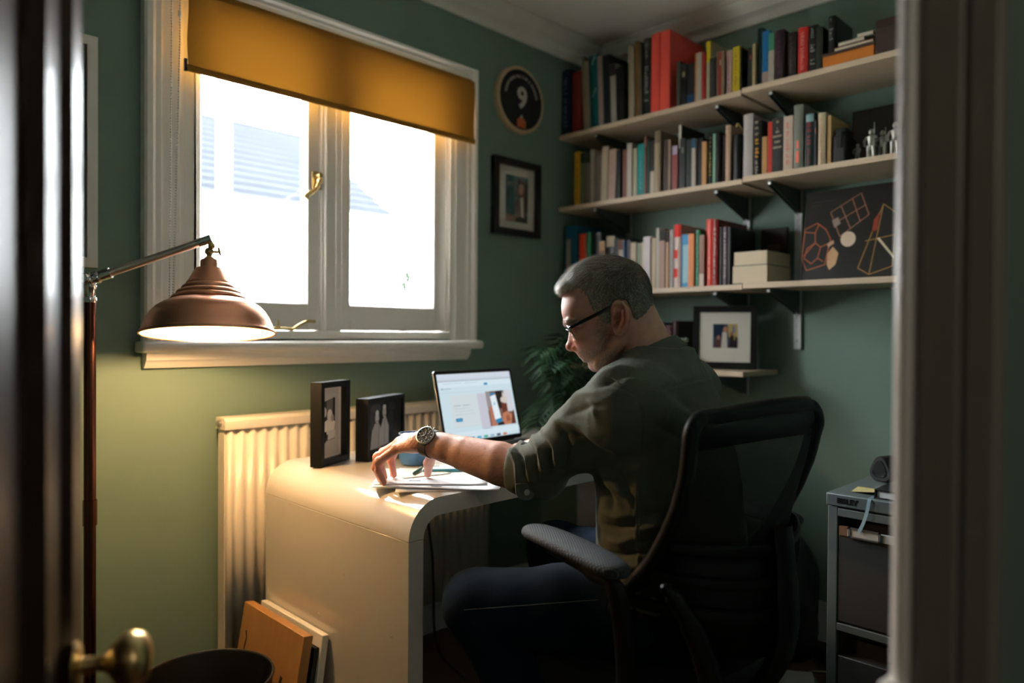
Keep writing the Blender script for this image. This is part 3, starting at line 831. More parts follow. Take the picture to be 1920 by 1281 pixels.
# ------------------------------------------------------------------ books
BOOKS=[
(1, 2.0734, 2.0272, 0.279, (18, 38, 66), 'v:150,160,170', 0, 'navy hardback with pale vertical lettering', 'h', 0.17),
(1, 2.0245, 1.9734, 0.26, (132, 42, 34), '', 0, 'faded red hardback', 'h', 0.17),
(1, 1.9601, 1.943, 0.314, (136, 124, 100), '', 2.5, 'thin tall cream booklet', 'p', 0.2),
(1, 1.9411, 1.9221, 0.292, (150, 134, 112), '', 2.5, 'thin cream booklet leaning left', 'p', 0.18),
(1, 1.9196, 1.8734, 0.309, (0, 88, 88), 's:120,160,155', 2.5, 'teal hardback with slanted pale stripes', 'h', 0.2),
(1, 1.8708, 1.8469, 0.294, (150, 128, 118), '', 2.5, 'pinkish grey softback', 'p', 0.2),
(1, 1.8444, 1.8115, 0.288, (16, 24, 22), '', 2.5, 'tall black softback', 'p', 0.22),
(1, 1.8084, 1.7797, 0.242, (158, 148, 136), 't:40,30,28', 2.5, 'short pale grey softback with dark top label', 'p', 0.2),
(1, 1.7779, 1.7394, 0.219, (14, 15, 14), '', 2.5, 'matt black hardback', 'h', 0.2),
(1, 1.7228, 1.7075, 0.297, (150, 136, 118), '', 1, 'tall cream softback', 'p', 0.21),
(1, 1.7064, 1.6935, 0.287, (162, 146, 124), '', 1, 'narrow cream softback', 'p', 0.21),
(1, 1.6877, 1.6739, 0.3, (118, 84, 34), '', 1, 'thin ochre magazine', 'p', 0.22),
(1, 1.6715, 1.6578, 0.292, (96, 84, 66), '', 1, 'thin grey brown magazine', 'p', 0.22),
(1, 1.6555, 1.6227, 0.301, (16, 18, 15), 'b:150,150,146', 0, 'tall black hardback with white block lettering', 'h', 0.23),
(1, 1.6182, 1.5804, 0.308, (240, 84, 70), '', 0, 'tall plain red box file', 'b', 0.25),
(1, 1.5771, 1.5348, 0.307, (242, 86, 70), '', 0, 'tall plain red box file', 'b', 0.25),
(1, 1.5018, 1.487, 0.171, (66, 66, 56), '', 0, 'thin dark grey paperback', 'p', 0.13),
(1, 1.485, 1.461, 0.156, (18, 16, 15), 'd:150,140,110', 0, 'black paperback with a cream spot', 'p', 0.13),
(1, 1.459, 1.4232, 0.154, (20, 22, 24), 'e:20,60,90', 0, 'black paperback with a blue foot', 'p', 0.13),
(1, 1.4211, 1.4171, 0.179, (190, 110, 20), '', 0, 'thin orange pamphlet', 'p', 0.13),
(1, 1.4161, 1.393, 0.18, (172, 160, 142), '', 0, 'plain off white paperback', 'p', 0.14),
(1, 1.392, 1.3801, 0.176, (168, 30, 22), '', 0, 'thin bright red paperback', 'p', 0.14),
(1, 1.3781, 1.3613, 0.214, (176, 166, 134), 'T:196,172,20', 0, 'white spined paperback with yellow upper half', 'p', 0.14),
(1, 1.3594, 1.336, 0.145, (38, 36, 34), 'v:80,80,76', 0, 'charcoal paperback', 'p', 0.14),
(1, 1.3351, 1.3264, 0.162, (128, 96, 74), '', 0, 'thin tan paperback', 'p', 0.14),
(1, 1.3254, 1.313, 0.16, (140, 34, 24), 'd:170,150,140', 0, 'red paperback with pale dot', 'p', 0.14),
(1, 1.312, 1.3015, 0.159, (126, 110, 84), '', 0, 'thin khaki paperback', 'p', 0.14),
(1, 1.2996, 1.2761, 0.157, (168, 140, 136), 'v:150,50,50', 0, 'white and red paperback', 'p', 0.14),
(1, 1.2737, 1.2464, 0.164, (190, 164, 16), 'v:70,66,20', 0, 'bright yellow paperback with dark lettering', 'p', 0.15),
(1, 1.2445, 1.2372, 0.153, (10, 10, 10), '', 0, 'jet black paperback', 'p', 0.14),
(1, 1.2172, 1.1965, 0.144, (22, 26, 20), 'd:120,50,50', 0, 'black and green paperback with a red dot', 'p', 0.14),
(1, 1.1952, 1.1849, 0.15, (172, 152, 112), '', 0, 'thin cream pamphlet', 'p', 0.14),
(1, 1.1836, 1.1654, 0.203, (8, 40, 38), '', 0, 'tall dark teal hardback', 'h', 0.17),
(1, 1.1637, 1.1379, 0.185, (12, 100, 150), 'e:150,130,120', 0, 'bright blue paperback with pale foot', 'p', 0.15),
(1, 1.1371, 1.1168, 0.169, (168, 156, 140), 'T:70,130,100', 0, 'white paperback with green head', 'p', 0.15),
(1, 1.1134, 1.0838, 0.17, (52, 32, 42), 'v:90,60,70', 0, 'dark plum hardback', 'h', 0.16),
(1, 1.0771, 1.0472, 0.155, (34, 28, 22), 'v:96,90,76', 0, 'dark brown hardback with faint lettering', 'h', 0.16),
(1, 1.0398, 1.0066, 0.16, (186, 34, 26), 'v:205,150,140', 0, 'bright red hardback with white lettering', 'h', 0.17),
(1, 1.0042, 0.9756, 0.157, (14, 14, 13), 'b:150,150,140', 0, 'thick black hardback with white lettering', 'h', 0.18),
(1, 0.974, 0.9552, 0.14, (44, 46, 36), '', 0, 'dark grey green hardback', 'h', 0.18),
(2, 2.0038, 1.9706, 0.228, (206, 158, 20), 'v:60,40,10', 0, 'mustard yellow paperback with dark lettering', 'p', 0.14),
(2, 1.9687, 1.9426, 0.218, (96, 100, 70), 't:30,40,24', 0, 'mottled green paperback', 'p', 0.14),
(2, 1.9408, 1.9187, 0.172, (96, 86, 76), '', 0, 'short grey paperback', 'p', 0.13),
(2, 1.9169, 1.8997, 0.225, (150, 140, 124), 'v:90,84,76', 0, 'slim pale grey paperback', 'p', 0.14),
(2, 1.8979, 1.8575, 0.198, (104, 92, 78), '', 0, 'grey brown paperback', 'p', 0.14),
(2, 1.8552, 1.8242, 0.222, (176, 156, 132), '', -1.5, 'cream paperback leaning right', 'p', 0.14),
(2, 1.8208, 1.7846, 0.203, (176, 146, 128), 'v:150,120,106', -2, 'pinkish cream paperback leaning right', 'p', 0.14),
(2, 1.7779, 1.7568, 0.196, (20, 22, 19), '', 0, 'narrow black paperback', 'p', 0.14),
(2, 1.7546, 1.7262, 0.196, (128, 82, 68), '', 0, 'rosy brown paperback', 'p', 0.14),
(2, 1.724, 1.7013, 0.213, (190, 178, 162), '', 0, 'plain white paperback', 'p', 0.15),
(2, 1.6991, 1.681, 0.191, (176, 164, 132), '', 0, 'slim ivory paperback', 'p', 0.15),
(2, 1.6789, 1.6451, 0.201, (0, 128, 124), 'v:90,180,176', 0, 'bright teal paperback', 'p', 0.15),
(2, 1.6441, 1.6337, 0.228, (120, 70, 54), 'd:30,24,22', 0, 'thin salmon and black paperback', 'p', 0.15),
(2, 1.6326, 1.6212, 0.212, (20, 60, 42), '', 0, 'thin bottle green paperback', 'p', 0.15),
(2, 1.6192, 1.5997, 0.207, (28, 22, 18), 'e:182,166,150', 0, 'black paperback with white lower half', 'p', 0.15),
(2, 1.5966, 1.5703, 0.238, (168, 148, 120), 't:120,104,84', 0, 'tall beige hardback', 'h', 0.18),
(2, 1.5592, 1.5373, 0.198, (62, 40, 28), '', 0, 'dark chestnut paperback', 'p', 0.15),
(2, 1.5354, 1.5245, 0.195, (146, 120, 102), '', 0, 'thin beige paperback', 'p', 0.15),
(2, 1.5186, 1.4952, 0.168, (140, 66, 60), 't:170,150,170', 0, 'pink and red paperback with pale head', 'p', 0.15),
(2, 1.4933, 1.4827, 0.243, (30, 26, 24), 'T:196,186,172', 0, 'tall thin black book with white head', 'h', 0.17),
(2, 1.4808, 1.4569, 0.188, (16, 18, 14), 'd:90,96,80', 0, 'black green paperback', 'p', 0.15),
(2, 1.455, 1.4314, 0.18, (20, 28, 20), '', 0, 'very dark green paperback', 'p', 0.15),
(2, 1.4296, 1.4147, 0.178, (178, 164, 154), 't:24,80,110', 0, 'white paperback with blue and black head', 'p', 0.15),
(2, 1.4128, 1.3907, 0.177, (12, 12, 11), '', 0, 'plain black paperback', 'p', 0.15),
(2, 1.3888, 1.3706, 0.16, (190, 136, 82), '', 0, 'plain tan paperback', 'p', 0.15),
(2, 1.3679, 1.3499, 0.185, (18, 18, 16), 'b:170,150,70', 0, 'slim black hardback with pale gold lettering', 'h', 0.16),
(2, 1.3472, 1.3374, 0.182, (122, 164, 138), '', 0, 'thin mint green paperback', 'p', 0.15),
(2, 1.3356, 1.3144, 0.181, (16, 12, 13), '', 0, 'black hardback with plain spine', 'h', 0.16),
(2, 1.3126, 1.3021, 0.17, (50, 24, 20), '', 0, 'narrow dark maroon paperback', 'p', 0.15),
(2, 1.2995, 1.2795, 0.203, (186, 154, 130), '', 0, 'tall cream diary with yellow ribbon', 'h', 0.19),
(2, 1.2658, 1.2369, 0.161, (12, 12, 12), '', 0, 'glossy black hardback', 'h', 0.17),
(2, 1.2309, 1.1959, 0.226, (176, 166, 162), 'v:168,158,154', 0, 'thick pale grey hardback', 'h', 0.2),
(2, 1.1935, 1.1641, 0.193, (16, 16, 14), 'Y:210,150,30', 0, 'black hardback with yellow and white lettering', 'h', 0.17),
(2, 1.1617, 1.144, 0.133, (176, 128, 76), '', 0, 'short tan paperback', 'p', 0.13),
(2, 1.1408, 1.1241, 0.178, (190, 44, 24), '', 0, 'slim orange red paperback', 'p', 0.15),
(2, 1.1229, 1.085, 0.187, (18, 20, 18), 'H:160,145,130', 0, 'wide black paperback with white lettering', 'p', 0.16),
(2, 1.0835, 1.0513, 0.184, (190, 168, 150), 'v:200,60,50', 0, 'white paperback with red lettering', 'p', 0.16),
(2, 1.046, 1.0146, 0.213, (116, 118, 106), 'E:230,110,90', 0, 'tall silvery grey hardback', 'h', 0.2),
(2, 1.0094, 0.9786, 0.178, (20, 38, 38), 'V:150,40,50', 0, 'dark teal hardback with crimson lettering', 'h', 0.17),
(2, 0.9778, 0.9685, 0.151, (24, 28, 28), 'd:120,70,60', 0, 'thin black paperback with red mark', 'p', 0.15),
(2, 0.967, 0.942, 0.171, (190, 170, 140), 'v:170,120,100', 0, 'cream hardback with faint lettering', 'h', 0.17),
(2, 0.9384, 0.9278, 0.159, (186, 150, 100), '', 0, 'thin buff paperback', 'p', 0.15),
(3, 2.0551, 1.9862, 0.287, (0, 84, 112), 'P:150,140,128', 0, 'blue hardback with a white spine panel', 'h', 0.18),
(3, 1.9801, 1.9338, 0.247, (214, 62, 24), '', 0, 'bright orange red hardback', 'h', 0.16),
(3, 1.932, 1.9075, 0.249, (20, 110, 70), '', 0, 'narrow green hardback', 'h', 0.18),
(3, 1.9057, 1.8628, 0.245, (22, 20, 19), '', 0, 'black hardback with cream page tops', 'h', 0.18),
(3, 1.8611, 1.8333, 0.206, (126, 104, 86), 't:180,140,110', 0, 'brown grey paperback', 'p', 0.14),
(3, 1.8311, 1.7885, 0.224, (26, 22, 19), 't:168,150,126', 0, 'black hardback with cream head label', 'h', 0.17),
(3, 1.7863, 1.765, 0.21, (22, 28, 22), '', 0, 'black green paperback', 'p', 0.15),
(3, 1.7634, 1.7419, 0.202, (168, 150, 130), 't:110,64,44', 0, 'white paperback with brown head', 'p', 0.15),
(3, 1.7402, 1.732, 0.198, (20, 80, 120), '', 0, 'thin blue paperback', 'p', 0.15),
(3, 1.7304, 1.7102, 0.199, (52, 42, 62), '', 0, 'dusky purple paperback', 'p', 0.15),
(3, 1.7081, 1.6813, 0.187, (184, 160, 134), '', 0, 'plain cream paperback', 'p', 0.15),
(3, 1.6797, 1.6622, 0.184, (128, 142, 116), '', 0, 'pale sage green paperback', 'p', 0.15),
(3, 1.6606, 1.6443, 0.185, (184, 166, 140), '', 0, 'slim cream paperback', 'p', 0.15),
(3, 1.6422, 1.6111, 0.204, (198, 184, 184), '', 0, 'lilac white paperback', 'p', 0.15),
(3, 1.6095, 1.5896, 0.197, (180, 158, 128), '', 0, 'warm ivory paperback', 'p', 0.15),
(3, 1.5881, 1.5744, 0.234, (172, 162, 146), '', 0, 'tall thin white paperback', 'p', 0.17),
(3, 1.5713, 1.5453, 0.228, (160, 122, 104), 't:40,32,28', 0, 'dusky pink paperback with dark head', 'p', 0.15),
(3, 1.5433, 1.5304, 0.219, (176, 134, 98), 't:40,30,26', 0, 'tan paperback with black upper half', 'p', 0.15),
(3, 1.5284, 1.5117, 0.222, (160, 148, 142), 'v:70,64,64', 0, 'white paperback with black lettering', 'p', 0.15),
(3, 1.5103, 1.4807, 0.239, (202, 178, 168), 'R:214,50,40', 0, 'red and white banded hardback', 'h', 0.18),
(3, 1.4759, 1.4444, 0.198, (20, 130, 180), 'P:150,190,200', 0, 'cyan blue paperback', 'p', 0.15),
(3, 1.443, 1.4191, 0.197, (222, 128, 60), 'v:190,110,70', 0, 'bright orange paperback', 'p', 0.15),
(3, 1.4163, 1.3969, 0.209, (20, 110, 72), 'v:120,170,140', 0, 'emerald green hardback', 'h', 0.16),
(3, 1.3941, 1.3749, 0.188, (140, 90, 74), 'e:196,176,160', 0, 'brown paperback with white foot', 'p', 0.14),
(3, 1.3731, 1.3442, 0.244, (214, 58, 38), 'E:236,130,110', 0, 'tall scarlet hardback', 'h', 0.22),
(3, 1.3433, 1.321, 0.24, (130, 34, 32), 'v:200,170,160', 0, 'tall crimson hardback with white lettering', 'h', 0.22),
(3, 1.3193, 1.3087, 0.211, (40, 26, 22), '', 0, 'thin dark brown paperback', 'p', 0.16),
(3, 1.3074, 1.2843, 0.21, (70, 56, 60), 'v:176,166,164', 0, 'plum grey hardback with white lettering', 'h', 0.2),
(3, 1.283, 1.2748, 0.206, (20, 15, 14), '', 0, 'thin blackish paperback', 'p', 0.19),
]

_bm = {}
def bookmat(c, rough=.5):
    k = (c, rough)
    if k not in _bm: _bm[k] = mat('book_cover_card', tuple(v * .92 for v in lin(c)), rough, spec=.4, var=(60, .06))
    return _bm[k]
random.seed(21)
SN = {1: 'top', 2: 'second', 3: 'third'}
GR = {1: 'books on the top shelf', 2: 'books on the second shelf', 3: 'books on the third shelf'}
def build_book(s, yl, yr, hgt, col, mark, lean, desc, kind, dep, i, xf=None, z0=None, lab=None):
    w = yl - yr
    xs = xf if xf is not None else 2.365 + random.uniform(-.004, .010)
    z0 = z0 if z0 is not None else (SZ[s] + .0003 if yl > 1.2265 else SZ[s] + (.0033, .0043, .0033)[s - 1])
    xb = min(xs + dep, WB - .015)
    t = thing('book' if kind != 'b' else 'box_file', lab, 'book' if kind != 'b' else 'box file', (xs, (yl + yr) / 2, z0), GR[s])
    cm = bookmat(col, .38 if kind == 'h' else .5)
    k = min(.0028 if kind == 'h' else (.0008 if kind == 'p' else .003), w * .22)
    b = MB()
    # spine slightly rounded for hardbacks, flat for paperbacks
    ns = 6
    sp = []
    bul = (min(w * .16, .004) if kind == 'h' else (.0006 if kind == 'p' else .003))
    for q in range(ns + 1):
        u = q / ns
        sp.append((xs - bul * math.sin(math.pi * u) + bul, yl - u * w))
    out_ = sp
    inn_ = [(x + k, yl - (yl - y) * 1.0 if 0 < j < ns else (yl - k if j == 0 else yr + k)) for j, (x, y) in enumerate(sp)]
    poly = [(xb, yl)] + out_ + [(xb, yr), (xb, yr + k), (xs + bul + k, yr + k), (xs + bul + k, yl - k), (xb, yl - k)]
    n = len(poly)
    vs = [(u, v, z0) for u, v in poly] + [(u, v, z0 + hgt) for u, v in poly]
    fs = []
    for a in range(n):
        c = (a + 1) % n
        fs.append((a, c, n + c, n + a))
    # caps: spine fan + two boards
    def cap(o, flip):
        q = []
        q.append((0, 1, n - 2, n - 1)); q.append((ns + 1, ns + 2, ns + 3, ns + 4))
        q.append(tuple(range(1, ns + 2)) + (ns + 4, ns + 5))
        return [tuple(reversed([i_ + o for i_ in f])) if flip else tuple(i_ + o for i_ in f) for f in q]
    fs += cap(0, False) + cap(n, True)
    b.add(vs, fs); b.obj('cover', cm, t, smooth=True)
    ins = .003 if kind == 'h' else .0002
    if kind != 'b':
        MB().box((xs + bul + k + .0002, yl - k - .0001, z0 + ins), (xb - ins, yr + k + .0001, z0 + hgt - ins)).obj('pages', M_page, t)
    else:
        MB().box((xs + bul + k + .0002, yl - k - .0001, z0 + .001), (xb - .002, yr + k + .0001, z0 + hgt - .001)).obj('box_body', cm, t)
    # printed marks on the spine
    if mark:
        ty, cs = mark.split(':'); mc = tuple(int(q) for q in cs.split(','))
        mm = I(*mc)
        xm = xs - .0003
        b = MB()
        def band(za, zb, f0=.1, f1=.9):
            N_ = 6
            pts = []
            for q in range(N_ + 1):
                u = f0 + (f1 - f0) * q / N_
                pts.append((xs - bul * math.sin(math.pi * u) + bul - .0004, yl - u * w))
            vs = [(x, y, z0 + hgt * za) for x, y in pts] + [(x, y, z0 + hgt * zb) for x, y in pts]
            b.add(vs, [(q, q + 1, N_ + 2 + q, N_ + 1 + q) for q in range(N_)])
        def strokes(za, zb, f0, f1, unit=.0065):
            z = za * hgt
            while z < zb * hgt:
                g = random.uniform(.5, 1.0) * unit
                if random.random() > .16:
                    for q in range(random.choice((1, 2, 2))):
                        a_ = random.uniform(f0, (f0 + f1) / 2); c_ = random.uniform((f0 + f1) / 2, f1)
                        band((z + q * g * .45) / hgt, (z + q * g * .45 + g * .28) / hgt, a_, c_)
                    band(z / hgt, (z + g * .75) / hgt, f0, f0 + (f1 - f0) * .25)
                z += g + .0018
        if ty == 'v': strokes(.12, .88, .32, .68)
        elif ty == 'V': strokes(.42, .82, .25, .75, .010); strokes(.06, .36, .35, .65)
        elif ty == 'b': strokes(.18, .62, .22, .78, .011); strokes(.74, .94, .3, .7)
        elif ty == 't': band(.80, .995, .02, .98)
        elif ty == 'T': band(.64, .998, .01, .99); 
        elif ty == 'e': band(.004, .42, .02, .98) if 'lower half' in desc else band(.004, .24, .02, .98)
        elif ty == 'd': band(.70, .82, .3, .7)
        elif ty == 's':
            for zc in (.86, .42):
                band(zc, zc + .03, .30, .46); band(zc + .03, zc + .06, .40, .56); band(zc + .06, zc + .09, .5, .68); band(zc + .09, zc + .12, .6, .78)
        elif ty == 'P': band(.08, .80, .14, .52 if 'white spine' in desc else .85); 
        elif ty == 'E': band(.10, .28, .3, .62); band(.32, .44, .34, .58); 
        elif ty == 'R':
            band(.80, .998, .01, .99); band(.46, .60, .01, .6); band(.16, .30, .01, .6)
        elif ty == 'Y':
            strokes(.34, .66, .25, .75, .012)
        elif ty == 'H':
            for zc, hw in ((.92, .1), (.80, .04), (.74, .16), (.66, .42), (.56, .26), (.46, .40)):
                f = .5 - hw
                while f < .5 + hw - .02:
                    band(zc - .02, zc + .02, f, min(f + .05, .5 + hw)); f += .075
        if ty in 'Rs':
            nb_ = {'R': 1, 's': 4}[ty] * 6; q_ = b
            for g_ in range(0, len(q_.f), nb_):
                b2 = MB(); fs_ = q_.f[g_:g_ + nb_]; b2.v = q_.v; used_ = sorted({i_ for f in fs_ for i_ in f}); mp_ = {i_: n_ for n_, i_ in enumerate(used_)}
                b2.v = [q_.v[i_] for i_ in used_]; b2.f = [tuple(mp_[i_] for i_ in f) for f in fs_]; b2.m = [0] * len(b2.f)
                b2.obj('spine_band', mm, t, fix=False)
        else: b.obj('spine_print', mm, t, fix=False, kind='stuff')
        if ty == 'Y':
            b = MB()
            strokes(.05, .28, .3, .7); strokes(.74, .95, .2, .8, .012); b.obj('spine_print', I(170, 155, 140), t, fix=False, kind='stuff')
        if ty == 'V':
            b = MB(); band(.84, .98, .1, .9); b.obj('spine_print', I(120, 150, 150), t, fix=False, kind='stuff')
    if lean:
        a = math.radians(lean)
        t.rotation_euler = (-a, 0, 0)
        t.location.z += abs(math.sin(a)) * w / 2
    return t
for i, (s, yl, yr, hg, col, mark, lean, desc, kind, dep) in enumerate(BOOKS):
    prev = BOOKS[i - 1] if i and BOOKS[i - 1][0] == s else None
    nxt = BOOKS[i + 1] if i + 1 < len(BOOKS) and BOOKS[i + 1][0] == s else None
    def short(r):
        return ' '.join(r[7].split(' with ')[0].split(' leaning ')[0].split()[-3:])
    lab = f'{desc} on the {SN[s]} shelf'
    if kind == 'b':
        lab = ('left' if (nxt and nxt[8] == 'b') else 'right') + ' one of two tall plain red box files on the top shelf'
    elif len(lab.split()) <= 10 and prev:
        lab += f', right of the {short(prev)}'
        if len(lab.split()) > 16: lab = f'{desc} on the {SN[s]} shelf'
    build_book(s, yl, yr, hg, col, mark, lean, desc, kind, dep, i, lab=lab)

# yellow ribbon of the cream diary
t = [o for o in ORG if o.get('label', '').startswith('tall cream diary')][0]
b = MB()
pts = smooth_path([(2.47, 1.285, 1.854), (2.42, 1.277, 1.866), (2.385, 1.262, 1.853), (2.372, 1.256, 1.838)])
for k in range(len(pts) - 1):
    p, q = pts[k], pts[k + 1]
    b.quad(p + Vector((0, -.003, 0)), p + Vector((0, .003, 0)), q + Vector((0, .003, 0)), q + Vector((0, -.003, 0)))
b.obj('ribbon', mat('yellow_ribbon', (.62, .50, .18), .6), t, fix=False)

# ------------------------------------------------------------------ the other things on the shelves
zt = SZ[1] + .0033
bx = thing('storage_box', 'flat orange box with a dark lid lying on the top shelf', 'box', (2.45, .873, zt))
MB().box((2.362, .795, zt), (2.60, .952, zt + .038)).obj('body', mat('orange_card', lin((196, 112, 26)), .55, var=(20, .05)), bx, bevel=.002)
MB().box((2.360, .793, zt + .0382), (2.602, .954, zt + .047)).obj('lid', mat('dark_lid_card', lin((62, 40, 28)), .55), bx, bevel=.001)
zz = zt + .0473
def flatbook(name, lab, cat, x0, x1, y0, y1, z0, z1, c, group=None, rot=0, pg=True):
    t = thing(name, lab, cat, ((x0 + x1) / 2, (y0 + y1) / 2, z0), group)
    k = min(.002, (z1 - z0) * .25)
    MB().box((x0, y0, z0), (x1, y1, z0 + k)).box((x0, y0, z1 - k), (x1, y1, z1)).box((x1 - k, y0, z0 + k), (x1, y1, z1 - k)).obj('cover', bookmat(c), t)
    MB().box((x0 + .001, y0 + .001, z0 + k), (x1 - k, y1 - .001, z1 - k)).obj('pages', M_page, t)
    if rot: t.rotation_euler = (0, 0, rot)
    return t
flatbook('book', 'thin dark red paperback lying flat on the orange box lid', 'book', 2.368, 2.53, .80, .925, zz, zz + .012, (120, 34, 28))
flatbook('magazine', 'pale grey magazine lying flat on the dark red paperback', 'magazine', 2.364, 2.55, .825, .905, zz + .0122, zz + .024, (150, 140, 124))
flatbook('notebook', 'small white notebook on top of the flat pile above the orange box', 'notebook', 2.364, 2.47, .802, .850, zz + .0242, zz + .036, (176, 170, 156), rot=.06)
build_book(1, .938, .916, .118, (20, 20, 20), 'b:140,140,134', 0, 'black', 'h', .15, 0, xf=2.366, z0=zz + .0002, lab='black hardback with white lettering standing on the orange box')
db = thing('wooden_box', 'dark brown upright box at the right end of the top shelf', 'box', (2.47, .715, zt))
MB().box((2.360, .640, zt), (2.58, .792, zt + .108)).obj('case', wood('dark_walnut', (.025, .012, .008), (.05, .022, .012), 5), db, bevel=.004)
b = MB(); b.lathe([(.005, 0), (.005, .002), (.002, .003)], (2.360, .712, zt + .065), (-1, 0, 0), 12); b.obj('catch', M_steel, db)
MB().box((2.358, .642, zt + .080), (2.361, .790, zt + .0825)).obj('lid_seam', M_blackmatt, db)

zt = SZ[2] + .0043
dp = thing('picture_board', 'dark grey brown picture board leaning at the back behind the figurines', 'picture', (2.60, .83, zt))
b = MB(); b.obox((2.598, .83, zt + .112), (0, 1, 0), Vector((1, 0, -.12)), Vector((.12, 0, 1)), (.115, .004, .112)); b.obj('board', mat('smoky_print', (.030, .026, .022), .5, var=(5, .5)), dp)
b = MB(); b.obox((2.592, .83, zt + .112), (0, 1, 0), Vector((1, 0, -.12)), Vector((.12, 0, 1)), (.109, .0008, .106)); b.obj('print', mat('smoky_grey_print', (.055, .05, .045), .45, var=(9, .6)), dp)
cb = thing('camera_case', 'small black rounded leather case between the buff paperback and the figurines', 'case', (2.44, .905, zt))
b = MB(); b.box((2.376, .880, zt), (2.47, .925, zt + .095)).box((2.382, .884, zt + .095), (2.46, .921, zt + .118)); b.obj('body', M_blackmatt, cb, bevel=.010, seg=3)
MB().box((2.373, .894, zt + .05), (2.377, .911, zt + .098)).obj('flap', M_black, cb, bevel=.001)
M_pewter = mat('tarnished_pewter', (.34, .33, .29), .5, 1.0, bump=(60, .5))
def figurine(y, x, hgt, lab, pose):
    t = thing('figurine', lab, 'figurine', (x, y, zt), 'pewter figurines on the second shelf')
    b = MB(); b.lathe([(.022, 0), (.023, .004), (.019, .008)], (x, y, zt), n=16); b.obj('plinth', M_blackmatt, t, smooth=True)
    b = MB(); k = hgt / .1
    P = lambda a, c, d: (x + a * k, y + c * k, zt + .008 + d * k)
    for s_ in (-1, 1):
        b.tube([P(-.002 * s_, .008 * s_, 0), P(0, .008 * s_, .022), P(0, .006 * s_, .044)], [.005 * k, .0055 * k, .008 * k], 8)
        ah = pose if s_ < 0 else .040
        b.tube([P(0, .012 * s_, .070), P(-.006, .019 * s_, .058), P(-.014, .014 * s_, ah)], [.005 * k, .0045 * k, .0035 * k], 8)
    b.tube([P(0, 0, .040), P(0, 0, .055), P(0, 0, .070), P(0, 0, .076)], [.011 * k, .010 * k, .013 * k, .005 * k], 10)
    b.ball(P(-.001, 0, .085), .0085 * k, 10, 8, (1, .9, 1.15))
    b.obj('figure', M_pewter, t, smooth=True, fix=False)
    b = MB(); b.tube([P(-.015, -.014, pose - .03), P(-.016, -.014, pose + .05)], .0012 * k, 6); b.obj('staff', M_pewter, t)
    if hgt > .09:
        b = MB(); b.prism([(-.012, 0), (.012, 0), (.010, .062), (0, .066), (-.010, .062)], lambda u, v, d: P(.010 + d, u, .006 + v), 0, .003); b.obj('cloak', M_pewter, t)
figurine(.862, 2.42, .058, 'smallest pewter figurine, nearest the black case', .04)
figurine(.820, 2.42, .100, 'tall pewter figurine with a cloak left of the door jamb', .060)
figurine(.793, 2.44, .094, 'pale pewter figurine close beside the tall cloaked one', .05)
figurine(.752, 2.43, .112, 'pewter figurine half hidden by the door jamb', .065)

zt = SZ[3] + .0033
# the dark poster / record sleeve with wireframe solids
ps = thing('art_print', 'large dark print of glowing wireframe polyhedra leaning on the third shelf', 'print', (2.5, .90, zt))
PO = Vector((2.452, 1.058, zt + .001)); PUp = Vector((.17, 0, 1)).normalized(); PRt = Vector((0, -1, 0)); PN = PRt.cross(PUp)
PW, PH = .36, .318
def PP(u, v, d=0): return PO + PRt * (u * PW) + PUp * (v * PH) + PN * (-d if PN.x > 0 else d)
b = MB(); b.add([PP(0, 0, 0), PP(1, 0, 0), PP(1, 1, 0), PP(0, 1, 0), PP(0, 0, -.006), PP(1, 0, -.006), PP(1, 1, -.006), PP(0, 1, -.006)], [(0, 1, 2, 3), (7, 6, 5, 4), (0, 4, 5, 1), (1, 5, 6, 2), (2, 6, 7, 3), (3, 7, 4, 0)])
b.obj('sleeve', mat('dark_sleeve_card', (.012, .010, .008), .35, var=(3, .8)), ps)
def lines(name, segs, col, w=.0012, glow=False):
    b = MB()
    for (a, c) in segs:
        p, q = PP(a[0], a[1], .0005), PP(c[0], c[1], .0005)
        d = (q - p); nrm = d.cross(PN).normalized() * w
        b.quad(p - nrm, p + nrm, q + nrm, q - nrm)
    return b.obj(name, mat('print_line_ink', lin(col), .5), ps, fix=False)
def uv(px, py):   # print coordinates measured on the sleeve: 0..1 across, 0..1 up
    return ((px - 1503) / 185.0 * .84, 1 - (py - (357 - (px - 1508) * .075)) / (164.0 + (px - 1508) * .055))
def poly_l(pts, close=True):
    q = [uv(*p) for p in pts]
    return [(q[i], q[(i + 1) % len(q)]) for i in range(len(q) if close else len(q) - 1)]
dode = poly_l([(1505, 425), (1530, 414), (1549, 426), (1560, 444), (1552, 490), (1515, 500), (1503, 478)]) + poly_l([(1506, 430), (1527, 432), (1529, 450), (1506, 474)], False) + poly_l([(1529, 450), (1541, 458), (1536, 478), (1524, 488), (1508, 478), (1513, 460)]) + poly_l([(1541, 458), (1556, 452)], False) + poly_l([(1527, 432), (1534, 416)], False) + poly_l([(1536, 478), (1548, 484)], False)
lines('dodecahedron_line', dode, (206, 104, 48))
cube = poly_l([(1556, 395), (1614, 362), (1632, 402), (1578, 440)]) + poly_l([(1576, 384), (1598, 426)], False) + poly_l([(1598, 372), (1616, 414)], False) + poly_l([(1564, 416), (1624, 384)], False)
lines('cube_line', cube, (180, 120, 96))
tet = poly_l([(1658, 384), (1618, 498), (1640, 510), (1682, 496), (1684, 402)]) + poly_l([(1658, 384), (1640, 510)], False) + poly_l([(1628, 450), (1684, 440)], False)
lines('pyramid_line', tet, (176, 130, 60))
def patch(name, pts, col):
    b = MB(); q = [PP(*uv(*p), .0006) for p in pts]; b.add(q, [tuple(range(len(q)))]); return b.obj(name, mat('print_patch_ink', lin(col), .5), ps, fix=False)
patch('white_spot', [(1595 + 15 * math.cos(k * .45), 445 + 14 * math.sin(k * .45)) for k in range(14)], (214, 190, 166))
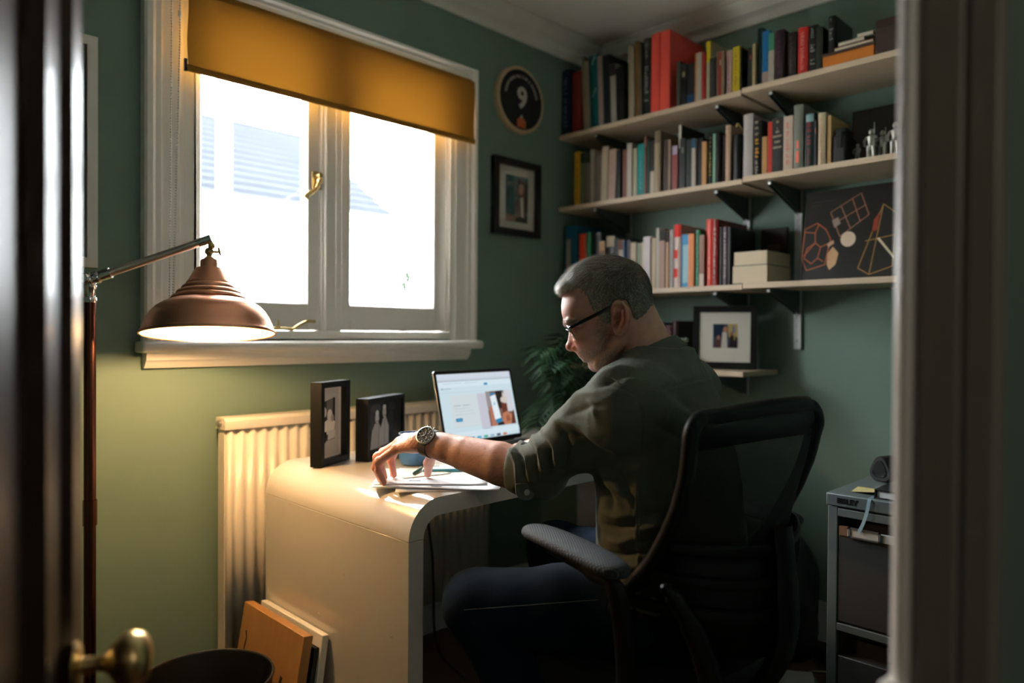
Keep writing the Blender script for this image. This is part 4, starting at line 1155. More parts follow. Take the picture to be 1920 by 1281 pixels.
patch('white_shard', [(1650, 446), (1654, 444), (1684, 478), (1684, 484)], (206, 190, 160))
patch('pale_facet', [(1556, 470), (1566, 458), (1578, 470), (1574, 490), (1562, 500), (1556, 490)], (190, 150, 110))
patch('pale_facet', [(1560, 410), (1572, 404), (1578, 416), (1566, 424)], (150, 130, 124))
patch('pale_facet', [(1554, 452), (1566, 446), (1568, 452), (1556, 459)], (190, 150, 120))
patch('red_facet', [(1642, 412), (1652, 398), (1650, 430), (1640, 434)], (150, 50, 20))
lines('small_lettering', [(uv(1516 + k * 5, 377 - k * .5), uv(1519 + k * 5, 376.6 - k * .5)) for k in range(10)] + [(uv(1516 + k * 5, 383 - k * .5), uv(1519 + k * 5, 382.6 - k * .5)) for k in range(4)], (70, 66, 60), .0012)
# two paperbacks lying page-edge outwards
def stack(z0, z1, y0, y1, x0, x1, lab, c):
    t = thing('book', lab, 'book', ((x0 + x1) / 2, (y0 + y1) / 2, z0))
    MB().box((x0, y0, z0), (x1, y1, z0 + .0012)).box((x0, y0, z1 - .0012), (x1, y1, z1)).box((x1 - .001, y0, z0), (x1, y1, z1)).obj('cover', bookmat(c), t)
    MB().box((x0 + .0005, y0 + .0005, z0 + .0012), (x1 - .001, y1 - .0005, z1 - .0012)).obj('pages', mat('cream_page_block', (.60, .48, .34), .8, bump=(400, .3, (1, 1, 40))), t)
zL = SZ[3] + .0003
stack(zL + .0035, zL + .066, 1.138, 1.266, 2.372, 2.56, 'thick paperback lying flat with cream page edges outward, lower of two', (24, 40, 36))
stack(zL + .0665, zL + .116, 1.140, 1.262, 2.374, 2.56, 'thick paperback lying flat with cream page edges outward, upper of two', (22, 22, 22))
t = thing('folder', 'tall dark brown folder standing behind the flat page-edge paperbacks', 'folder', (2.50, 1.2, zL))
b = MB(); b.obox((2.594, 1.215, zL + .112), (0, 1, 0), (1, 0, 0), (0, 0, 1), (.050, .010, .108)); b.obj('card', bookmat((40, 28, 22)), t, bevel=.001)
b = MB(); b.box((2.5835, 1.19, zL + .12), (2.584, 1.24, zL + .16)); b.obj('label', bookmat((90, 74, 60)), t)

# lowest shelf: dark books, flower in a pot, framed family photo
zt = SZ[4] + .0003
dark = [(1.640, 1.600, .150, (44, 52, 92), 'navy blue hardback standing first on the lowest shelf behind the man'), (1.598, 1.566, .175, (30, 34, 60), 'midnight blue taller hardback on the lowest shelf'),
        (1.564, 1.534, .165, (70, 22, 26), 'maroon hardback on the lowest shelf beside the blue ones'), (1.5325, 1.5085, .182, (48, 14, 16), 'very dark maroon hardback on the lowest shelf'), (1.660, 1.642, .178, (54, 16, 18), 'maroon hardback leftmost of the dark books on the lowest shelf')]
GR[4] = 'books on the lowest shelf'; SN[4] = 'lowest'
for (a, c, hh, col, lab) in dark:
    build_book(4, a, c, hh, col, '', 0, lab, 'h', .16, 0, xf=2.40, z0=zt, lab=lab)
fp = thing('flower_pot', 'small grey pot with a white flower beside the framed family photo', 'flower pot', (2.40, 1.462, zt))
b = MB(); b.lathe([(.026, 0), (.031, .055), (.032, .062), (.029, .062), (.026, .05), (.001, .05)], (2.390, 1.476, zt), n=24); b.obj('pot', mat('grey_pot_glaze', (.10, .11, .10), .5), fp, smooth=True)
random.seed(8)
b = MB(); fc = Vector((2.388, 1.472, zt + .100))
b.tube([(2.390, 1.476, zt + .045), fc], .0018, 6); b.obj('stem', mat('green_stem', (.06, .12, .03), .6), fp)
b = MB()
for k in range(16):
    a = k * 2.4; e = .2 + .9 * (k / 16)
    d = Vector((math.cos(a) * math.cos(e), math.sin(a) * math.cos(e), math.sin(e))); s_ = d.orthogonal().normalized()
    p = fc
    b.add([p, p + d * .012 + s_ * .007, p + d * .022, p + d * .012 - s_ * .007], [(0, 1, 2, 3)])
b.obj('petals', mat('white_petal', (.62, .64, .50), .6), fp, fix=False)
# family photograph in a deep black frame, turned towards the room
fx = Vector((2.405, 1.446, zt + .003)); rt = Vector((.42, -.905, 0)).normalized()   # its width runs away to the right
up = Vector((.905, .42, 0)).normalized() * .12 + Vector((0, 0, 1)); up.normalize(); nr = up.cross(rt).normalized()
if nr.dot(Vector((-1, -1, 0))) < 0: nr = -nr
def frame3(name, lab, cat, O, R_, U_, N_, w, h, bar, depth, mount, polys, recess=.004, fm=None, glaze=False):
    """free-standing frame: O = lower left corner of the front plane"""
    t = thing(name, lab, cat, O)
    Q = lambda u, v, d: O + R_ * u + U_ * v + N_ * d
    b = MB()
    o_ = [(0, 0), (w, 0), (w, h), (0, h)]; i_ = [(bar, bar), (w - bar, bar), (w - bar, h - bar), (bar, h - bar)]
    for k in range(4):
        l = (k + 1) % 4
        vs = [Q(*o_[k], 0), Q(*o_[l], 0), Q(*i_[l], 0), Q(*i_[k], 0), Q(*o_[k], -depth), Q(*o_[l], -depth), Q(*i_[l], -depth), Q(*i_[k], -depth)]
        b.add(vs, [(0, 1, 2, 3), (7, 6, 5, 4), (0, 4, 5, 1), (3, 2, 6, 7), (1, 5, 6, 2), (0, 3, 7, 4)])
    b.obj('frame', fm or M_black, t)
    b = MB(); b.add([Q(bar * .8, bar * .8, -recess), Q(w - bar * .8, bar * .8, -recess), Q(w - bar * .8, h - bar * .8, -recess), Q(bar * .8, h - bar * .8, -recess),
                     Q(bar * .8, bar * .8, -depth + .001), Q(w - bar * .8, bar * .8, -depth + .001), Q(w - bar * .8, h - bar * .8, -depth + .001), Q(bar * .8, h - bar * .8, -depth + .001)],
                    [(0, 1, 2, 3), (7, 6, 5, 4), (0, 4, 5, 1), (1, 5, 6, 2), (2, 6, 7, 3), (3, 7, 4, 0)])
    b.obj('mount', mount, t)
    b = MB()
    for k, (m, pl) in enumerate(polys):
        b.use(m); n = len(pl); d = -recess + .0003 + .00015 * k
        b.add([Q(u, v, d) for u, v in pl], [tuple(range(n))])
    b.obj('photograph', None, t, fix=False)
    if glaze:
        b = MB(); b.add([Q(bar, bar, -recess + .0035), Q(w - bar, bar, -recess + .0035), Q(w - bar, h - bar, -recess + .0035), Q(bar, h - bar, -recess + .0035)], [(0, 1, 2, 3)]); b.obj('glazing', M_glass, t)
    return t, Q
w_, h_ = .232, .236
u0, u1, w0, w1 = .074, .162, .078, .168
pol = [(I(70, 74, 96), [(u0, w0), (u1, w0), (u1, w1), (u0, w1)]), (I(22, 40, 66), [(u0, .12), (u0 + .040, .11), (u0 + .044, w1), (u0, w1)]), (I(186, 160, 104), [(u0 + .056, .12), (u1, .10), (u1, w1), (u0 + .052, w1)]),
       (I(110, 134, 166), [(u0 + .070, .135), (u0 + .078, .135), (u0 + .078, .160), (u0 + .070, .158)]), (I(206, 196, 186), [(u0 + .030, w0), (u0 + .052, w0), (u0 + .050, .136), (u0 + .034, .138)]),
       (I(190, 130, 104), ell(u0 + .044, .147, .008, .011)), (I(40, 30, 28), [(u0 + .058, w0), (u0 + .078, w0), (u0 + .074, .125), (u0 + .062, .125)]), (I(150, 104, 84), ell(u0 + .067, .131, .006, .008)),
       (I(96, 60, 54), [(u0 + .006, w0), (u0 + .030, w0), (u0 + .026, .11), (u0 + .012, .112)]), (I(170, 116, 92), ell(u0 + .020, .117, .006, .008)), (I(30, 26, 30), [(u0 + .078, w0), (u1, w0), (u1, .12), (u0 + .08, .118)])]
t, Q = frame3('photo_frame', 'black framed family photo in a wide cream mount on the lowest shelf', 'picture', fx, rt, up, nr, w_, h_, .024, .022, M_mount, pol)
b = MB(); b.add([Q(.10, .15, -.022), Q(.16, .15, -.022), Q(.15, .004, -.075), Q(.11, .004, -.075)], [(0, 1, 2, 3)]); b.obj('easel_back', M_blackmatt, t, fix=False)
# ------------------------------------------------------------------ things on the desk
zt = DZ + .0003
def G(v): v = min(255, int(v * 1.18)); return I(v, int(v * .98), int(v * .95))
# tall box frame, black-and-white portrait
R_ = Vector((.890, .455, 0)).normalized(); U_ = Vector((0, 0, 1)); N_ = Vector((R_.y, -R_.x, 0))
O = Vector((.9905, 1.706, zt))
pol = [(G(168), [(.026, .022), (.117, .022), (.117, .205), (.026, .205)]),
       (G(60), [(.026, .060), (.098, .066), (.098, .180), (.026, .168)]), (G(96), [(.056, .115), (.094, .12), (.096, .178), (.056, .172)]), (G(34), [(.082, .10), (.098, .10), (.098, .18), (.088, .18)]),
       (G(40), [(.026, .125), (.046, .120), (.046, .168), (.026, .166)]), (G(206), [(.026, .085), (.060, .080), (.094, .088), (.098, .112), (.074, .126), (.046, .116), (.026, .126)]), (G(190), [(.060, .064), (.096, .068), (.098, .09), (.064, .09)]),
       (G(28), [(.026, .060), (.050, .058), (.056, .088), (.026, .088)]), (G(186), ell(.044, .142, .010, .014)), (G(198), ell(.070, .132, .013, .017)), (G(210), ell(.036, .076, .004, .010)), (G(150), ell(.082, .124, .008, .010))]
M_boxin = mat('cream_photo_mount', (.74, .70, .66), .7)
frame3('photo_frame', 'tall black box frame with an old portrait of two people on the desk', 'photo frame', O, R_, U_, N_, .146, .226, .016, .034, M_boxin, pol, recess=.020, glaze=False)
R_ = Vector((.905, .425, 0)).normalized(); N_ = Vector((R_.y, -R_.x, 0))
O = Vector((1.130, 1.696, zt))
pol = [(G(26), [(.012, .012), (.198, .012), (.198, .163), (.012, .163)]), (G(60), ell(.03, .11, .012, .03)), (G(50), ell(.135, .10, .02, .03)), (G(44), ell(.16, .06, .016, .03)), (G(70), ell(.05, .145, .03, .012)), (G(48), ell(.14, .143, .024, .012)),
       (G(176), [(.020, .030), (.075, .030), (.082, .080), (.066, .102), (.046, .104), (.028, .080)]), (G(184), [(.070, .032), (.122, .036), (.122, .088), (.106, .116), (.088, .112), (.074, .080)]),
       (G(110), ell(.055, .118, .013, .019)), (G(196), ell(.056, .116, .010, .015)), (G(206), ell(.056, .131, .009, .008)), (G(190), ell(.096, .130, .011, .017)), (G(212), ell(.096, .145, .010, .007)), (G(140), ell(.056, .108, .005, .002)), (G(130), ell(.096, .121, .005, .002)), (G(120), [(.060, .03), (.0625, .03), (.066, .10), (.064, .10)]), (G(140), [(.092, .03), (.095, .03), (.098, .11), (.096, .11)])]
frame3('photo_frame', 'low black box frame with a monochrome couple beside the hand on the desk', 'photo frame', O, R_, U_, N_, .212, .175, .011, .040, M_blackmatt, pol, recess=.006, glaze=True)

# open laptop
M_alu = mat('silver_aluminium', (.62, .62, .63), .35, 1.0)
lt = thing('laptop', 'open silver laptop showing a pale blue web page on the desk', 'laptop', (1.54, 1.55, zt))
LR = Vector((.9985, .055, 0)).normalized(); LB = Vector((-LR.y, LR.x, 0))      # right, back
LC = Vector((1.541, 1.655, zt))                                                 # hinge centre
LW, LD = .349, .240
b = MB(); b.obox(LC - LB * (LD / 2) + Vector((0, 0, .0085)), LR, LB, (0, 0, 1), (LW / 2, LD / 2, .0065)); b.obj('base', M_alu, lt, bevel=.004, seg=3)
b = MB()
for r_ in range(6):
    for c_ in range(14):
        b.obox(LC - LB * (.030 + r_ * .0185) + LR * (-.130 + c_ * .020) + Vector((0, 0, .0155)), LR, LB, (0, 0, 1), (.0085, .0080, .0008))
b.obj('keyboard', M_blackmatt, lt, kind='stuff')
b = MB(); b.obox(LC - LB * .185 + Vector((0, 0, .0152)), LR, LB, (0, 0, 1), (.065, .042, .0003)); b.obj('trackpad', M_steel, lt)
tilt = math.radians(14)
LU = (Vector((0, 0, 1)) * math.cos(tilt) + LB * math.sin(tilt)).normalized(); LN = LR.cross(LU).normalized()
if LN.dot(Vector((0, -1, 0))) < 0: LN = -LN
LO = LC + Vector((0, 0, .016)) + LB * .002
LH = .236
def LQ(u, v, d=0): return LO + LR * ((u - .5) * LW) + LU * (v * LH) + LN * d
# rounded lid
def rrect(w, h, r, n=5):
    out = []
    for cx, cy, a0 in ((w - r, h - r, 0), (r, h - r, 90), (r, r, 180), (w - r, r, 270)):
        out += [(cx + r * math.cos(math.radians(a0 + 90 * i / n)), cy + r * math.sin(math.radians(a0 + 90 * i / n))) for i in range(n + 1)]
    return out
rr = rrect(1, 1, .035)
rr = [(u, .0 + v) for u, v in rr]
MB().prism(rr, lambda u, v, d: LQ(u, v, d), -.0055, -.0002).obj('lid', M_alu, lt, bevel=.001)
MB().prism([(.5 + (u - .5) * .995, .5 + (v - .5) * .993) for u, v in rr], lambda u, v, d: LQ(u, v, d), -.0001, .0006).obj('bezel', M_black, lt)
def scr(c, e=1.0):
    k = ('scr', c, e)
    if k not in ink:
        m = bpy.data.materials.new('lit_screen'); m.use_nodes = True
        p = m.node_tree.nodes['Principled BSDF']; p.inputs['Base Color'].default_value = (.01, .01, .01, 1); p.inputs['Roughness'].default_value = .25
        p.inputs['Emission Color'].default_value = (*lin(c), 1); p.inputs['Emission Strength'].default_value = e
        ink[k] = m
    return ink[k]
sc_ = bpy.data.objects.new('tmp', None); bpy.data.objects.remove(sc_)
b = MB()
def sp(c, pts, e=1.0):
    b.use(scr(c, e)); k = len(b.f)
    b.add([LQ(.030 + u * .94, .065 + v * .885, .0008 + .00004 * k) for u, v in pts], [tuple(range(len(pts)))])
def sr(c, u0, v0, u1, v1): sp(c, [(u0, v0), (u1, v0), (u1, v1), (u0, v1)])
sr((200, 220, 228), 0, 0, 1, 1)
sr((206, 214, 226), 0, .925, 1, 1); sr((196, 204, 214), 0, .895, 1, .922); sr((120, 134, 144), 0, .888, 1, .894)
sr((212, 228, 236), 0, .80, 1, .886); sr((190, 208, 218), .06, .85, .30, .862); sr((190, 208, 218), .34, .85, .52, .862)
sp((40, 140, 190), rrect(.055, .035, .016) and [(.60 + u, .805 + v) for u, v in rrect(.055, .035, .016)])
sr((90, 120, 140), .035, .772, .05, .79); sr((166, 186, 198), .055, .775, .16, .786)
sr((188, 206, 214), .0, .72, .6, .726)
sr((206, 216, 220), .12, .20, .48, .68); sr((196, 196, 208), .48, .14, .60, .68)
sr((168, 184, 188), .16, .515, .25, .53); sr((168, 184, 188), .27, .515, .37, .53); sr((186, 200, 204), .16, .47, .36, .48); sr((190, 202, 206), .16, .43, .40, .438); sr((180, 196, 200), .16, .385, .42, .392)
sp((38, 132, 180), [(.155 + u, .285 + v) for u, v in rrect(.088, .052, .012)])
sr((120, 170, 200), .175, .305, .225, .316)
sr((186, 202, 206), .12, .20, .48, .204)
# photograph of hands holding a phone, printed on the page
sr((120, 92, 82), .60, .16, .97, .70)
sr((40, 34, 32), .74, .42, .90, .70); sr((206, 206, 214), .86, .36, .97, .70); sr((150, 140, 140), .60, .40, .66, .70); sr((176, 116, 92), .62, .16, .72, .46); sr((104, 54, 40), .80, .30, .88, .50)
sp((206, 196, 188), [(.80, .52), (.86, .49), (.90, .55), (.87, .62), (.84, .69), (.83, .60), (.80, .58)])
sp((182, 120, 92), [(.78, .16), (.92, .16), (.94, .30), (.86, .37), (.80, .34), (.78, .26)]); sp((150, 88, 66), [(.84, .20), (.90, .22), (.88, .31), (.84, .29)]); sp((96, 54, 44), [(.90, .16), (.97, .16), (.97, .40), (.93, .30)]); sp((24, 26, 30), [(.70, .16), (.80, .16), (.79, .21), (.71, .20)])
sp((40, 130, 178), [(.655, .62), (.72, .655), (.735, .68), (.66, .665)])
sp((224, 234, 240), [(.675, .25), (.765, .265), (.735, .645), (.655, .62)]); sp((40, 130, 178), [(.690, .19), (.775, .225), (.765, .275), (.68, .255)]); sp((90, 170, 210), [(.69, .48), (.712, .485), (.708, .53), (.698, .53)])
sr((150, 170, 180), .50, .135, .62, .142); sr((210, 226, 234), .0, .05, 1, .13)
for k, c in enumerate(((90, 110, 130), (60, 160, 200), (60, 170, 150), (150, 180, 200), (80, 90, 110), (200, 120, 100))): sr(c, .30 + k * .09, .008, .355 + k * .09, .042)
b.obj('screen', None, lt, fix=False)
b = MB(); b.tube([LC + LR * -.13 + Vector((0, 0, .015)) + LB * .003, LC + LR * .13 + Vector((0, 0, .015)) + LB * .003], .005, 10); b.obj('hinge', M_black, lt)

# papers under the hand
random.seed(6)
def sheet(name, lab, O, ang, w, h, z, curl=0.0, m=M_paper, marks=(), group='papers on the desk'):
    R_ = Vector((math.cos(ang), math.sin(ang), 0)); F_ = Vector((-math.sin(ang), math.cos(ang), 0))
    t = thing(name, lab, 'paper', (O[0], O[1], z), group)
    b = MB(); nx, ny = 10, 10
    vs = []
    for j in range(ny + 1):
        for i in range(nx + 1):
            u, v = i / nx, j / ny
            zz = z + curl * (max(0, u - .6) ** 2 * 2 + max(0, .4 - v) ** 2 * 1.6) + .0004 * math.sin(u * 5 + v * 3) + .0005
            vs.append(Vector((O[0], O[1], 0)) + R_ * (u * w) + F_ * (v * h) + Vector((0, 0, zz)))
    b.add(vs, [(j * (nx + 1) + i, j * (nx + 1) + i + 1, (j + 1) * (nx + 1) + i + 1, (j + 1) * (nx + 1) + i) for j in range(ny) for i in range(nx)])
    o = b.obj('page', m, t, smooth='all', fix=False)
    md = o.modifiers.new('thick', 'SOLIDIFY'); md.thickness = .0003
    if marks:
        b = MB()
        for (u, v, a, c) in marks:
            p = Vector((O[0], O[1], z + .0014)) + R_ * (u * w) + F_ * (v * h)
            b.obox(p, R_, F_, (0, 0, 1), (a, c, .0001))
        b.obj('print', I(90, 96, 110), t)
    return t
sheet('paper_sheet', 'white paper sheet lowest of the loose pile, its left corner over the desk edge', (.958, 1.33), math.radians(-38), .21, .297, DZ + .0004)
sheet('paper_sheet', 'white paper sheet sticking out to the left under the fingertips', (.938, 1.405), math.radians(-47), .297, .16, DZ + .0016)
sheet('paper_sheet', 'long white sheet whose corner reaches under the elbow', (.945, 1.405), math.radians(-51.5), .297, .21, DZ + .0028, .004, marks=[(.10 + .04 * k, .30, .004, .0012) for k in range(3)] + [(.5, .12, .012, .003)])
sheet('paper_sheet', 'white printed sheet topmost of the pile under fingers and thumb', (.955, 1.42), math.radians(-44), .27, .20, DZ + .0046, .003, marks=[(.36, .22, .014, .004), (.5, .5, .05, .001), (.5, .56, .05, .001), (.45, .62, .04, .001), (.7, .3, .03, .001)])
sheet('leaflet', 'pale yellow tinted leaflet lying beyond the thumb', (1.05, 1.42), math.radians(-12), .13, .10, DZ + .0062, .0, mat('pale_yellow_paper', (.80, .78, .62), .7))

# blue mug behind the hand, teal notebook with a pen
mg = thing('mug', 'blue glazed mug half hidden behind the hand and watch', 'mug', (1.205, 1.585, zt))
M_mug = mat('blue_glaze', lin((62, 120, 178)), .25, coat=.4)
b = MB(); b.lathe([(.030, 0), (.036, .003), (.041, .015), (.043, .040), (.042, .078), (.0425, .085), (.0400, .085), (.039, .076), (.039, .02), (.030, .007), (.001, .006)], (1.205, 1.585, zt), n=36); b.obj('cup', M_mug, mg, smooth=True)
b = MB(); b.tube(smooth_path([(1.244, 1.600, zt + .070), (1.266, 1.606, zt + .066), (1.272, 1.608, zt + .042), (1.262, 1.605, zt + .022), (1.243, 1.599, zt + .016)]), .0048, 10); b.obj('handle', M_mug, mg, smooth=True)
b = MB(); b.tube([(1.205 + .0412 * math.cos(a), 1.585 + .0412 * math.sin(a), zt + .0855) for a in [2 * math.pi * k / 36 for k in range(36)]], .0012, 6, closed=True); b.obj('rim', mat('pale_rim_glaze', (.55, .60, .62), .3), mg, smooth=True)
nb = thing('notebook', 'white notebook with teal blue edge beyond the thumb', 'notebook', (1.30, 1.46, zt))
a_ = math.radians(-38); NR = Vector((math.cos(a_), math.sin(a_), 0)); NF = Vector((-math.sin(a_), math.cos(a_), 0)); NC = Vector((1.262, 1.448, zt))
M_teal = mat('teal_cloth_cover', lin((52, 142, 168)), .5)
b = MB(); b.obox(NC + Vector((0, 0, .0012)), NR, NF, (0, 0, 1), (.105, .075, .0012)); b.obox(NC - NF * .074 + Vector((0, 0, .007)), NR, NF, (0, 0, 1), (.105, .0012, .0058)); b.obj('cover', M_teal, nb, bevel=.0006)
b = MB(); b.obox(NC + NF * .002 + Vector((0, 0, .0078)), NR, NF, (0, 0, 1), (.103, .072, .0052)); b.obj('pages', M_paper, nb)
b = MB()
for k in range(5): b.obox(NC + NF * (.03 - k * .013) + Vector((0, 0, .0132)), NR, NF, (0, 0, 1), (.07, .001, .0001))
b.obox(NC + NR * -.07 + NF * -.035 + Vector((0, 0, .0132)), NR, NF, (0, 0, 1), (.008, .006, .0001)); b.obj('print', I(90, 120, 110), nb)
pn = thing('pen', 'dark green pen lying across the papers behind the thumb', 'pen', (1.12, 1.45, DZ + .008))
p0, p1 = Vector((1.085, 1.432, DZ + .0115)), Vector((1.145, 1.475, DZ + .0115)); b = MB(); b.tube([p0, p0 + (p1 - p0) * .1, p1], [.0008, .004, .004], 10); b.obj('barrel', mat('dark_green_plastic', (.02, .08, .06), .3), pn, smooth=True)
b = MB(); b.tube([p1 + Vector((0, 0, .004)), p0 * .45 + p1 * .55 + Vector((0, 0, .0045))], .0012, 6); b.obj('clip', M_chrome, pn)

# palm in a pot at the far end of the desk
pl = thing('potted_palm', 'dark green potted palm at the far end of the desk behind the man', 'plant', (2.06, 1.765, zt))
b = MB(); b.lathe([(.055, 0), (.070, .10), (.073, .112), (.067, .112), (.063, .095), (.001, .095)], (2.06, 1.765, zt), n=32); b.obj('pot', mat('dark_clay_pot', (.05, .045, .04), .6), pl, smooth=True)
b = MB(); b.lathe([(.063, .092), (.03, .098), (.001, .099)], (2.06, 1.765, zt), n=20); b.obj('soil', mat('potting_soil', (.02, .014, .01), .95, bump=(80, 1)), pl)
M_palm = mat('palm_leaf', (.012, .036, .012), .65, spec=.12, var=(6, .35))
random.seed(15)
base = Vector((2.06, 1.765, zt + .095))
fronds = [(-155, .26, .33, 0), (-120, .20, .22, 0), (-175, .20, .40, 0), (160, .13, .36, 0), (-100, .12, .42, 0), (-60, .16, .34, 0), (-30, .20, .26, 0), (-140, .33, .16, 1), (-165, .29, .10, 1), (-95, .27, .12, 1), (-15, .18, .36, 0), (175, .10, .28, 0), (-128, .14, .46, 0), (-148, .24, .26, 0)]
for (az, reach, hgt, droop) in fronds:
    reach *= .88; hgt = hgt * .66 + .02
    a = math.radians(az); d = Vector((math.cos(a), math.sin(a), 0))
    tip = base + d * reach + Vector((0, 0, hgt - .09 - .05 * droop))
    mid = base + d * reach * .35 + Vector((0, 0, hgt * .95 + .02))
    pts = [base * (1 - t) ** 2 + mid * (2 * t * (1 - t)) + tip * t * t for t in [i / 16 for i in range(17)]]
    b = MB(); b.tube(pts, [.0022 - .0016 * i / 16 for i in range(17)], 5)
    for i in range(5, 17):
        tdir = (pts[min(i + 1, 16)] - pts[i - 1]).normalized(); side = tdir.cross(Vector((0, 0, 1))).normalized()
        L = .115 * math.sin(math.pi * (i - 3) / 15) + .025
        for s_ in (-1, 1):
            dr = (side * s_ * .80 + tdir * .62 + Vector((0, 0, -.22 + random.uniform(-.1, .1)))).normalized(); wv = tdir * .0075
            q0 = pts[i]; q1 = q0 + dr * L * .5 + Vector((0, 0, .006)); q2 = q0 + dr * L + Vector((0, 0, -.018))
            q2.z = max(q2.z, zt + .004); q1.z = max(q1.z, zt + .008)
            b.add([q0, q1 - wv + Vector((0, 0, .003)), q2, q1 + wv - Vector((0, 0, .003)), q1], [(0, 1, 4), (1, 2, 4), (2, 3, 4), (3, 0, 4)])
    b.obj('frond', M_palm, pl, fix=False)

# ------------------------------------------------------------------ door on the left, jamb on the right
dr = bpy.data.objects.new('door_1', None); COL.objects.link(dr); dr.location = (-.08, .2, 0); ORG[dr] = Vector(dr.location); meta(dr, kind='structure')
ph = math.radians(24)
DD = Vector((math.sin(ph), math.cos(ph), 0)); DN = Vector((math.cos(ph), -math.sin(ph), 0))
H0 = Vector((-.08, .2, 0))
M_door = mat('dark_varnished_door', (.030, .014, .008), .42, spec=.22, coat=.05)
def DP(s_, t_, z): return H0 + DD * s_ + DN * t_ + Vector((0, 0, z))
def dbox(b, s0, s1, t0, t1, z0, z1):
    vs = [DP(s_, t_, z) for z in (z0, z1) for s_, t_ in ((s0, t0), (s1, t0), (s1, t1), (s0, t1))]
    b.add(vs, [(0, 3, 2, 1), (4, 5, 6, 7), (0, 1, 5, 4), (1, 2, 6, 5), (2, 3, 7, 6), (3, 0, 4, 7)])
b = MB()
dbox(b, .69, .736, -.038, 0, .01, 1.99); dbox(b, 0, .10, -.038, 0, .01, 1.99)
for z0, z1 in ((.01, .20), (1.90, 1.99)): dbox(b, .10, .69, -.038, 0, z0, z1)
b.obj('door_frame', M_door, dr, bevel=.003)
for z0, z1 in ((.20, 1.90),):
    b = MB()
    # raised and fielded panel built as nested frames
    cs_, cz = .395, (z0 + z1) / 2; hw, hh = .295, (z1 - z0) / 2
    lv = [(0, 0.0), (.014, -.008), (.022, -.008), (.072, -.008), (.082, -.023), (.15, -.023)]
    rings = []
    for ins, t_ in lv:
        rings.append([DP(cs_ - hw + ins, t_, cz - hh + ins), DP(cs_ + hw - ins, t_, cz - hh + ins), DP(cs_ + hw - ins, t_, cz + hh - ins), DP(cs_ - hw + ins, t_, cz + hh - ins)])
    vs = [v for r in rings for v in r]; fs = []
    for i in range(len(rings) - 1):
        for k in range(4):
            l = (k + 1) % 4; fs.append((i * 4 + k, i * 4 + l, i * 4 + 4 + l, i * 4 + 4 + k))
    k = (len(rings) - 1) * 4; fs.append((k, k + 1, k + 2, k + 3))
    b.add(vs, fs); b.obj('door_panel', M_door, dr, fix=False)
b = MB(); dbox(b, .10, .69, -.034, -.026, .20, 1.90); b.obj('door_back', M_door, dr)
# knob
KP = DP(.692, 0, .757)
hd = MB()
hd.lathe([(.024, 0), (.025, .002), (.022, .005), (.011, .007)], KP, DN, 28)
hd.lathe([(.0085, .004), (.0075, .020), (.009, .028), (.014, .033), (.0235, .039), (.0275, .047), (.0285, .055), (.0265, .063), (.020, .069), (.010, .072), (.001, .0725)], KP, DN, 32)
hd.obj('door_knob', M_brass, dr, smooth=True)
b = MB(); dbox(b, .7362, .738, -.030, -.010, .70, .86); b.obj('latch_plate', M_brass, dr)
for z in (.25, 1.0, 1.75):
    b = MB(); b.tube([DP(-.004, .004, z - .045), DP(-.004, .004, z + .045)], .006, 10); b.obj('hinge', M_brass, dr, smooth=True)

jb = bpy.data.objects.new('trim_3', None); COL.objects.link(jb); jb.location = (.68, .17, 0); ORG[jb] = Vector(jb.location); meta(jb, kind='structure')
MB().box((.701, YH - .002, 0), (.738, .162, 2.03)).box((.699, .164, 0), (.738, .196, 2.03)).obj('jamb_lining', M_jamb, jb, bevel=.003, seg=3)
b = MB()
b.prism([(.738, .194), (.707, .194)] + arc(.711, .206, .0125, 180, 90, 8) + [(.738, .2185)], lambda u, v, d: (u, v, d), .79, 2.03)
b.obj('jamb_bead', M_white, jb, smooth=True)
b = MB()
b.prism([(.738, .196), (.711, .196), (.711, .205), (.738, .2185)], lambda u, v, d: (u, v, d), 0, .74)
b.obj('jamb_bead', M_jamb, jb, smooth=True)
b = MB()
b.box((.694, .197, .735), (.738, .222, .790)).box((.684, .206, .770), (.699, .222, .792)); b.obj('latch_keep', M_white, jb, bevel=.005, seg=3)
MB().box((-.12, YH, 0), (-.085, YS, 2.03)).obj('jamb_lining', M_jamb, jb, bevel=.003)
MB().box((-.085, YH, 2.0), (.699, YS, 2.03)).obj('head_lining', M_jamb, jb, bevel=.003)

# ------------------------------------------------------------------ filing cabinet and what stands on it
M_cab = mat('grey_green_steel_enamel', (.115, .135, .130), .35, spec=.5)
M_cabf = mat('dark_steel_drawer', (.050, .048, .042), .45)
fc = thing('filing_cabinet', 'grey steel filing cabinet at right behind the door jamb', 'filing cabinet', (2.2, .475, 0))
CX0, CX1, CY0, CY1, CH = 1.826, 2.40, .245, .711, .71
MB().box((CX0 + .052, CY0, .02), (CX1, CY1 - .001, CH - .032)).box((CX0 + .01, CY0, .02), (CX0 + .052, CY0 + .012, CH - .032)).box((CX0 + .01, CY1 - .013, .02), (CX0 + .052, CY1 - .001, CH - .032)).obj('carcass', M_cab, fc, bevel=.002)
MB().box((CX0 - .002, CY0, CH - .031), (CX1, CY1 + .004, CH)).obj('top', M_cab, fc, bevel=.003)
for y in (CY0, CY1 - .024): MB().box((CX0 + .001, y, .02), (CX0 + .012, y + .024, CH - .032)).obj('side_post', M_cab, fc, bevel=.002)
MB().box((CX0 + .001, CY0 + .024, CH - .055), (CX0 + .012, CY1 - .024, CH - .036)).obj('top_rail', M_cab, fc, bevel=.001)
MB().box((CX0 + .001, CY0 + .024, .372), (CX0 + .012, CY1 - .024, .390)).obj('mid_rail', M_cab, fc, bevel=.001)
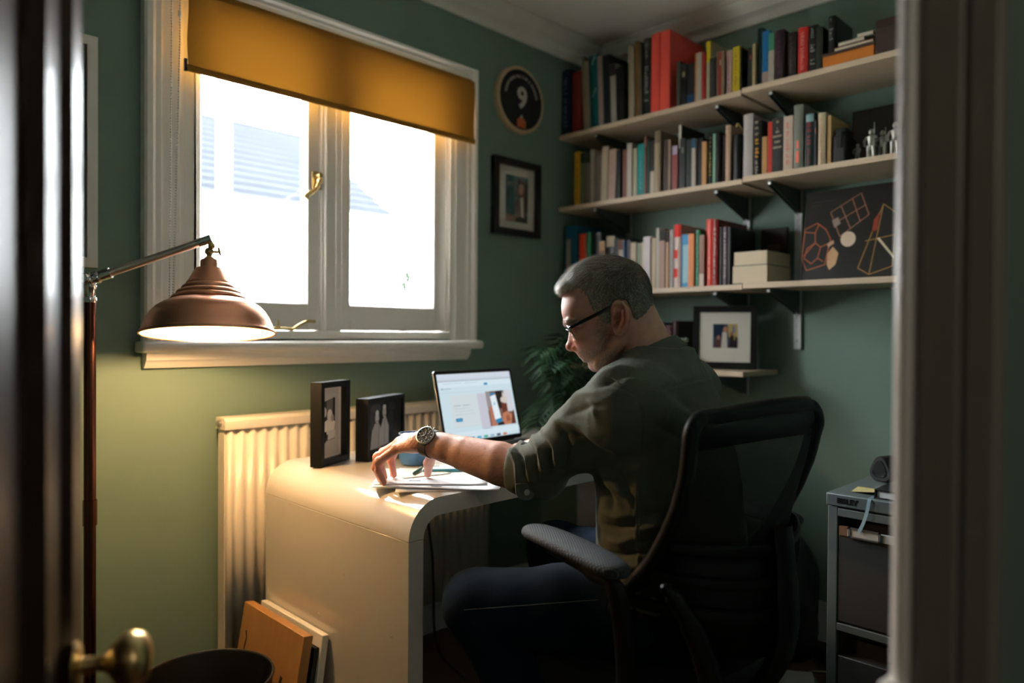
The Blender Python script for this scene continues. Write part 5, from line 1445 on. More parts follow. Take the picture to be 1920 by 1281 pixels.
for z0, z1 in ((.395, .645), (.065, .345)):
    d = MB().box((CX0 + .003, CY0 + .026, z0), (CX0 + .05, CY1 - .026, z1 - .035)).obj('drawer', M_cabf, fc, bevel=.002)
    MB().box((CX0 + .040, CY0 + .026, z1 - .034), (CX0 + .051, CY1 - .026, z1)).obj('finger_recess', M_blackmatt, d)
    if z0 > .3:
        MB().box((CX0 + .0005, CY0 + .026, z1 - .036), (CX0 + .014, CY1 - .028, z1 - .018)).obj('pull_strip', mat('pale_paper_strip', (.45, .45, .44), .6), d)
        b = MB()
        y0, y1, za, zb = .586, .660, z1 - .037, z1 - .012
        b.box((CX0 - .004, y0, za), (CX0 - .001, y1, za + .004)).box((CX0 - .004, y0, zb - .004), (CX0 - .001, y1, zb)).box((CX0 - .004, y0, za), (CX0 - .001, y0 + .005, zb)).box((CX0 - .004, y1 - .005, za), (CX0 - .001, y1, zb))
        b.obj('label_holder', M_steel, d)
        MB().box((CX0 - .002, y0 + .004, za + .003), (CX0 - .0008, y1 - .004, zb - .003)).obj('label_card', mat('label_card_paper', (.46, .43, .38), .7), d)
        MB().box((CX0 + .0002, .664, z1 - .036), (CX0 + .012, .683, z1 - .014)).obj('brown_tab', mat('brown_card', (.16, .08, .04), .7), d)
v, f = text_mesh('BISLEY', .0170, (CX0 - .0025, .688, CH - .0165), (0, -1, 0), (0, 0, 1), .0006, .0009)
MB().add(v, f).obj('lettering', M_black, fc, fix=False)
zc = CH + .0003
sk = thing('speaker', 'black rounded triangular speaker on the filing cabinet', 'speaker', (2.06, .60, zc))
sx, sy = 2.05, .680
prof = []
for k in range(36):
    a = 2 * math.pi * k / 36
    r = .033 + .0035 * math.cos(3 * (a - math.pi / 2))
    prof.append((r * math.cos(a) * .98, .036 + r * math.sin(a) * 1.05))
zmin = min(p[1] for p in prof); prof = [(u, v - zmin) for u, v in prof]
spdir = Vector((.93, -.36, 0)).normalized(); spr = Vector((spdir.y, -spdir.x, 0))
SO = Vector((sx, .665, zc))
def loft(b, secs):
    n = len(secs[0]); vs = [v for s_ in secs for v in s_]; fs = []
    for i in range(len(secs) - 1):
        for k in range(n):
            l = (k + 1) % n; fs.append((i * n + k, i * n + l, (i + 1) * n + l, (i + 1) * n + k))
    fs += [tuple(range(n))[::-1], tuple((len(secs) - 1) * n + k for k in range(n))]
    return b.add(vs, fs)
def sec(d, k): return [SO + spdir * d + spr * (u * k) + Vector((0, 0, .036 + (v - .036) * k)) for u, v in prof]
b = MB(); loft(b, [sec(.002, .90), sec(.005, .98), sec(.012, 1), sec(.165, 1), sec(.172, .98), sec(.175, .9)]); b.obj('body', mat('speaker_mesh_cloth', (.012, .012, .012), .8, bump=(500, .6)), sk, smooth=True)
b = MB(); loft(b, [sec(.0, .62), sec(.0025, .70), sec(.004, .70)]); b.obj('end_cap', M_black, sk, smooth=True)
nt_ = thing('notebook', 'black notebook with white page edge on the filing cabinet', 'notebook', (1.95, .50, zc))
MB().box((1.838, .40, zc), (2.00, .606, zc + .003)).box((1.838, .40, zc + .019), (2.00, .606, zc + .022)).box((1.996, .40, zc), (2.0, .606, zc + .022)).box((1.838, .602, zc), (2.0, .606, zc + .022)).obj('cover', M_black, nt_, bevel=.0008)
MB().box((1.842, .402, zc + .003), (1.996, .601, zc + .019)).obj('pages', M_paper, nt_)
st = thing('sticky_note', 'yellow sticky note beside the speaker on the filing cabinet', 'note', (1.93, .64, zc))
b = MB(); q0 = Vector((1.872, .672, zc + .0006)); e1 = Vector((.075, .010, 0)); e2 = Vector((-.012, -.070, 0)) * .95
b.add([q0, q0 + e1, q0 + e1 + e2 * .7 + Vector((0, 0, .002)), q0 + e2 + Vector((0, 0, .010))], [(0, 1, 2, 3)])
o = b.obj('note', mat('yellow_note_paper', (.56, .46, .20), .7), st, fix=False)
m_ = o.modifiers.new('thick', 'SOLIDIFY'); m_.thickness = .0004
rb = thing('ribbon', 'pale blue ribbon hanging over the cabinet front edge', 'ribbon', (CX0 - .004, .60, .60))
b = MB(); rp = smooth_path([(1.86, .612, zc + .001), (1.834, .611, zc + .001), (1.8205, .612, zc - .004), (1.8195, .616, zc - .03), (1.8185, .624, zc - .06), (1.8175, .634, zc - .085)])
for k in range(len(rp) - 1):
    p, q = rp[k], rp[k + 1]; w = Vector((0, .0036, .001)); b.quad(p - w, p + w, q + w, q - w)
o = b.obj('tape', mat('pale_blue_ribbon', (.30, .42, .48), .5), rb, fix=False)
m_ = o.modifiers.new('thick', 'SOLIDIFY'); m_.thickness = .0005
bk = thing('box', 'dark low box at the back of the filing cabinet behind the speaker', 'box', (2.25, .45, zc))
MB().box((2.24, .26, zc), (2.39, .62, zc + .075)).obj('body', mat('dark_green_box', (.03, .035, .03), .5), bk, bevel=.002)
MB().box((2.238, .258, zc + .0752), (2.392, .622, zc + .083)).obj('lid', mat('grey_lid', (.14, .14, .13), .4), bk, bevel=.002)

# ------------------------------------------------------------------ dim things near the floor
bp = thing('backpack', 'slumped black backpack on the floor beyond the office chair', 'bag', (2.455, 1.165, 0))
import mathutils
b = MB()
n1, n2 = 28, 18
vs = []; fs = []
for j in range(n2 + 1):
    v = j / n2; zz = .44 * v
    k = (1 - (2 * max(0, v - .45) / 1.1) ** 2.2) ** .5 if v > .45 else 1 - .10 * (1 - v / .45) ** 2
    k = max(k, .02)
    for i in range(n1):
        a = 2 * math.pi * i / n1
        ca, sa = math.cos(a), math.sin(a)
        ex = .13 * (abs(ca) ** .6) * (1 if ca > 0 else -1); ey = .165 * (abs(sa) ** .6) * (1 if sa > 0 else -1)
        w = 1 + .05 * math.sin(3 * a + 5 * v) + .03 * math.sin(7 * a - 9 * v)
        vs.append((2.455 + ex * k * w, 1.165 + ey * k * w, zz))
for j in range(n2):
    for i in range(n1):
        l = (i + 1) % n1; fs.append((j * n1 + i, j * n1 + l, (j + 1) * n1 + l, (j + 1) * n1 + i))
fs.append(tuple(range(n1))[::-1]); fs.append(tuple(n2 * n1 + i for i in range(n1)))
b.add(vs, fs); b.obj('bag_body', mat('black_nylon', (.010, .010, .011), .55, bump=(40, .5)), bp, smooth='all')
b = MB(); b.tube(smooth_path([(2.385, 1.145, .43), (2.355, 1.105, .46), (2.345, 1.175, .47), (2.385, 1.205, .43)]), .008, 8, flat=.4); b.obj('strap', M_blackmatt, bp, smooth=True)
b = MB(); b.box((2.318, 1.075, .06), (2.335, 1.245, .22)); b.obj('front_pocket', M_blackmatt, bp, bevel=.008, seg=3)
pw = thing('power_adapter', 'black power adapter with a grey label on the floor by the cabinet', 'adapter', (2.50, .93, 0))
b = MB(); b.obox((2.50, .925, .022), Vector((.8, -.6, 0)), Vector((.6, .8, 0)), (0, 0, 1), (.075, .033, .021)); b.obj('case', M_black, pw, bevel=.006, seg=3)
b = MB(); b.obox((2.50, .925, .0435), Vector((.8, -.6, 0)), Vector((.6, .8, 0)), (0, 0, 1), (.04, .018, .0005)); b.obj('label', mat('grey_label', (.40, .42, .43), .5), pw)
for (nm, lab, pts, c) in (
    ('cable', 'thin grey cable looping over the floor near the filing cabinet', [(2.48, .93, .0045), (2.40, .90, .0045), (2.34, .96, .0045), (2.26, .90, .0045), (2.22, .97, .0045)], (.10, .095, .09)),
    ('cable', 'white cable trailing over the floor behind the left desk end', [(1.03, 1.70, .006), (1.06, 1.55, .006), (1.04, 1.46, .08), (1.10, 1.42, .10), (1.22, 1.50, .05), (1.38, 1.60, .006)], (.40, .37, .33)),
    ('cable', 'pale cable lying straight along the floor under the desk', [(.98, 1.36, .006), (1.10, 1.33, .006), (1.30, 1.38, .006), (1.5, 1.46, .006)], (.32, .30, .27)),
    ('cable', 'black lead hanging down behind the desk from the laptop', [(1.40, 1.786, .69), (1.41, 1.79, .55), (1.43, 1.785, .40), (1.44, 1.79, .30), (1.45, 1.78, .1), (1.50, 1.70, .006)], (.008, .008, .008)),
    ('cable', 'grey cable curving across the floor by the chair base', [(1.42, 1.20, .006), (1.50, 1.28, .006), (1.62, 1.25, .006), (1.68, 1.10, .006)], (.16, .15, .14))):
    o = MB().tube(smooth_path(pts, 8), .0042, 8).obj(nm, mat('cable_sheath', c, .45), smooth=True)
    meta(o, lab, 'cable')
random.seed(31)
zb = 0.0
for k, (c, w, lab) in enumerate((((70, 24, 20), .055, 'dark red ring binder lowest of the pile under the desk end'), ((60, 30, 24), .045, 'brown ring binder second in the pile under the desk end'), ((44, 20, 20), .06, 'maroon ring binder third in the pile under the desk end'), ((84, 28, 22), .05, 'faded red ring binder fourth in the pile under the desk end'), ((40, 24, 20), .05, 'dark brown ring binder fifth in the pile under the desk end'), ((90, 30, 26), .045, 'red ring binder topmost of the pile under the desk end'))):
    flatbook('ring_binder', lab, 'binder', 1.85, 2.14, 1.42 + .006 * (k % 2), 1.70, zb, zb + w, c, 'ring binders under the desk')
    zb += w + .0004
# ------------------------------------------------------------------ the man: signed-distance modelling, meshed with surface nets
FPX = 1351.08
_F, _R, _U = np.array(_f), np.array(_r2), np.array(_u2)
def at(px, py, depth):
    """world point at a measured distance along the camera axis"""
    d = _F + _R * ((px - 960) / FPX) - _U * ((py - 640.5) / FPX)
    return np.array([0, 0, 1.10]) + d * depth
def to_px(V):
    d = V - np.array([0, 0, 1.10]); z = d @ _F
    return 960 + FPX * (d @ _R) / z, 640.5 - FPX * (d @ _U) / z
def grid(lo, hi, h):
    ax = [np.arange(l, u + h, h, dtype=np.float32) for l, u in zip(lo, hi)]
    X, Y, Z = np.meshgrid(*ax, indexing='ij')
    return X, Y, Z
def sd_caps(G, a, b, ra, rb=None):
    rb = ra if rb is None else rb
    a = np.asarray(a, np.float32); b = np.asarray(b, np.float32); ba = b - a; L = float(ba @ ba) + 1e-9
    px, py, pz = G[0] - a[0], G[1] - a[1], G[2] - a[2]
    t = np.clip((px * ba[0] + py * ba[1] + pz * ba[2]) / L, 0, 1)
    return np.sqrt((px - ba[0] * t) ** 2 + (py - ba[1] * t) ** 2 + (pz - ba[2] * t) ** 2) - (ra + (rb - ra) * t)
def sd_ell(G, c, r, A=None):
    c = np.asarray(c, np.float32)
    p = [G[0] - c[0], G[1] - c[1], G[2] - c[2]]
    if A is not None: p = [p[0] * a[0] + p[1] * a[1] + p[2] * a[2] for a in A]
    k0 = np.sqrt(sum((q / s) ** 2 for q, s in zip(p, r))); k1 = np.sqrt(sum((q / (s * s)) ** 2 for q, s in zip(p, r))) + 1e-9
    return k0 * (k0 - 1) / k1
def smin(a, b, k):
    h = np.clip(.5 + .5 * (b - a) / k, 0, 1)
    return b + (a - b) * h - k * h * (1 - h)
def smax(a, b, k): return -smin(-a, -b, k)
def nets(D, lo, h):
    """surface nets: one vertex per sign-changing cell, one quad per crossing edge"""
    s = D < 0
    c = [s[i:s.shape[0] - 1 + i, j:s.shape[1] - 1 + j, k:s.shape[2] - 1 + k] for i in (0, 1) for j in (0, 1) for k in (0, 1)]
    any_, all_ = c[0].copy(), c[0].copy()
    for q in c[1:]: any_ |= q; all_ &= q
    act = any_ & ~all_
    idx = np.argwhere(act); N = len(idx)
    vid = -np.ones(act.shape, np.int64); vid[act] = np.arange(N)
    pos = np.zeros((N, 3)); cnt = np.zeros(N)
    I_, J_, K_ = idx.T
    for ax in range(3):
        for o1 in (0, 1):
            for o2 in (0, 1):
                o = [0, 0, 0]; o[(ax + 1) % 3] = o1; o[(ax + 2) % 3] = o2
                e = o.copy(); e[ax] = 1
                a = D[I_ + o[0], J_ + o[1], K_ + o[2]]; b = D[I_ + e[0], J_ + e[1], K_ + e[2]]
                m = (a < 0) != (b < 0)
                t = np.where(m, a / np.where(m, a - b, 1), 0)
                P = np.array(o, float)[None] + np.eye(3)[ax][None] * t[:, None]
                pos[m] += P[m]; cnt[m] += 1
    V = (idx + pos / cnt[:, None]) * h + np.asarray(lo)
    Fs = []
    for ax in range(3):
        b1, b2 = (ax + 1) % 3, (ax + 2) % 3
        sl0 = [slice(1, -1)] * 3; sl1 = [slice(1, -1)] * 3
        sl0[ax] = slice(0, -1); sl1[ax] = slice(1, None)
        A0, A1 = s[tuple(sl0)], s[tuple(sl1)]
        for flip, mask in ((False, A0 & ~A1), (True, ~A0 & A1)):
            e = np.argwhere(mask)
            off = np.ones(3, int); off[ax] = 0
            e = e + off
            q = []
            for d1, d2 in ((-1, -1), (0, -1), (0, 0), (-1, 0)):
                p = e.copy(); p[:, b1] += d1; p[:, b2] += d2
                q.append(vid[p[:, 0], p[:, 1], p[:, 2]])
            q = np.stack(q, 1)
            Fs.append(q[:, ::-1] if flip else q)
    Fa = np.concatenate(Fs); Fa = Fa[(Fa >= 0).all(1)]
    return V, Fa
def sparse(fn, lo, hi, h, k=3):
    """evaluate coarsely first, then only near the surface at full resolution"""
    lo = np.asarray(lo, np.float64); n = np.ceil((np.asarray(hi) - lo) / (h * k)).astype(int) + 1
    ax = [(lo[i] + np.arange(n[i]) * h * k + h * (k - 1) / 2).astype(np.float32) for i in range(3)]
    Dc = fn(np.meshgrid(*ax, indexing='ij')).astype(np.float32)
    D = Dc.repeat(k, 0).repeat(k, 1).repeat(k, 2)
    idx = np.argwhere(np.abs(D) < h * k * 2.0)
    P = [(lo[i] + idx[:, i] * h).astype(np.float32) for i in range(3)]
    D[idx[:, 0], idx[:, 1], idx[:, 2]] = fn(P)
    return D
def normals(V, Fa):
    n = np.cross(V[Fa[:, 2]] - V[Fa[:, 0]], V[Fa[:, 3]] - V[Fa[:, 1]])
    N = np.zeros_like(V)
    for k in range(4): np.add.at(N, Fa[:, k], n)
    return N / (np.linalg.norm(N, axis=1, keepdims=True) + 1e-12)
def relax(V, Fa, it=1, w=.5):
    for _ in range(it):
        S_ = np.zeros_like(V); c = np.zeros(len(V))
        for a in range(4):
            b = (a + 1) % 4
            np.add.at(S_, Fa[:, a], V[Fa[:, b]]); np.add.at(c, Fa[:, a], 1)
            np.add.at(S_, Fa[:, b], V[Fa[:, a]]); np.add.at(c, Fa[:, b], 1)
        V = V * (1 - w) + w * S_ / c[:, None]
    return V
def np_obj(name, V, Fa, m, parent, col=None, smooth=True):
    org = np.array(ORG[parent])
    me = bpy.data.meshes.new(name)
    V = V - org
    me.vertices.add(len(V)); me.vertices.foreach_set('co', V.astype(np.float32).ravel())
    if isinstance(Fa, np.ndarray):
        n, k = Fa.shape
        me.loops.add(n * k); me.loops.foreach_set('vertex_index', Fa.astype(np.int32).ravel())
        me.polygons.add(n); me.polygons.foreach_set('loop_start', np.arange(0, n * k, k, dtype=np.int32))
        me.polygons.foreach_set('loop_total', np.full(n, k, np.int32))
    me.update(calc_edges=True); me.validate()
    me.polygons.foreach_set('use_smooth', [smooth] * len(me.polygons))
    if col is not None:
        ca = me.color_attributes.new('tint', 'FLOAT_COLOR', 'POINT')
        ca.data.foreach_set('color', np.concatenate([col, np.ones((len(col), 1))], 1).astype(np.float32).ravel())
    me.materials.append(m)
    o = bpy.data.objects.new(name, me); COL.objects.link(o); o.parent = parent; ORG[o] = ORG[parent]
    return o
def wob(V, seed, freq, n=7):
    r = np.random.RandomState(seed); out = np.zeros(len(V))
    for _ in range(n):
        k = r.normal(size=3); k *= freq * r.uniform(.6, 1.6) / np.linalg.norm(k)
        out += np.sin(V @ k + r.uniform(0, 6.28))
    return out / n ** .5
def tint_mat(name, rough=.5, sss=0.0, spec=.4, bump=None, sheen=0):
    m = mat(name, (.5, .5, .5), rough, spec=spec, bump=bump, sheen=sheen)
    nt = m.node_tree; at_ = nt.nodes.new('ShaderNodeAttribute'); at_.attribute_name = 'tint'
    nt.links.new(at_.outputs['Color'], nt.nodes['Principled BSDF'].inputs['Base Color'])
    if sss:
        b = nt.nodes['Principled BSDF']; b.inputs['Subsurface Weight'].default_value = sss
        b.inputs['Subsurface Radius'].default_value = (1.0, .35, .2); b.inputs['Subsurface Scale'].default_value = .006
    return m

man = thing('person', 'grey-haired man in glasses and an olive shirt leaning over papers at the desk', 'person', (1.265, .80, 0))
HD = 1.50                                        # distance of the head's midline
_d = at(1135, 590, 1.0) - np.array([0, 0, 1.10]); _d /= np.linalg.norm(_d)
HW = -_d                                          # towards the near (left) ear
HU = -(_R - _d * (_R @ _d)); HU /= np.linalg.norm(HU)   # the way he faces
HV = np.cross(HW, HU) if np.cross(HW, HU)[2] > 0 else -np.cross(HW, HU)
AXH = (HU, HV, HW)
def H(px, py, w=0.0): return at(px, py, HD - w / 900.0)
def tilt_axes(deg):
    a = math.radians(deg); return (HU * math.cos(a) + HV * math.sin(a), -HU * math.sin(a) + HV * math.cos(a), HW)
u9 = 1 / 900.0
def E9(G, px, py, w, ru, rv, rw, deg=0): return sd_ell(G, H(px, py, w), (ru * u9, rv * u9, rw * u9), tilt_axes(deg) if deg else AXH)
def C9(G, p, q, r0, r1=None): return sd_caps(G, H(*p), H(*q), r0 * u9, (r0 if r1 is None else r1) * u9)
def skull(G):
    d = E9(G, 1138, 560, 0, 82, 72, 67)
    d = smin(d, E9(G, 1181, 586, 0, 40, 46, 54), .012)
    return d
def head_sdf(G):
    d = skull(G)
    d = smin(d, E9(G, 1090, 581, 0, 37, 42, 51), .012)           # forehead
    d = smin(d, E9(G, 1112, 634, 0, 40, 44, 47), .014)           # middle of the face
    for s in (1, -1):
        d = smin(d, E9(G, 1097, 633, 33 * s, 22, 17, 17, -20), .010)   # cheekbone
        d = smin(d, C9(G, (1160, 640, 47 * s), (1124, 683, 24 * s), 15, 13), .014)   # jaw
        d = smin(d, C9(G, (1064, 607, 8 * s), (1070, 604, 32 * s), 8, 8), .007)      # brow
        d = smin(d, C9(G, (1070, 604, 32 * s), (1088, 607, 46 * s), 8, 7), .007)
    d = smin(d, E9(G, 1108, 661, 0, 21, 19, 27), .010)           # muzzle
    d = smin(d, E9(G, 1117, 684, 0, 14, 13, 16), .008)           # chin
    d = smin(d, E9(G, 1142, 662, 0, 34, 30, 38), .014)
    for s in (1, -1):
        d = smax(d, -E9(G, 1070, 624, 33 * s, 13, 9, 17), .008)  # eye socket
        d = smin(d, E9(G, 1083, 624, 32 * s, 12.5, 12, 13), .004)  # eyeball under the lid
        d = smax(d, -C9(G, (1071.2, 627.5, 22 * s), (1073.5, 627.5, 42 * s), 1.1), .0012)   # lid line
    # nose
    d = smin(d, C9(G, (1076, 617, 0), (1072, 648, 0), 7.5, 9.0), .007)
    d = smin(d, E9(G, 1088, 642, 0, 17, 20, 17, -12), .008)
    d = smin(d, E9(G, 1070.5, 649.5, 0, 10, 9.6, 11), .004)
    for s in (1, -1):
        d = smin(d, E9(G, 1080, 652, 12 * s, 9, 7, 6), .0026)
        d = smax(d, -E9(G, 1074, 660, 6 * s, 4, 3, 2.6), .0015)
        d = smax(d, -C9(G, (1089, 645, 18 * s), (1100, 662, 28 * s), 1.0), .005)    # cheek fold
    # lips
    d = smin(d, C9(G, (1091, 664, -13), (1091, 664, 13), 5.0), .005)
    d = smin(d, C9(G, (1099, 673.5, -12), (1099, 673.5, 12), 5.6), .005)
    d = smax(d, -C9(G, (1091.5, 669, -8), (1091.5, 669, 8), 1.2), .002)
    for s in (1, -1): d = smax(d, -C9(G, (1091.5, 669, 8 * s), (1097.5, 667.5, 19 * s), 1.1, .6), .002)
    d = smax(d, -C9(G, (1099, 681, -12), (1099, 681, 12), 1.5), .005)
    # neck with the muscle behind the ear
    d = smin(d, C9(G, (1190, 612, 0), (1222, 676, 0), 49, 53), .018)
    d = smin(d, C9(G, (1222, 676, 0), (1246, 735, 0), 53, 58), .012)
    d = smin(d, C9(G, (1182, 630, 47), (1192, 690, 30), 11, 10), .010)
    # ears
    for s in (1, -1):
        w0 = 66
        e = E9(G, 1161, 595, (w0 + 3) * s, 15, 27, 6, 8)
        e = smin(e, E9(G, 1160, 621, (w0 + 4) * s, 8.5, 8.5, 5), .004)
        pts = [(1150, 592, 4), (1148, 577, 6), (1156, 568, 9), (1167, 570, 12), (1176, 582, 14), (1177, 599, 13), (1172, 614, 10), (1164, 625, 7)]
        for a, b in zip(pts[:-1], pts[1:]):
            e = smin(e, C9(G, (a[0], a[1], (w0 + a[2]) * s), (b[0], b[1], (w0 + b[2]) * s), 4.3), .0014)
        e = smax(e, -E9(G, 1158, 600, (w0 + 9) * s, 9.5, 15, 11, 10), .0016)
        e = smax(e, -E9(G, 1163, 579, (w0 + 12) * s, 8, 7, 7), .0016)
        e = smin(e, C9(G, (1167, 584, (w0 + 7) * s), (1168, 600, (w0 + 8) * s), 3.2), .0014)
        e = smin(e, C9(G, (1168, 600, (w0 + 8) * s), (1161, 613, (w0 + 7) * s), 3.2), .0014)
        e = smin(e, E9(G, 1149.5, 601, (w0 + 3) * s, 4, 6, 5), .002)
        d = smin(d, e, .004)
    return d
h_ = .0015
c_ = H(1145, 600, 0)
lo = c_ - np.array([.155, .155, .165]); hi = c_ + np.array([.155, .155, .135])
lo[2] = H(1200, 735, 0)[2]
Vh, Fh = nets(sparse(head_sdf, lo, hi, h_), lo, h_)
Vh = relax(Vh, Fh, 1, .3)

# arm and hand ---------------------------------------------------------------
EL = np.array([1.096, 1.030, .806]); WR = np.array([1.020, 1.298, .852])
FING = {   # MCP, PIP, DIP, tip
    'index': [(1.052, 1.384, .846), (1.030, 1.430, .818), (1.028, 1.444, .790), (1.035, 1.442, .754)],
    'middle': [(1.029, 1.387, .848), (.998, 1.432, .814), (.996, 1.444, .786), (1.006, 1.440, .753)],
    'ring': [(1.006, 1.378, .843), (.972, 1.418, .808), (.973, 1.428, .782), (.985, 1.424, .752)],
    'pinky': [(.985, 1.362, .833), (.957, 1.392, .803), (.961, 1.399, .780), (.973, 1.396, .751)]}
THUMB = [(1.052, 1.322, .842), (1.082, 1.352, .812), (1.091, 1.376, .785), (1.100, 1.392, .755)]
RF = {'index': (.0120, .0104, .0092, .0076), 'middle': (.0122, .0107, .0094, .0078), 'ring': (.0118, .0104, .0091, .0076), 'pinky': (.0108, .0096, .0084, .0070)}
def arm_sdf(G):
    ax = (WR - EL) / np.linalg.norm(WR - EL)
    side = np.cross(ax, [0, 0, 1.0]); side /= np.linalg.norm(side); upv = np.cross(side, ax)
    L = lambda t, o=0, q=0: EL + (WR - EL) * t + side * o + upv * q
    d = sd_caps(G, L(.02, 0, .003), L(.30, 0, .002), .041, .046)
    d = smin(d, sd_caps(G, L(.30, 0, .002), L(.62), .046, .0375), .003)
    d = smin(d, sd_caps(G, L(.62), L(.88), .0375, .029), .003)
    for o in (-.010, .010): d = smin(d, sd_caps(G, L(.80, o), L(1.04, o * 1.3), .026, .0225), .012)
    d = smin(d, sd_caps(G, L(.06, .012, -.014), L(.60, .006, -.006), .038, .028), .012)
    d = smin(d, sd_ell(G, L(.93, -.021, .008), (.011, .011, .010)), .010)       # wrist knuckle
    # palm
    for n, w in (('index', .0135), ('middle', .0135), ('ring', .0125), ('pinky', .0115)):
        m = np.array(FING[n][0])
        k = {'index': -.016, 'middle': -.005, 'ring': .006, 'pinky': .016}[n]
        b0 = WR - side * k * -1.0 + ax * .004 + upv * .001
        b0 = WR + side * (-k) + ax * .004
        d = smin(d, sd_caps(G, b0, m, .0165, w), .012)
        d = smin(d, sd_ell(G, m + upv * .001, (.0120, .0120, .0115)), .005)
    pc = (np.array(FING['middle'][0]) + WR) / 2 - upv * .008
    d = smin(d, sd_ell(G, pc, (.038, .044, .021)), .012)
    # thumb base
    t = [np.array(q) for q in THUMB]
    d = smin(d, sd_caps(G, t[0] + np.array([-.014, -.006, .0]), t[1], .0175, .0135), .014)
    f = sd_caps(G, t[1], t[2], .0140, .0122); f = smin(f, sd_caps(G, t[2], t[3], .0122, .0092), .004); f = smin(f, sd_ell(G, t[2], (.0132, .0132, .0125)), .004)
    d = smin(d, f, .006)
    for n in FING:
        q = [np.array(p) for p in FING[n]]; r = RF[n]
        f = sd_caps(G, q[0], q[1], r[0], r[1]); f = smin(f, sd_caps(G, q[1], q[2], r[1], r[2]), .004); f = smin(f, sd_caps(G, q[2], q[3], r[2], r[3]), .003)
        f = smin(f, sd_ell(G, q[1], (r[1] * 1.12,) * 3), .004); f = smin(f, sd_ell(G, q[2], (r[2] * 1.08,) * 3), .003)
        d = smin(d, f, .0045)
    return d
h2 = .0018
lo2 = np.array([.935, 1.275, .742]); hi2 = np.array([1.125, 1.462, .90])
h2b = .003
lo2b = np.array([.955, .95, .74]); hi2b = np.array([1.165, 1.47, .905])
# forearm coarse, hand fine; both cut at the same section so that they meet under the watch strap
axw = (WR - EL) / np.linalg.norm(WR - EL); cut = WR - axw * .018
G2 = grid(lo2, hi2, h2); D2 = arm_sdf(G2)
D2 = np.maximum(D2, -((G2[0] - cut[0]) * axw[0] + (G2[1] - cut[1]) * axw[1] + (G2[2] - cut[2]) * axw[2]) - .004)
V2, F2 = nets(D2, lo2, h2); V2 = relax(V2, F2, 1, .3)
G2b = grid(lo2b, hi2b, h2b); D2b = arm_sdf(G2b)
D2b = np.maximum(D2b, ((G2b[0] - cut[0]) * axw[0] + (G2b[1] - cut[1]) * axw[1] + (G2b[2] - cut[2]) * axw[2]) - .004)
V2b, F2b = nets(D2b, lo2b, h2b); V2b = relax(V2b, F2b, 2, .4)

# the trunk, upper arms and far arm under the shirt (coarse)
SHL, SHR = np.array([1.098, .800, .958]), np.array([1.447, .893, .966])
ELR, WRR = np.array([1.515, 1.125, .805]), np.array([1.44, 1.36, .778])
SEC = np.array([  # z, cx, cy, half width, half depth, facing azimuth
    (.46, 1.262, .790, .170, .122, 90), (.56, 1.260, .790, .172, .124, 91), (.64, 1.256, .793, .166, .126, 93), (.72, 1.256, .799, .162, .126, 96), (.80, 1.258, .806, .168, .126, 99),
    (.88, 1.262, .824, .178, .124, 103), (.95, 1.267, .838, .178, .116, 105), (1.01, 1.272, .842, .135, .092, 106), (1.06, 1.276, .846, .080, .070, 106), (1.12, 1.272, .855, .06, .06, 106)])
def trunk(G, grow=0.0):
    z = G[2]
    f = [np.interp(z, SEC[:, 0], SEC[:, k]).astype(np.float32) for k in range(1, 6)]
    a = np.radians(f[4]); dx, dy = G[0] - f[0], G[1] - f[1]
    fw = dx * np.cos(a) + dy * np.sin(a); lt = -dx * np.sin(a) + dy * np.cos(a)
    A, B = f[2] + grow, f[3] + grow
    e = np.sqrt((np.abs(lt) / A) ** 2.3 + (np.abs(fw) / B) ** 2.3 + 1e-9)
    d = (e ** .9 - 1) * np.minimum(A, B) * .95
    d = np.maximum(d, z - 1.075)
    return d
NB = np.array([1.276, .846, 1.020])
def body_sdf(G, g=0.0):
    d = trunk(G, g)
    for s in (SHL, SHR):
        d = smin(d, sd_caps(G, NB, s + np.array([0, 0, .010]), .054 + g, .056 + g), .035)
        d = smin(d, sd_ell(G, s, (.064 + g,) * 3), .03)
    return d
h3 = .009
lo3 = np.array([1.0, .60, .63]); hi3 = np.array([1.62, 1.42, 1.14])
G3 = grid(lo3, hi3, h3)
D3 = body_sdf(G3, -.012)
for a, b, r0, r1 in ((SHL, EL, .046, .042), (SHR, ELR, .046, .042), (ELR, WRR, .042, .028), (WRR, WRR + np.array([-.01, .07, -.008]), .030, .020)):
    D3 = smin(D3, sd_caps(G3, a, b, r0, r1), .02)
V3, F3 = nets(D3, lo3, h3); V3 = relax(V3, F3, 1, .4)

def skin_cols(V):
    px, py = to_px(V); dep = (V - np.array([0, 0, 1.1])) @ _F
    base = np.array([.66, .335, .255])
    c = np.tile(base, (len(V), 1)) * (1 + .05 * wob(V, 3, 260)[:, None]) * (1 + .06 * wob(V, 4, 70)[:, None])
    return c, px, py
ch, hx, hy = skin_cols(Vh)
wl = (Vh - H(1135, 590, 0)) @ HW * 900
def blob(x, y, r): return np.exp(-(((hx - x) / r) ** 2 + ((hy - y) / r) ** 2))
red = .55 * blob(1072, 650, 14) + .35 * blob(1098, 640, 22) + .9 * blob(1163, 597, 22) * (np.abs(wl) > 58) + .3 * blob(1070, 600, 26) + .25 * blob(1205, 640, 40)
ch *= (1 - np.clip(red, 0, 1)[:, None] * np.array([.0, .38, .44]))
lip = np.exp(-(((hx - 1094) / 9) ** 2 + ((hy - 668.5) / 5) ** 2)) * (np.abs(wl) < 24)
ch *= (1 - lip[:, None] * np.array([.15, .35, .28]))
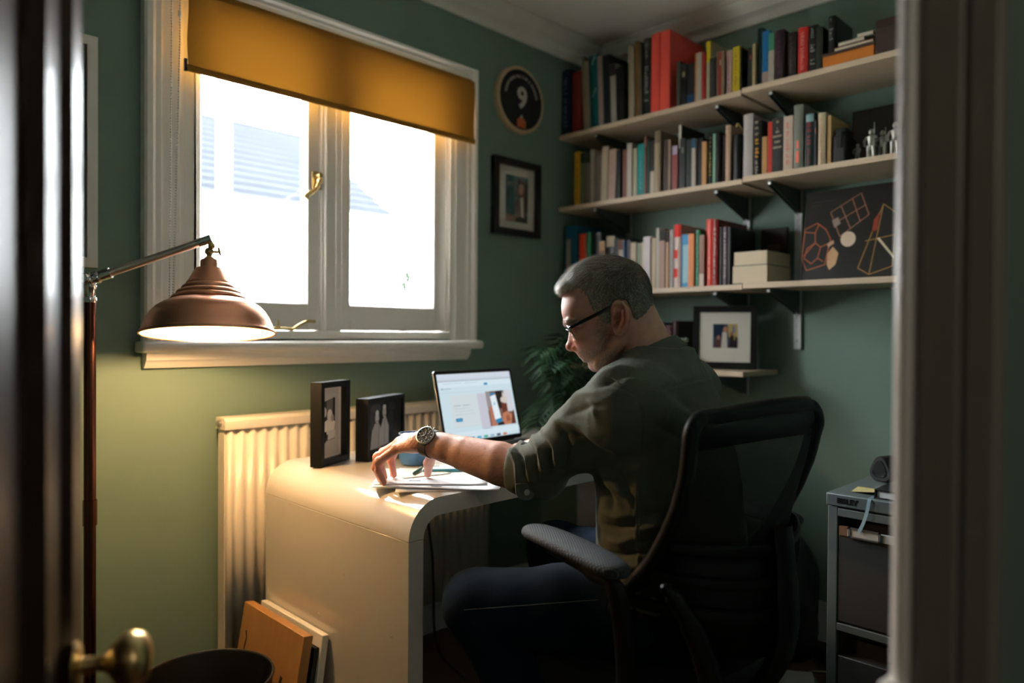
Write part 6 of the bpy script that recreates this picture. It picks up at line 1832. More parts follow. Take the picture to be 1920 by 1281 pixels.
# stubble: jaw, chin, upper lip and the sideburn
jaw = np.clip(np.minimum((hy - (648 + (hx - 1100) * -.02)) / 14, 1), 0, 1) * (hx > 1084) * (hx < 1166) * np.clip((1168 - hx) / 14, 0, 1) * np.clip((702 - hy + (1150 - hx) * .35 - 6) / 8, 0, 1)
side_ = np.clip((hx - 1112) / 12, 0, 1) * np.clip((1150 - hx) / 8, 0, 1) * (hy > 598) * (hy < 662)
st_ = np.clip(np.maximum(jaw, .8 * side_), 0, 1) * np.clip(.75 + .35 * wob(Vh, 9, 1400) + .2 * wob(Vh, 10, 300), 0, 1.2)
ch = ch * (1 - .62 * st_[:, None]) + np.array([.21, .175, .15]) * (.62 * st_[:, None])
c2, _, _ = skin_cols(V2); c2b, _, _ = skin_cols(V2b); c3, _, _ = skin_cols(V3)
knk = np.zeros(len(V2))
for n in FING:
    for q in FING[n][:3]: knk += np.exp(-(np.linalg.norm(V2 - np.array(q), axis=1) / .014) ** 2)
    knk += .8 * np.exp(-(np.linalg.norm(V2 - np.array(FING[n][3]), axis=1) / .012) ** 2)
c2 *= (1 - np.clip(knk, 0, 1)[:, None] * np.array([.02, .20, .22]))
# fine relief: knuckle creases, tendons
n2_ = normals(V2, F2)
cr = np.zeros(len(V2))
for n in FING:
    for i_ in (1, 2):
        q = np.array(FING[n][i_]); t_ = np.array(FING[n][i_ + 1]) - np.array(FING[n][i_ - 1]); t_ /= np.linalg.norm(t_)
        rel = V2 - q; al = rel @ t_; rr_ = np.linalg.norm(rel - al[:, None] * t_, axis=1)
        cr += (np.cos(al / .0042 * 6.28) * np.exp(-(al / .006) ** 2)) * (rr_ < .016)
    b0 = WR + (np.array(FING[n][0]) - WR) * .1; t_ = np.array(FING[n][0]) - b0; L_ = np.linalg.norm(t_); t_ /= L_
    rel = V2 - b0; al = rel @ t_; rr_ = np.linalg.norm(rel - al[:, None] * t_, axis=1)
    cr -= 2.4 * np.exp(-((rr_ - .014) / .0045) ** 2) * np.clip(al / .02, 0, 1) * np.clip((L_ - al) / .02, 0, 1) * 0 
    up_ = n2_[:, 2] > .2
    cr += 3.0 * up_ * np.exp(-(np.linalg.norm(np.cross(rel, t_), axis=1) / .006) ** 2) * 0
V2 = V2 + n2_ * (cr * .00035 + .00022 * wob(V2, 12, 900))[:, None]
Vb = np.concatenate([Vh, V2, V2b, V3]); o1 = len(Vh); o2 = o1 + len(V2); o3 = o2 + len(V2b)
Fb = np.concatenate([Fh, F2 + o1, F2b + o2, F3 + o3])
cb = np.clip(np.concatenate([ch, c2, c2b, c3]), 0, 1)
M_skin = tint_mat('skin', .48, .12, .42, bump=(700, .12))
np_obj('body', Vb, Fb, M_skin, man, cb)

# nails
M_nail = mat('fingernail', (.56, .33, .27), .3)
b = MB()
for n in ('pinky', 'ring', 'middle', 'index'):
    q2, q3 = np.array(FING[n][2]), np.array(FING[n][3]); t_ = (q3 - q2) / np.linalg.norm(q3 - q2)
    back = np.array([-.55, .75, .1]); back -= t_ * (back @ t_); back /= np.linalg.norm(back); sd_ = np.cross(t_, back)
    c = q3 - t_ * .002 + back * (RF[n][3] * .93)
    b.obox(Vector(c), Vector(sd_), Vector(t_), Vector(back), (.0042, .0050, .0006))
b.obj('fingernails', M_nail, man, bevel=.0012, kind='stuff')

# hair ---------------------------------------------------------------
HP = [(1030, 549), (1050, 557), (1066, 547), (1084, 540), (1098, 548), (1106, 565), (1114, 582), (1126, 592), (1134, 606), (1144, 606), (1147, 588), (1147, 568), (1158, 562), (1172, 565), (1181, 582), (1185, 598), (1196, 608), (1222, 611), (1250, 560), (1210, 462), (1120, 452), (1030, 500)]
def poly_sd(x, y, P):
    d = np.full(x.shape, 1e9, np.float32); ins = np.zeros(x.shape, bool); n = len(P)
    for i in range(n):
        ax_, ay_ = P[i]; bx_, by_ = P[(i + 1) % n]
        ex, ey = bx_ - ax_, by_ - ay_; wx, wy = x - ax_, y - ay_
        t = np.clip((wx * ex + wy * ey) / (ex * ex + ey * ey), 0, 1)
        d = np.minimum(d, (wx - ex * t) ** 2 + (wy - ey * t) ** 2)
        c = ((ay_ > y) != (by_ > y)) & (x < (bx_ - ax_) * (y - ay_) / (by_ - ay_ + 1e-9) + ax_)
        ins ^= c
    d = np.sqrt(d); return np.where(ins, -d, d)
Hc = H(1135, 590, 0)
def hair_sdf(G):
    rel = [G[i] - np.float32(Hc[i]) for i in range(3)]
    gu = 1135 - (rel[0] * HU[0] + rel[1] * HU[1] + rel[2] * HU[2]) * 900
    gv = 590 - (rel[0] * HV[0] + rel[1] * HV[1] + rel[2] * HV[2]) * 900
    thick = 2.5 + 6.0 * np.clip((545 - gv) / 45, 0, 1) + 4.0 * np.clip((1085 - gu) / 40, 0, 1) * np.clip((560 - gv) / 30, 0, 1)
    d = smin(skull(G), E9(G, 1090, 575, 0, 38, 42, 50), .012) - thick * u9
    d = smin(d, E9(G, 1062, 538, 0, 18, 12, 36, -25), .014)             # swept quiff
    return smax(d, poly_sd(gu, gv, HP) * u9, .004)
Vc, Fc = nets(sparse(hair_sdf, lo, hi, .0019), lo, .0019)
Nc = normals(Vc, Fc)
cu = 1135 - (Vc - Hc) @ HU * 900; cv_ = 590 - (Vc - Hc) @ HV * 900; cw = (Vc - Hc) @ HW * 900
CR = H(1172, 494, 0)                              # crown
def flow(P, N):
    r = P - CR; u = r @ HU * 900; v = r @ HV * 900; w = r @ HW * 900
    top = np.clip((v + 45) / 40, 0, 1)[:, None]
    d1 = HU[None] * 1.0 + HW[None] * (w / 90)[:, None] + HV[None] * .15                 # forwards over the top
    d2 = -HV[None] * 1.0 + HU[None] * np.clip((u - 15) / 130, -.5, .55)[:, None]         # down the sides and the back
    d = d1 * top + d2 * (1 - top)
    d = d - N * (d * N).sum(1, keepdims=True)
    return d / (np.linalg.norm(d, axis=1, keepdims=True) + 1e-9)
fl = flow(Vc, Nc)
sd2 = np.cross(Nc, fl)
s_co = (Vc * sd2).sum(1)
ridge = 1.2 * np.sin(((Vc - Hc) @ HW * 900) * .42 + 3.0 * wob(Vc, 21, 80)) * np.clip((550 - cv_) / 40, 0, 1) + .4 * wob(Vc, 22, 420)
Vc = Vc + Nc * (ridge * .0009)[:, None]
def hair_col(P, rnd):
    u = 1135 - (P - Hc) @ HU * 900; v = 590 - (P - Hc) @ HV * 900
    g = np.clip((1150 - u) / 100, 0, 1) * .85 + np.clip((v - 555) / 50, 0, 1) * .22 * (u < 1165)
    g = np.clip(g + .30 * rnd, 0, 1)[:, None]
    return np.array([.085, .060, .042]) * (1 - g) + np.array([.66, .60, .52]) * g
rs = np.random.RandomState(5)
M_hair = tint_mat('greying_hair', .45, 0, .5)
np_obj('hair', Vc, Fc, M_hair, man, hair_col(Vc, rs.normal(size=len(Vc)) * .5))
def strands(P, N, T, length, lift, width, cols, rs, segs=3, jit=.25):
    n = len(P)
    T = T + rs.normal(size=(n, 3)) * jit; T -= N * (T * N).sum(1, keepdims=True); T /= np.linalg.norm(T, axis=1, keepdims=True)
    S2 = np.cross(N, T)
    vs, fs, cs = [], [], []
    prev = P.copy()
    rows = []
    for k in range(segs + 1):
        t = k / segs
        q = P + T * (length * t)[:, None] + N * (lift * (t * (1 - .75 * t)) * 1.6)[:, None]
        w = width * (1 - t * .85)
        rows.append((q - S2 * w[:, None], q + S2 * w[:, None]))
    V = np.stack([r for pair in rows for r in pair], 1).reshape(-1, 3)
    k2 = 2 * (segs + 1); b0 = np.arange(n)[:, None] * k2
    F_ = np.concatenate([b0 + np.array([2 * k, 2 * k + 1, 2 * k + 3, 2 * k + 2])[None] for k in range(segs)])
    return V, F_, np.repeat(cols, k2, 0)
n_st = 15000
pick = rs.choice(len(Vc), n_st)
pick = pick[(cv_[pick] < 612)]
P = Vc[pick] - Nc[pick] * .0012; u_ = cu[pick]; v_ = cv_[pick]
tp = np.clip((552 - v_) / 45, 0, 1)
ln = (.009 + .021 * tp) * rs.uniform(.6, 1.2, len(P)); lf = (.0022 + .0070 * tp * np.clip((1150 - u_) / 80, .25, 1)) * rs.uniform(.4, 1.5, len(P))
clump = wob(P, 51, 150); clump2 = wob(P, 52, 320)
T0 = fl[pick] + np.cross(Nc[pick], fl[pick]) * (.34 * clump + .22 * clump2)[:, None]
lf = lf * (1 + .5 * wob(P, 53, 200)); lf = np.clip(lf, .0006, .02)
vS, fS, cS = strands(P, Nc[pick], T0, ln, lf, rs.uniform(.00028, .0006, len(P)), hair_col(P, rs.normal(size=len(P)) + .5 * clump2), rs, 4, .10)
o = np_obj('hair_strands', vS, fS, M_hair, man, cS, False); o['kind'] = 'stuff'
# stubble and eyebrow
Nh = normals(Vh, Fh)
cand = np.where((st_ > .35) & (wl > -30))[0]
pk = rs.choice(cand, 3600)
dn = -HV[None] * .8 + HU[None] * .35
Tn = np.tile(dn, (len(pk), 1)); Tn -= Nh[pk] * (Tn * Nh[pk]).sum(1, keepdims=True); Tn /= np.linalg.norm(Tn, axis=1, keepdims=True)
g = np.clip(rs.normal(.72, .3, len(pk)) + (hy[pk] - 665) / 70, 0, 1)[:, None]
vB, fB, cB = strands(Vh[pk] + rs.normal(size=(len(pk), 3)) * .0006, Nh[pk], Tn, rs.uniform(.0022, .0042, len(pk)), np.full(len(pk), .0012), np.full(len(pk), .00020), np.array([.10, .075, .055]) * (1 - g) + np.array([.66, .63, .60]) * g, rs, 2, .35)
cand = np.where((np.abs(hy - 605 + (hx - 1062) * .03) < 4.2) & (hx > 1054) & (hx < 1092) & (wl > 4))[0]
if len(cand):
    pk = rs.choice(cand, 420); Tn = np.tile(-HU + HV * .25, (len(pk), 1))
    v5, f5, c5 = strands(Vh[pk], Nh[pk], Tn, rs.uniform(.005, .009, len(pk)), np.full(len(pk), .002), np.full(len(pk), .0003), np.tile(np.array([.16, .12, .09]), (len(pk), 1)) * rs.uniform(.7, 1.8, (len(pk), 1)), rs, 2, .3)
    fB = np.concatenate([fB, f5 + len(vB)]); vB = np.concatenate([vB, v5]); cB = np.concatenate([cB, c5])
o = np_obj('beard_stubble', vB, fB, M_hair, man, cB, False); o['kind'] = 'stuff'
# hair on the forearm
Na = normals(V2b, F2b)
t_arm = (V2b - EL) @ axw
cand = np.where((t_arm > .02) & (t_arm < .25) & (Na @ np.array([-.3, -.6, .6]) > -.2))[0]
pk = rs.choice(cand, 2600)
Tn = np.tile(axw * .7 + np.array([0, 0, -.7]), (len(pk), 1)); Tn -= Na[pk] * (Tn * Na[pk]).sum(1, keepdims=True); Tn /= np.linalg.norm(Tn, axis=1, keepdims=True) + 1e-9
v6, f6, c6 = strands(V2b[pk] + rs.normal(size=(len(pk), 3)) * .001 * (1 - np.abs(Na[pk])), Na[pk], Tn, rs.uniform(.007, .014, len(pk)), rs.uniform(.001, .004, len(pk)), np.full(len(pk), .00016), np.tile(np.array([.36, .22, .12]), (len(pk), 1)) * rs.uniform(.5, 1.5, (len(pk), 1)), rs, 3, .35)
o = np_obj('arm_hair', v6, f6, M_hair, man, c6, False); o['kind'] = 'stuff'

# shirt ---------------------------------------------------------------
M_shirt = mat('olive_chambray', (.122, .130, .104), .85, spec=.1, bump=(700, .7), var=(30, .22), sheen=.08)
axu = (EL - SHL); Lu = np.linalg.norm(axu); axu /= Lu
def shirt_sdf(G):
    d = body_sdf(G, .006)
    mid = SHL + (EL - SHL) * .48 + np.array([0, 0, .014])
    d = smin(d, sd_caps(G, SHL + np.array([.03, .0, .018]), mid, .074, .062), .03)
    d = smin(d, sd_caps(G, mid, EL - axu * .01 + np.array([0, 0, .006]), .062, .051), .02)
    d = smin(d, sd_caps(G, SHR, SHR + (ELR - SHR) * .95, .078, .060), .03)
    d = smin(d, sd_caps(G, ELR, ELR + (WRR - ELR) * .35, .060, .056), .02)
    # rolled cuff: three stacked turns round the elbow
    for t, r, k in ((-.012, .0515, .008), (.012, .0545, .003), (.033, .0525, .003)):
        c = EL + axw * t + np.array([0, 0, .004])
        d = smin(d, sd_caps(G, c - axw * .008, c + axw * .008, r), k)
    # opening of the cuff: the forearm comes out of it
    e = EL + axw * .050
    half = (G[0] - e[0]) * axw[0] + (G[1] - e[1]) * axw[1] + (G[2] - e[2]) * axw[2]
    near = (np.sqrt((G[0] - e[0]) ** 2 + (G[1] - e[1]) ** 2 + (G[2] - e[2]) ** 2) < .12)
    d = np.where(near, smax(d, half, .010), d)
    d = smax(d, .592 - G[2], .01)
    d = smax(d, -C9(G, (1190, 612, 0), (1226, 684, 0), 54, 55), .006)       # neck opening
    return d
h4 = .0034
lo4 = np.array([.985, .60, .53]); hi4 = np.array([1.62, 1.28, 1.13])
V4, F4 = nets(sparse(shirt_sdf, lo4, hi4, h4), lo4, h4); V4 = relax(V4, F4, 2, .4)
N4 = normals(V4, F4)
px4, py4 = to_px(V4); facing = (N4 @ _F) < .25
disp = .0022 * wob(V4, 31, 26) + .0010 * wob(V4, 32, 60)
_rg = 1 - np.abs(wob(V4 * np.array([1, 1, .55]), 33, 34)) * 1.6; disp = disp + .0022 * np.clip(_rg, 0, 1) ** 2
_rg = 1 - np.abs(wob(V4 * np.array([.6, 1, 1]), 34, 58)) * 1.6; disp = disp + .0011 * np.clip(_rg, 0, 1) ** 2
def fold(pts, width, amp):
    global disp
    P_ = np.array(pts, float); best = np.full(len(V4), 1e9); par = np.zeros(len(V4)); L = len(P_) - 1
    for i in range(L):
        e = P_[i + 1] - P_[i]; wx, wy = px4 - P_[i, 0], py4 - P_[i, 1]
        t = np.clip((wx * e[0] + wy * e[1]) / (e @ e), 0, 1)
        dd = np.hypot(wx - e[0] * t, wy - e[1] * t)
        m = dd < best; best = np.where(m, dd, best); par = np.where(m, (i + t) / L, par)
    disp = disp + np.where(facing, 1.5 * amp * np.exp(-(best / width) ** 1.6 * 1.2) * np.sin(np.pi * np.clip(par, .04, .96)) ** .5, 0)
# upper arm and shoulder
fold([(1042, 788), (1085, 800), (1130, 828), (1180, 842)], 9, .0075); fold([(1050, 806), (1095, 822), (1140, 850)], 8, -.006)
fold([(1062, 762), (1090, 742), (1112, 736)], 8, .006); fold([(1068, 778), (1100, 762), (1126, 760)], 7, -.005)
fold([(1108, 722), (1135, 700), (1165, 690), (1190, 694)], 7, .006); fold([(1122, 726), (1150, 710), (1182, 708)], 6, -.005)
fold([(1148, 706), (1185, 714), (1218, 716)], 5, .004)
fold([(1098, 748), (1112, 762), (1118, 790)], 7, .004)
# sleeve towards the cuff
fold([(1020, 806), (1042, 838), (1044, 880)], 7, .007); fold([(1010, 812), (1028, 842), (1030, 884)], 6, -.006)
fold([(1000, 816), (1014, 842), (1018, 880)], 5, .006); fold([(988, 824), (1002, 850), (1006, 896)], 4.5, -.006)
fold([(974, 828), (990, 856), (994, 902)], 4, .006); fold([(965, 834), (980, 866), (982, 908)], 3.5, -.006); fold([(954, 836), (968, 870), (970, 912)], 3.5, .005); fold([(1052, 800), (1064, 840), (1060, 882)], 8, -.005)
# back and side
fold([(1210, 735), (1260, 722), (1330, 704)], 3.5, -.003); fold([(1212, 742), (1262, 729), (1335, 712)], 4, .003)
fold([(1140, 720), (1176, 730), (1196, 742), (1206, 790)], 3.5, -.003)
fold([(1240, 720), (1290, 760), (1320, 800)], 12, -.005); fold([(1260, 760), (1310, 790), (1350, 790)], 10, .005); fold([(1230, 800), (1290, 830), (1350, 835)], 11, -.006)
fold([(1118, 872), (1140, 905), (1180, 930), (1192, 965)], 9, .007); fold([(1126, 890), (1146, 940), (1150, 962)], 9, -.008); fold([(1150, 878), (1176, 915), (1190, 950)], 8, -.006)
fold([(1136, 962), (1160, 968), (1192, 964)], 8, .007); fold([(1136, 984), (1160, 990), (1194, 984)], 7, -.006); fold([(1138, 1012), (1164, 1018), (1200, 1004)], 9, .007); fold([(1138, 1038), (1166, 1042), (1206, 1034)], 7, -.007)
fold([(1140, 1056), (1168, 1066), (1210, 1060)], 8, .007); fold([(1150, 1078), (1176, 1086), (1214, 1080)], 6, -.006)
fold([(1200, 970), (1240, 960), (1275, 970)], 9, -.007); fold([(1200, 990), (1240, 985), (1270, 996)], 9, .006); fold([(1204, 1018), (1236, 1012), (1260, 1022)], 8, -.006)
fold([(1194, 905), (1196, 980), (1200, 1090)], 2.6, .0035)
V4 = V4 + N4 * disp[:, None]; V4 = relax(V4, F4, 1, .25)
shirt = np_obj('shirt', V4, F4, M_shirt, man)
def on_shirt(px, py, lift=.001):
    """nearest shirt point seen at a photograph position"""
    x_, y_ = to_px(V4); d2 = (x_ - px) ** 2 + (y_ - py) ** 2
    c = np.where((d2 < 36) & ((N4 @ _F) < 0))[0]
    if not len(c): c = np.argsort(d2)[:20]
    dep = (V4[c] - np.array([0, 0, 1.1])) @ _F
    i = c[np.argmin(dep)]
    q = at(px, py, dep.min()); return Vector(q + N4[i] * lift)
M_stitch = mat('shirt_stitching', (.22, .22, .18), .8)
b = MB()
for dx in (-2.6, 2.6):
    for k in range(30):
        y = 915 + k * 5.6
        b.tube([on_shirt(1193 + dx + (y - 900) * .035, y, .0012), on_shirt(1193 + dx + (y - 900) * .035, y + 3.2, .0012)], .0005, 4)
b.obj('stitching', M_stitch, shirt, fix=False, kind='stuff')
def seam(name, pts, r=.0009):
    P_ = smooth_path([Vector((p[0], p[1], 0)) for p in pts], 8)
    MB().tube([on_shirt(p.x, p.y, -.0002) for p in P_], r, 5).obj(name, M_shirt, shirt, smooth=True)
seam('yoke_seam', [(1206, 742), (1250, 728), (1300, 714), (1338, 704)])
seam('armhole_seam', [(1146, 708), (1172, 726), (1194, 744), (1206, 790), (1204, 840)])
# collar: stand and fall, lofted round the neck
ccx, ccz = H(1226, 684, 0), None
nax = H(1222, 676, 0) - H(1246, 735, 0); nax /= np.linalg.norm(nax)
def ring(cpt, ru, rw, k, tilt_):
    out = []
    a1 = np.cross(nax, HW); a1 /= np.linalg.norm(a1)            # roughly forwards
    a2 = np.cross(a1, nax)
    for i in range(k):
        a = 2 * math.pi * i / k
        out.append(Vector(cpt + a1 * (ru * math.cos(a)) + a2 * (rw * math.sin(a)) + nax * (tilt_ * math.cos(a))))
    return out, a1
base_c = H(1219, 671, 0)
_, a1_ = ring(base_c, .06, .06, 8, 0)
sg = 1 if a1_ @ HU > 0 else -1
K = 56
rings = []
for (dz, r, tl) in ((-.022, .072, -.004), (-.005, .0675, -.004), (.012, .0645, -.004), (.020, .0645, -.004), (.0205, .0668, -.004), (.014, .0700, -.005), (-.002, .0760, -.007), (-.013, .0830, -.009), (-.0140, .0815, -.009)):
    rr_, _ = ring(base_c + nax * dz, r, r * 1.0, K, tl * sg)
    near = [v for v in rr_]
    rr_ = [v + Vector(nax * .010 * float(((np.array(v) - base_c) @ HW) / .065)) for v in rr_]
    rings.append(rr_)
b = MB(); vs = [v for r_ in rings for v in r_]; fs = []
for i in range(len(rings) - 1):
    for k in range(K):
        l = (k + 1) % K
        # leave the collar open at the throat
        ang = 2 * math.pi * k / K; fr = math.cos(ang) * sg
        if fr > .985: continue
        fs.append((i * K + k, i * K + l, (i + 1) * K + l, (i + 1) * K + k))
b.add(vs, fs)
co = b.obj('collar', M_shirt, shirt, smooth='all')
m_ = co.modifiers.new('thick', 'SOLIDIFY'); m_.thickness = .0022
sb = co.modifiers.new('subdivide', 'SUBSURF'); sb.levels = sb.render_levels = 1
# hanging cuff tab with its button
tc = Vector(at(985, 916, 1.455)); tr = Vector(_R) * .8 + Vector(_F) * .25; tr.normalize(); tu = Vector((0, 0, 1)); tu = (tu - tr * tu.dot(tr)).normalized(); tn = tr.cross(tu)
if tn.dot(Vector(_F)) > 0: tn = -tn
out = [(-.021, .010)] + [(.021 * math.cos(math.radians(a)), -.004 + .019 * math.sin(math.radians(a))) for a in range(180, 361, 15)] + [(.021, .010)]
b = MB().prism(out, lambda u, v, d: tc + tr * u + tu * v + tn * (d + .006 * (1 - (u / .021) ** 2)), -.0015, .0015)
b.obj('cuff_tab', M_shirt, shirt, smooth=True)
b = MB(); b.lathe([(.0062, 0), (.0066, .001), (.0060, .0022), (.0045, .0024), (.0042, .0016), (.001, .0016)], tc + tn * .0085 + tu * -.006, tn, 20); b.obj('button', mat('pearl_button', (.42, .41, .36), .3), shirt, smooth=True)

# jeans and shoes -------------------------------------------------------
M_denim = mat('dark_denim', (.0042, .0115, .022), .9, spec=.1, bump=(700, .3), var=(16, .3))
HL, HR = np.array([1.185, .805, .558]), np.array([1.345, .805, .558])
KL, KR = np.array([.985, 1.082, .548]), np.array([1.365, 1.21, .555])
AL, AR = np.array([1.17, .93, .105]), np.array([1.37, 1.14, .105])
def jeans_sdf(G):
    d = sd_ell(G, (1.262, .795, .565), (.180, .136, .105))
    for h0, k0, a0 in ((HL, KL, AL), (HR, KR, AR)):
        l = sd_caps(G, h0, h0 + (k0 - h0) * .5, .096, .084); l = smin(l, sd_caps(G, h0 + (k0 - h0) * .5, k0, .084, .070), .02)
        l = smin(l, sd_caps(G, k0, k0 + (a0 - k0) * .35, .068, .066), .02); l = smin(l, sd_caps(G, k0 + (a0 - k0) * .35, a0, .066, .056), .02)
        d = smin(d, l, .03)
    d = smax(d, G[2] - .645, .01)
    return smax(d, .095 - G[2], .004)
h5 = .0065
lo5 = np.array([.88, .60, .07]); hi5 = np.array([1.48, 1.31, .68])
G5 = grid(lo5, hi5, h5); D5 = jeans_sdf(G5); V5, F5 = nets(D5, lo5, h5); V5 = relax(V5, F5, 2, .4); N5 = normals(V5, F5)
V5 = V5 + N5 * (.0020 * wob(V5, 41, 30) + .0015 * wob(V5, 42, 70))[:, None]
jn = np_obj('jeans', V5, F5, M_denim, man)
b = MB()
x5, y5 = to_px(V5)
def on_jean(px, py):
    d2 = (x5 - px) ** 2 + (y5 - py) ** 2; c = np.where((d2 < 60) & ((N5 @ _F) < 0))[0]
    if not len(c): c = np.argsort(d2)[:10]
    dep = (V5[c] - np.array([0, 0, 1.1])) @ _F; return Vector(at(px, py, dep.min() - .0012))
b.tube([on_jean(870 + k * 18, 1144 - k * 1.35) for k in range(15)], .0008, 5)
b.obj('side_seam', mat('denim_thread', (.035, .045, .05), .8), jn)
M_shoe = mat('black_shoe_leather', (.014, .012, .011), .4)
for A_, d_ in ((AL, np.array([-.35, .93, 0])), (AR, np.array([0, 1, 0]))):
    s_ = np.array([d_[1], -d_[0], 0]); b = MB()
    secs = []
    for t, w, hgt in ((-.075, .022, .055), (-.06, .033, .085), (-.02, .037, .10), (.03, .038, .085), (.09, .043, .062), (.14, .044, .050), (.18, .036, .042), (.20, .018, .030)):
        c = A_ + d_ * t; c[2] = 0
        secs.append([Vector(c + s_ * (w * math.cos(a)) + np.array([0, 0, max(.0, .012 + hgt * math.sin(a) if math.sin(a) > 0 else .012 + .012 * math.sin(a))])) for a in [2 * math.pi * k / 16 for k in range(16)]])
    loft(b, secs); sh_ = b.obj('shoe', M_shoe, man, smooth=True)
# ------------------------------------------------------------------ his glasses and his watch
gl = thing('eyeglasses', 'dark framed eyeglasses worn by the man at the desk', 'glasses', tuple(H(1070, 618, 0)))
M_acet = mat('dark_tortoise_acetate', (.012, .009, .008), .2, coat=.5)
def lens_pts(s, k=28, grow=0):
    """rim of one lens: tilted with the head (top forward), slightly wrapped"""
    out = []
    cx = H(1072, 624.5, 31 * s)
    ax_dn = -HV * math.cos(math.radians(33)) - HU * math.sin(math.radians(33))    # down the lens
    ax_sd = HW * s * math.cos(math.radians(6)) - HU * math.sin(math.radians(6))
    for i in range(k):
        a = 2 * math.pi * i / k
        sx = math.copysign(abs(math.cos(a)) ** .8, math.cos(a)) * (25 + grow) * u9; sy = math.copysign(abs(math.sin(a)) ** .85, math.sin(a)) * (15.5 + grow) * u9
        out.append(Vector(cx + ax_sd * sx + ax_dn * sy))
    return out
for s in (1, -1):
    pts = lens_pts(s)
    b = MB(); b.tube(pts, .0019, 8, closed=True); b.obj('rim', M_acet if s < 0 else mat('grey_horn_rim', (.24, .20, .13), .3), gl, smooth=True)
    b = MB(); b.add(lens_pts(s, 28, -1), [tuple(range(28))]); b.obj('lens', M_glass, gl, fix=False)
    # brow bar over the rim, and the temple to the ear
    top = [p for i, p in enumerate(pts) if 14 <= i <= 28 or i == 0]
    b = MB(); b.tube([Vector(H(1064, 617, 6 * s)), Vector(H(1062, 615, 20 * s)), Vector(H(1066, 613.5, 44 * s)), Vector(H(1072, 613, 60 * s))], [.0018, .0024, .0026, .0026], 8); b.obj('brow_bar', M_acet, gl, smooth=True)
    b = MB(); b.tube(smooth_path([Vector(H(1070, 614, 60 * s)), Vector(H(1090, 604, 67 * s)), Vector(H(1118, 590, 72 * s)), Vector(H(1142, 577, 74 * s)), Vector(H(1156, 570, 72 * s)), Vector(H(1170, 574, 67 * s)), Vector(H(1178, 592, 62 * s))]), .0036, 8, flat=.45, up=tuple(HV)); b.obj('temple', M_acet, gl, smooth=True)
    b = MB(); b.ball(tuple(H(1067, 615, 57 * s)), .0022, 8, 6); b.obj('hinge_pin', M_chrome, gl, smooth=True)
b = MB(); b.tube(smooth_path([Vector(H(1066, 620, 8)), Vector(H(1062, 617.5, 0)), Vector(H(1066, 620, -8))]), .0016, 8); b.obj('bridge', M_steel, gl, smooth=True)

wt = thing('wristwatch', 'black chronograph watch with steel bezel on the man\'s wrist', 'watch', tuple(WR - axw * .02))
wc = WR - axw * .016
sd_w = np.cross(axw, [0, 0, 1.0]); sd_w /= np.linalg.norm(sd_w); up_w = np.cross(sd_w, axw)
wn = up_w * .62 - np.array([sd_w[0], sd_w[1], sd_w[2]]) * (.78 if (sd_w @ _F) > 0 else -.78); wn /= np.linalg.norm(wn)
w12 = axw.copy(); w3 = np.cross(w12, wn)
wp_ = wc + wn * .030
V_ = Vector
b = MB(); b.lathe([(.018, -.004), (.0215, -.003), (.0222, .001), (.0222, .006), (.0215, .0075), (.001, .0075)], V_(wp_), V_(wn), 40); b.obj('case', mat('black_steel_case', (.03, .03, .032), .3, .9), wt, smooth=True)
b = MB(); b.lathe([(.0222, .006), (.0222, .0088), (.0210, .0098), (.0192, .0098), (.0186, .0084), (.0186, .0072)], V_(wp_), V_(wn), 48, caps=False); b.obj('bezel', M_steel, wt, smooth=True)
b = MB(); b.lathe([(.0187, 0), (.0187, .0002), (.001, .0002)], V_(wp_ + wn * .0082), V_(wn), 40); b.obj('dial', mat('charcoal_dial', (.025, .027, .030), .4), wt, smooth=True)
b = MB()
dz = wp_ + wn * .0087
for k in range(12):
    a = math.radians(30 * k); r_ = w12 * math.cos(a) + w3 * math.sin(a); t_ = np.cross(wn, r_)
    b.obox(V_(dz + r_ * .0160), V_(t_), V_(r_), V_(wn), (.0006 if k % 3 else .0010, .0018, .0002))
for (r_, t_, L, w) in ((w12 * .8 - w3 * .6, 0, .0095, .0008), (w12 * .3 + w3 * .95, 0, .0135, .0006)):
    r_ = r_ / np.linalg.norm(r_); b.obox(V_(dz + r_ * L * .5 + wn * .0003), V_(np.cross(wn, r_)), V_(r_), V_(wn), (w, L * .5, .0002))
b.obj('hands_and_markers', mat('pale_lume', (.55, .58, .58), .4), wt)
b = MB()
for (u, v) in ((0, .008), (-.0075, -.003), (.0075, -.003)):
    b.tube([V_(dz + w3 * (u + .0042 * math.cos(q)) + w12 * (v + .0042 * math.sin(q))) for q in [2 * math.pi * k / 20 for k in range(20)]], .0003, 4, closed=True)
b.obj('subdials', M_steel, wt)
b = MB()
for v in (-.009, 0, .009): b.tube([V_(wp_ + wn * .003 + w3 * .021 + w12 * v), V_(wp_ + wn * .003 + w3 * .0255 + w12 * v)], .0017 if v else .0024, 10)
b.obj('crown', M_steel, wt, smooth=True)
# strap: a band following the wrist section
b = MB(); K = 40; rows = []
for i in range(K):
    a = 2 * math.pi * i / K
    q = up_w * math.cos(a) * .0285 + sd_w * math.sin(a) * .0375
    rows.append(q)
vs = []; fs = []
for q in rows:
    nq = q / np.linalg.norm(q)
    for (o_, l_) in ((0, -.010), (.0028, -.010), (.0028, .010), (0, .010)):
        vs.append(wc + q + nq * o_ + axw * l_)
for i in range(K):
    j = (i + 1) % K
    for k in range(4):
        l = (k + 1) % 4; fs.append((i * 4 + k, i * 4 + l, j * 4 + l, j * 4 + k))
b.add([V_(v) for v in vs], fs); b.obj('strap', mat('grey_leather_strap', (.085, .075, .065), .6), wt, smooth=True)

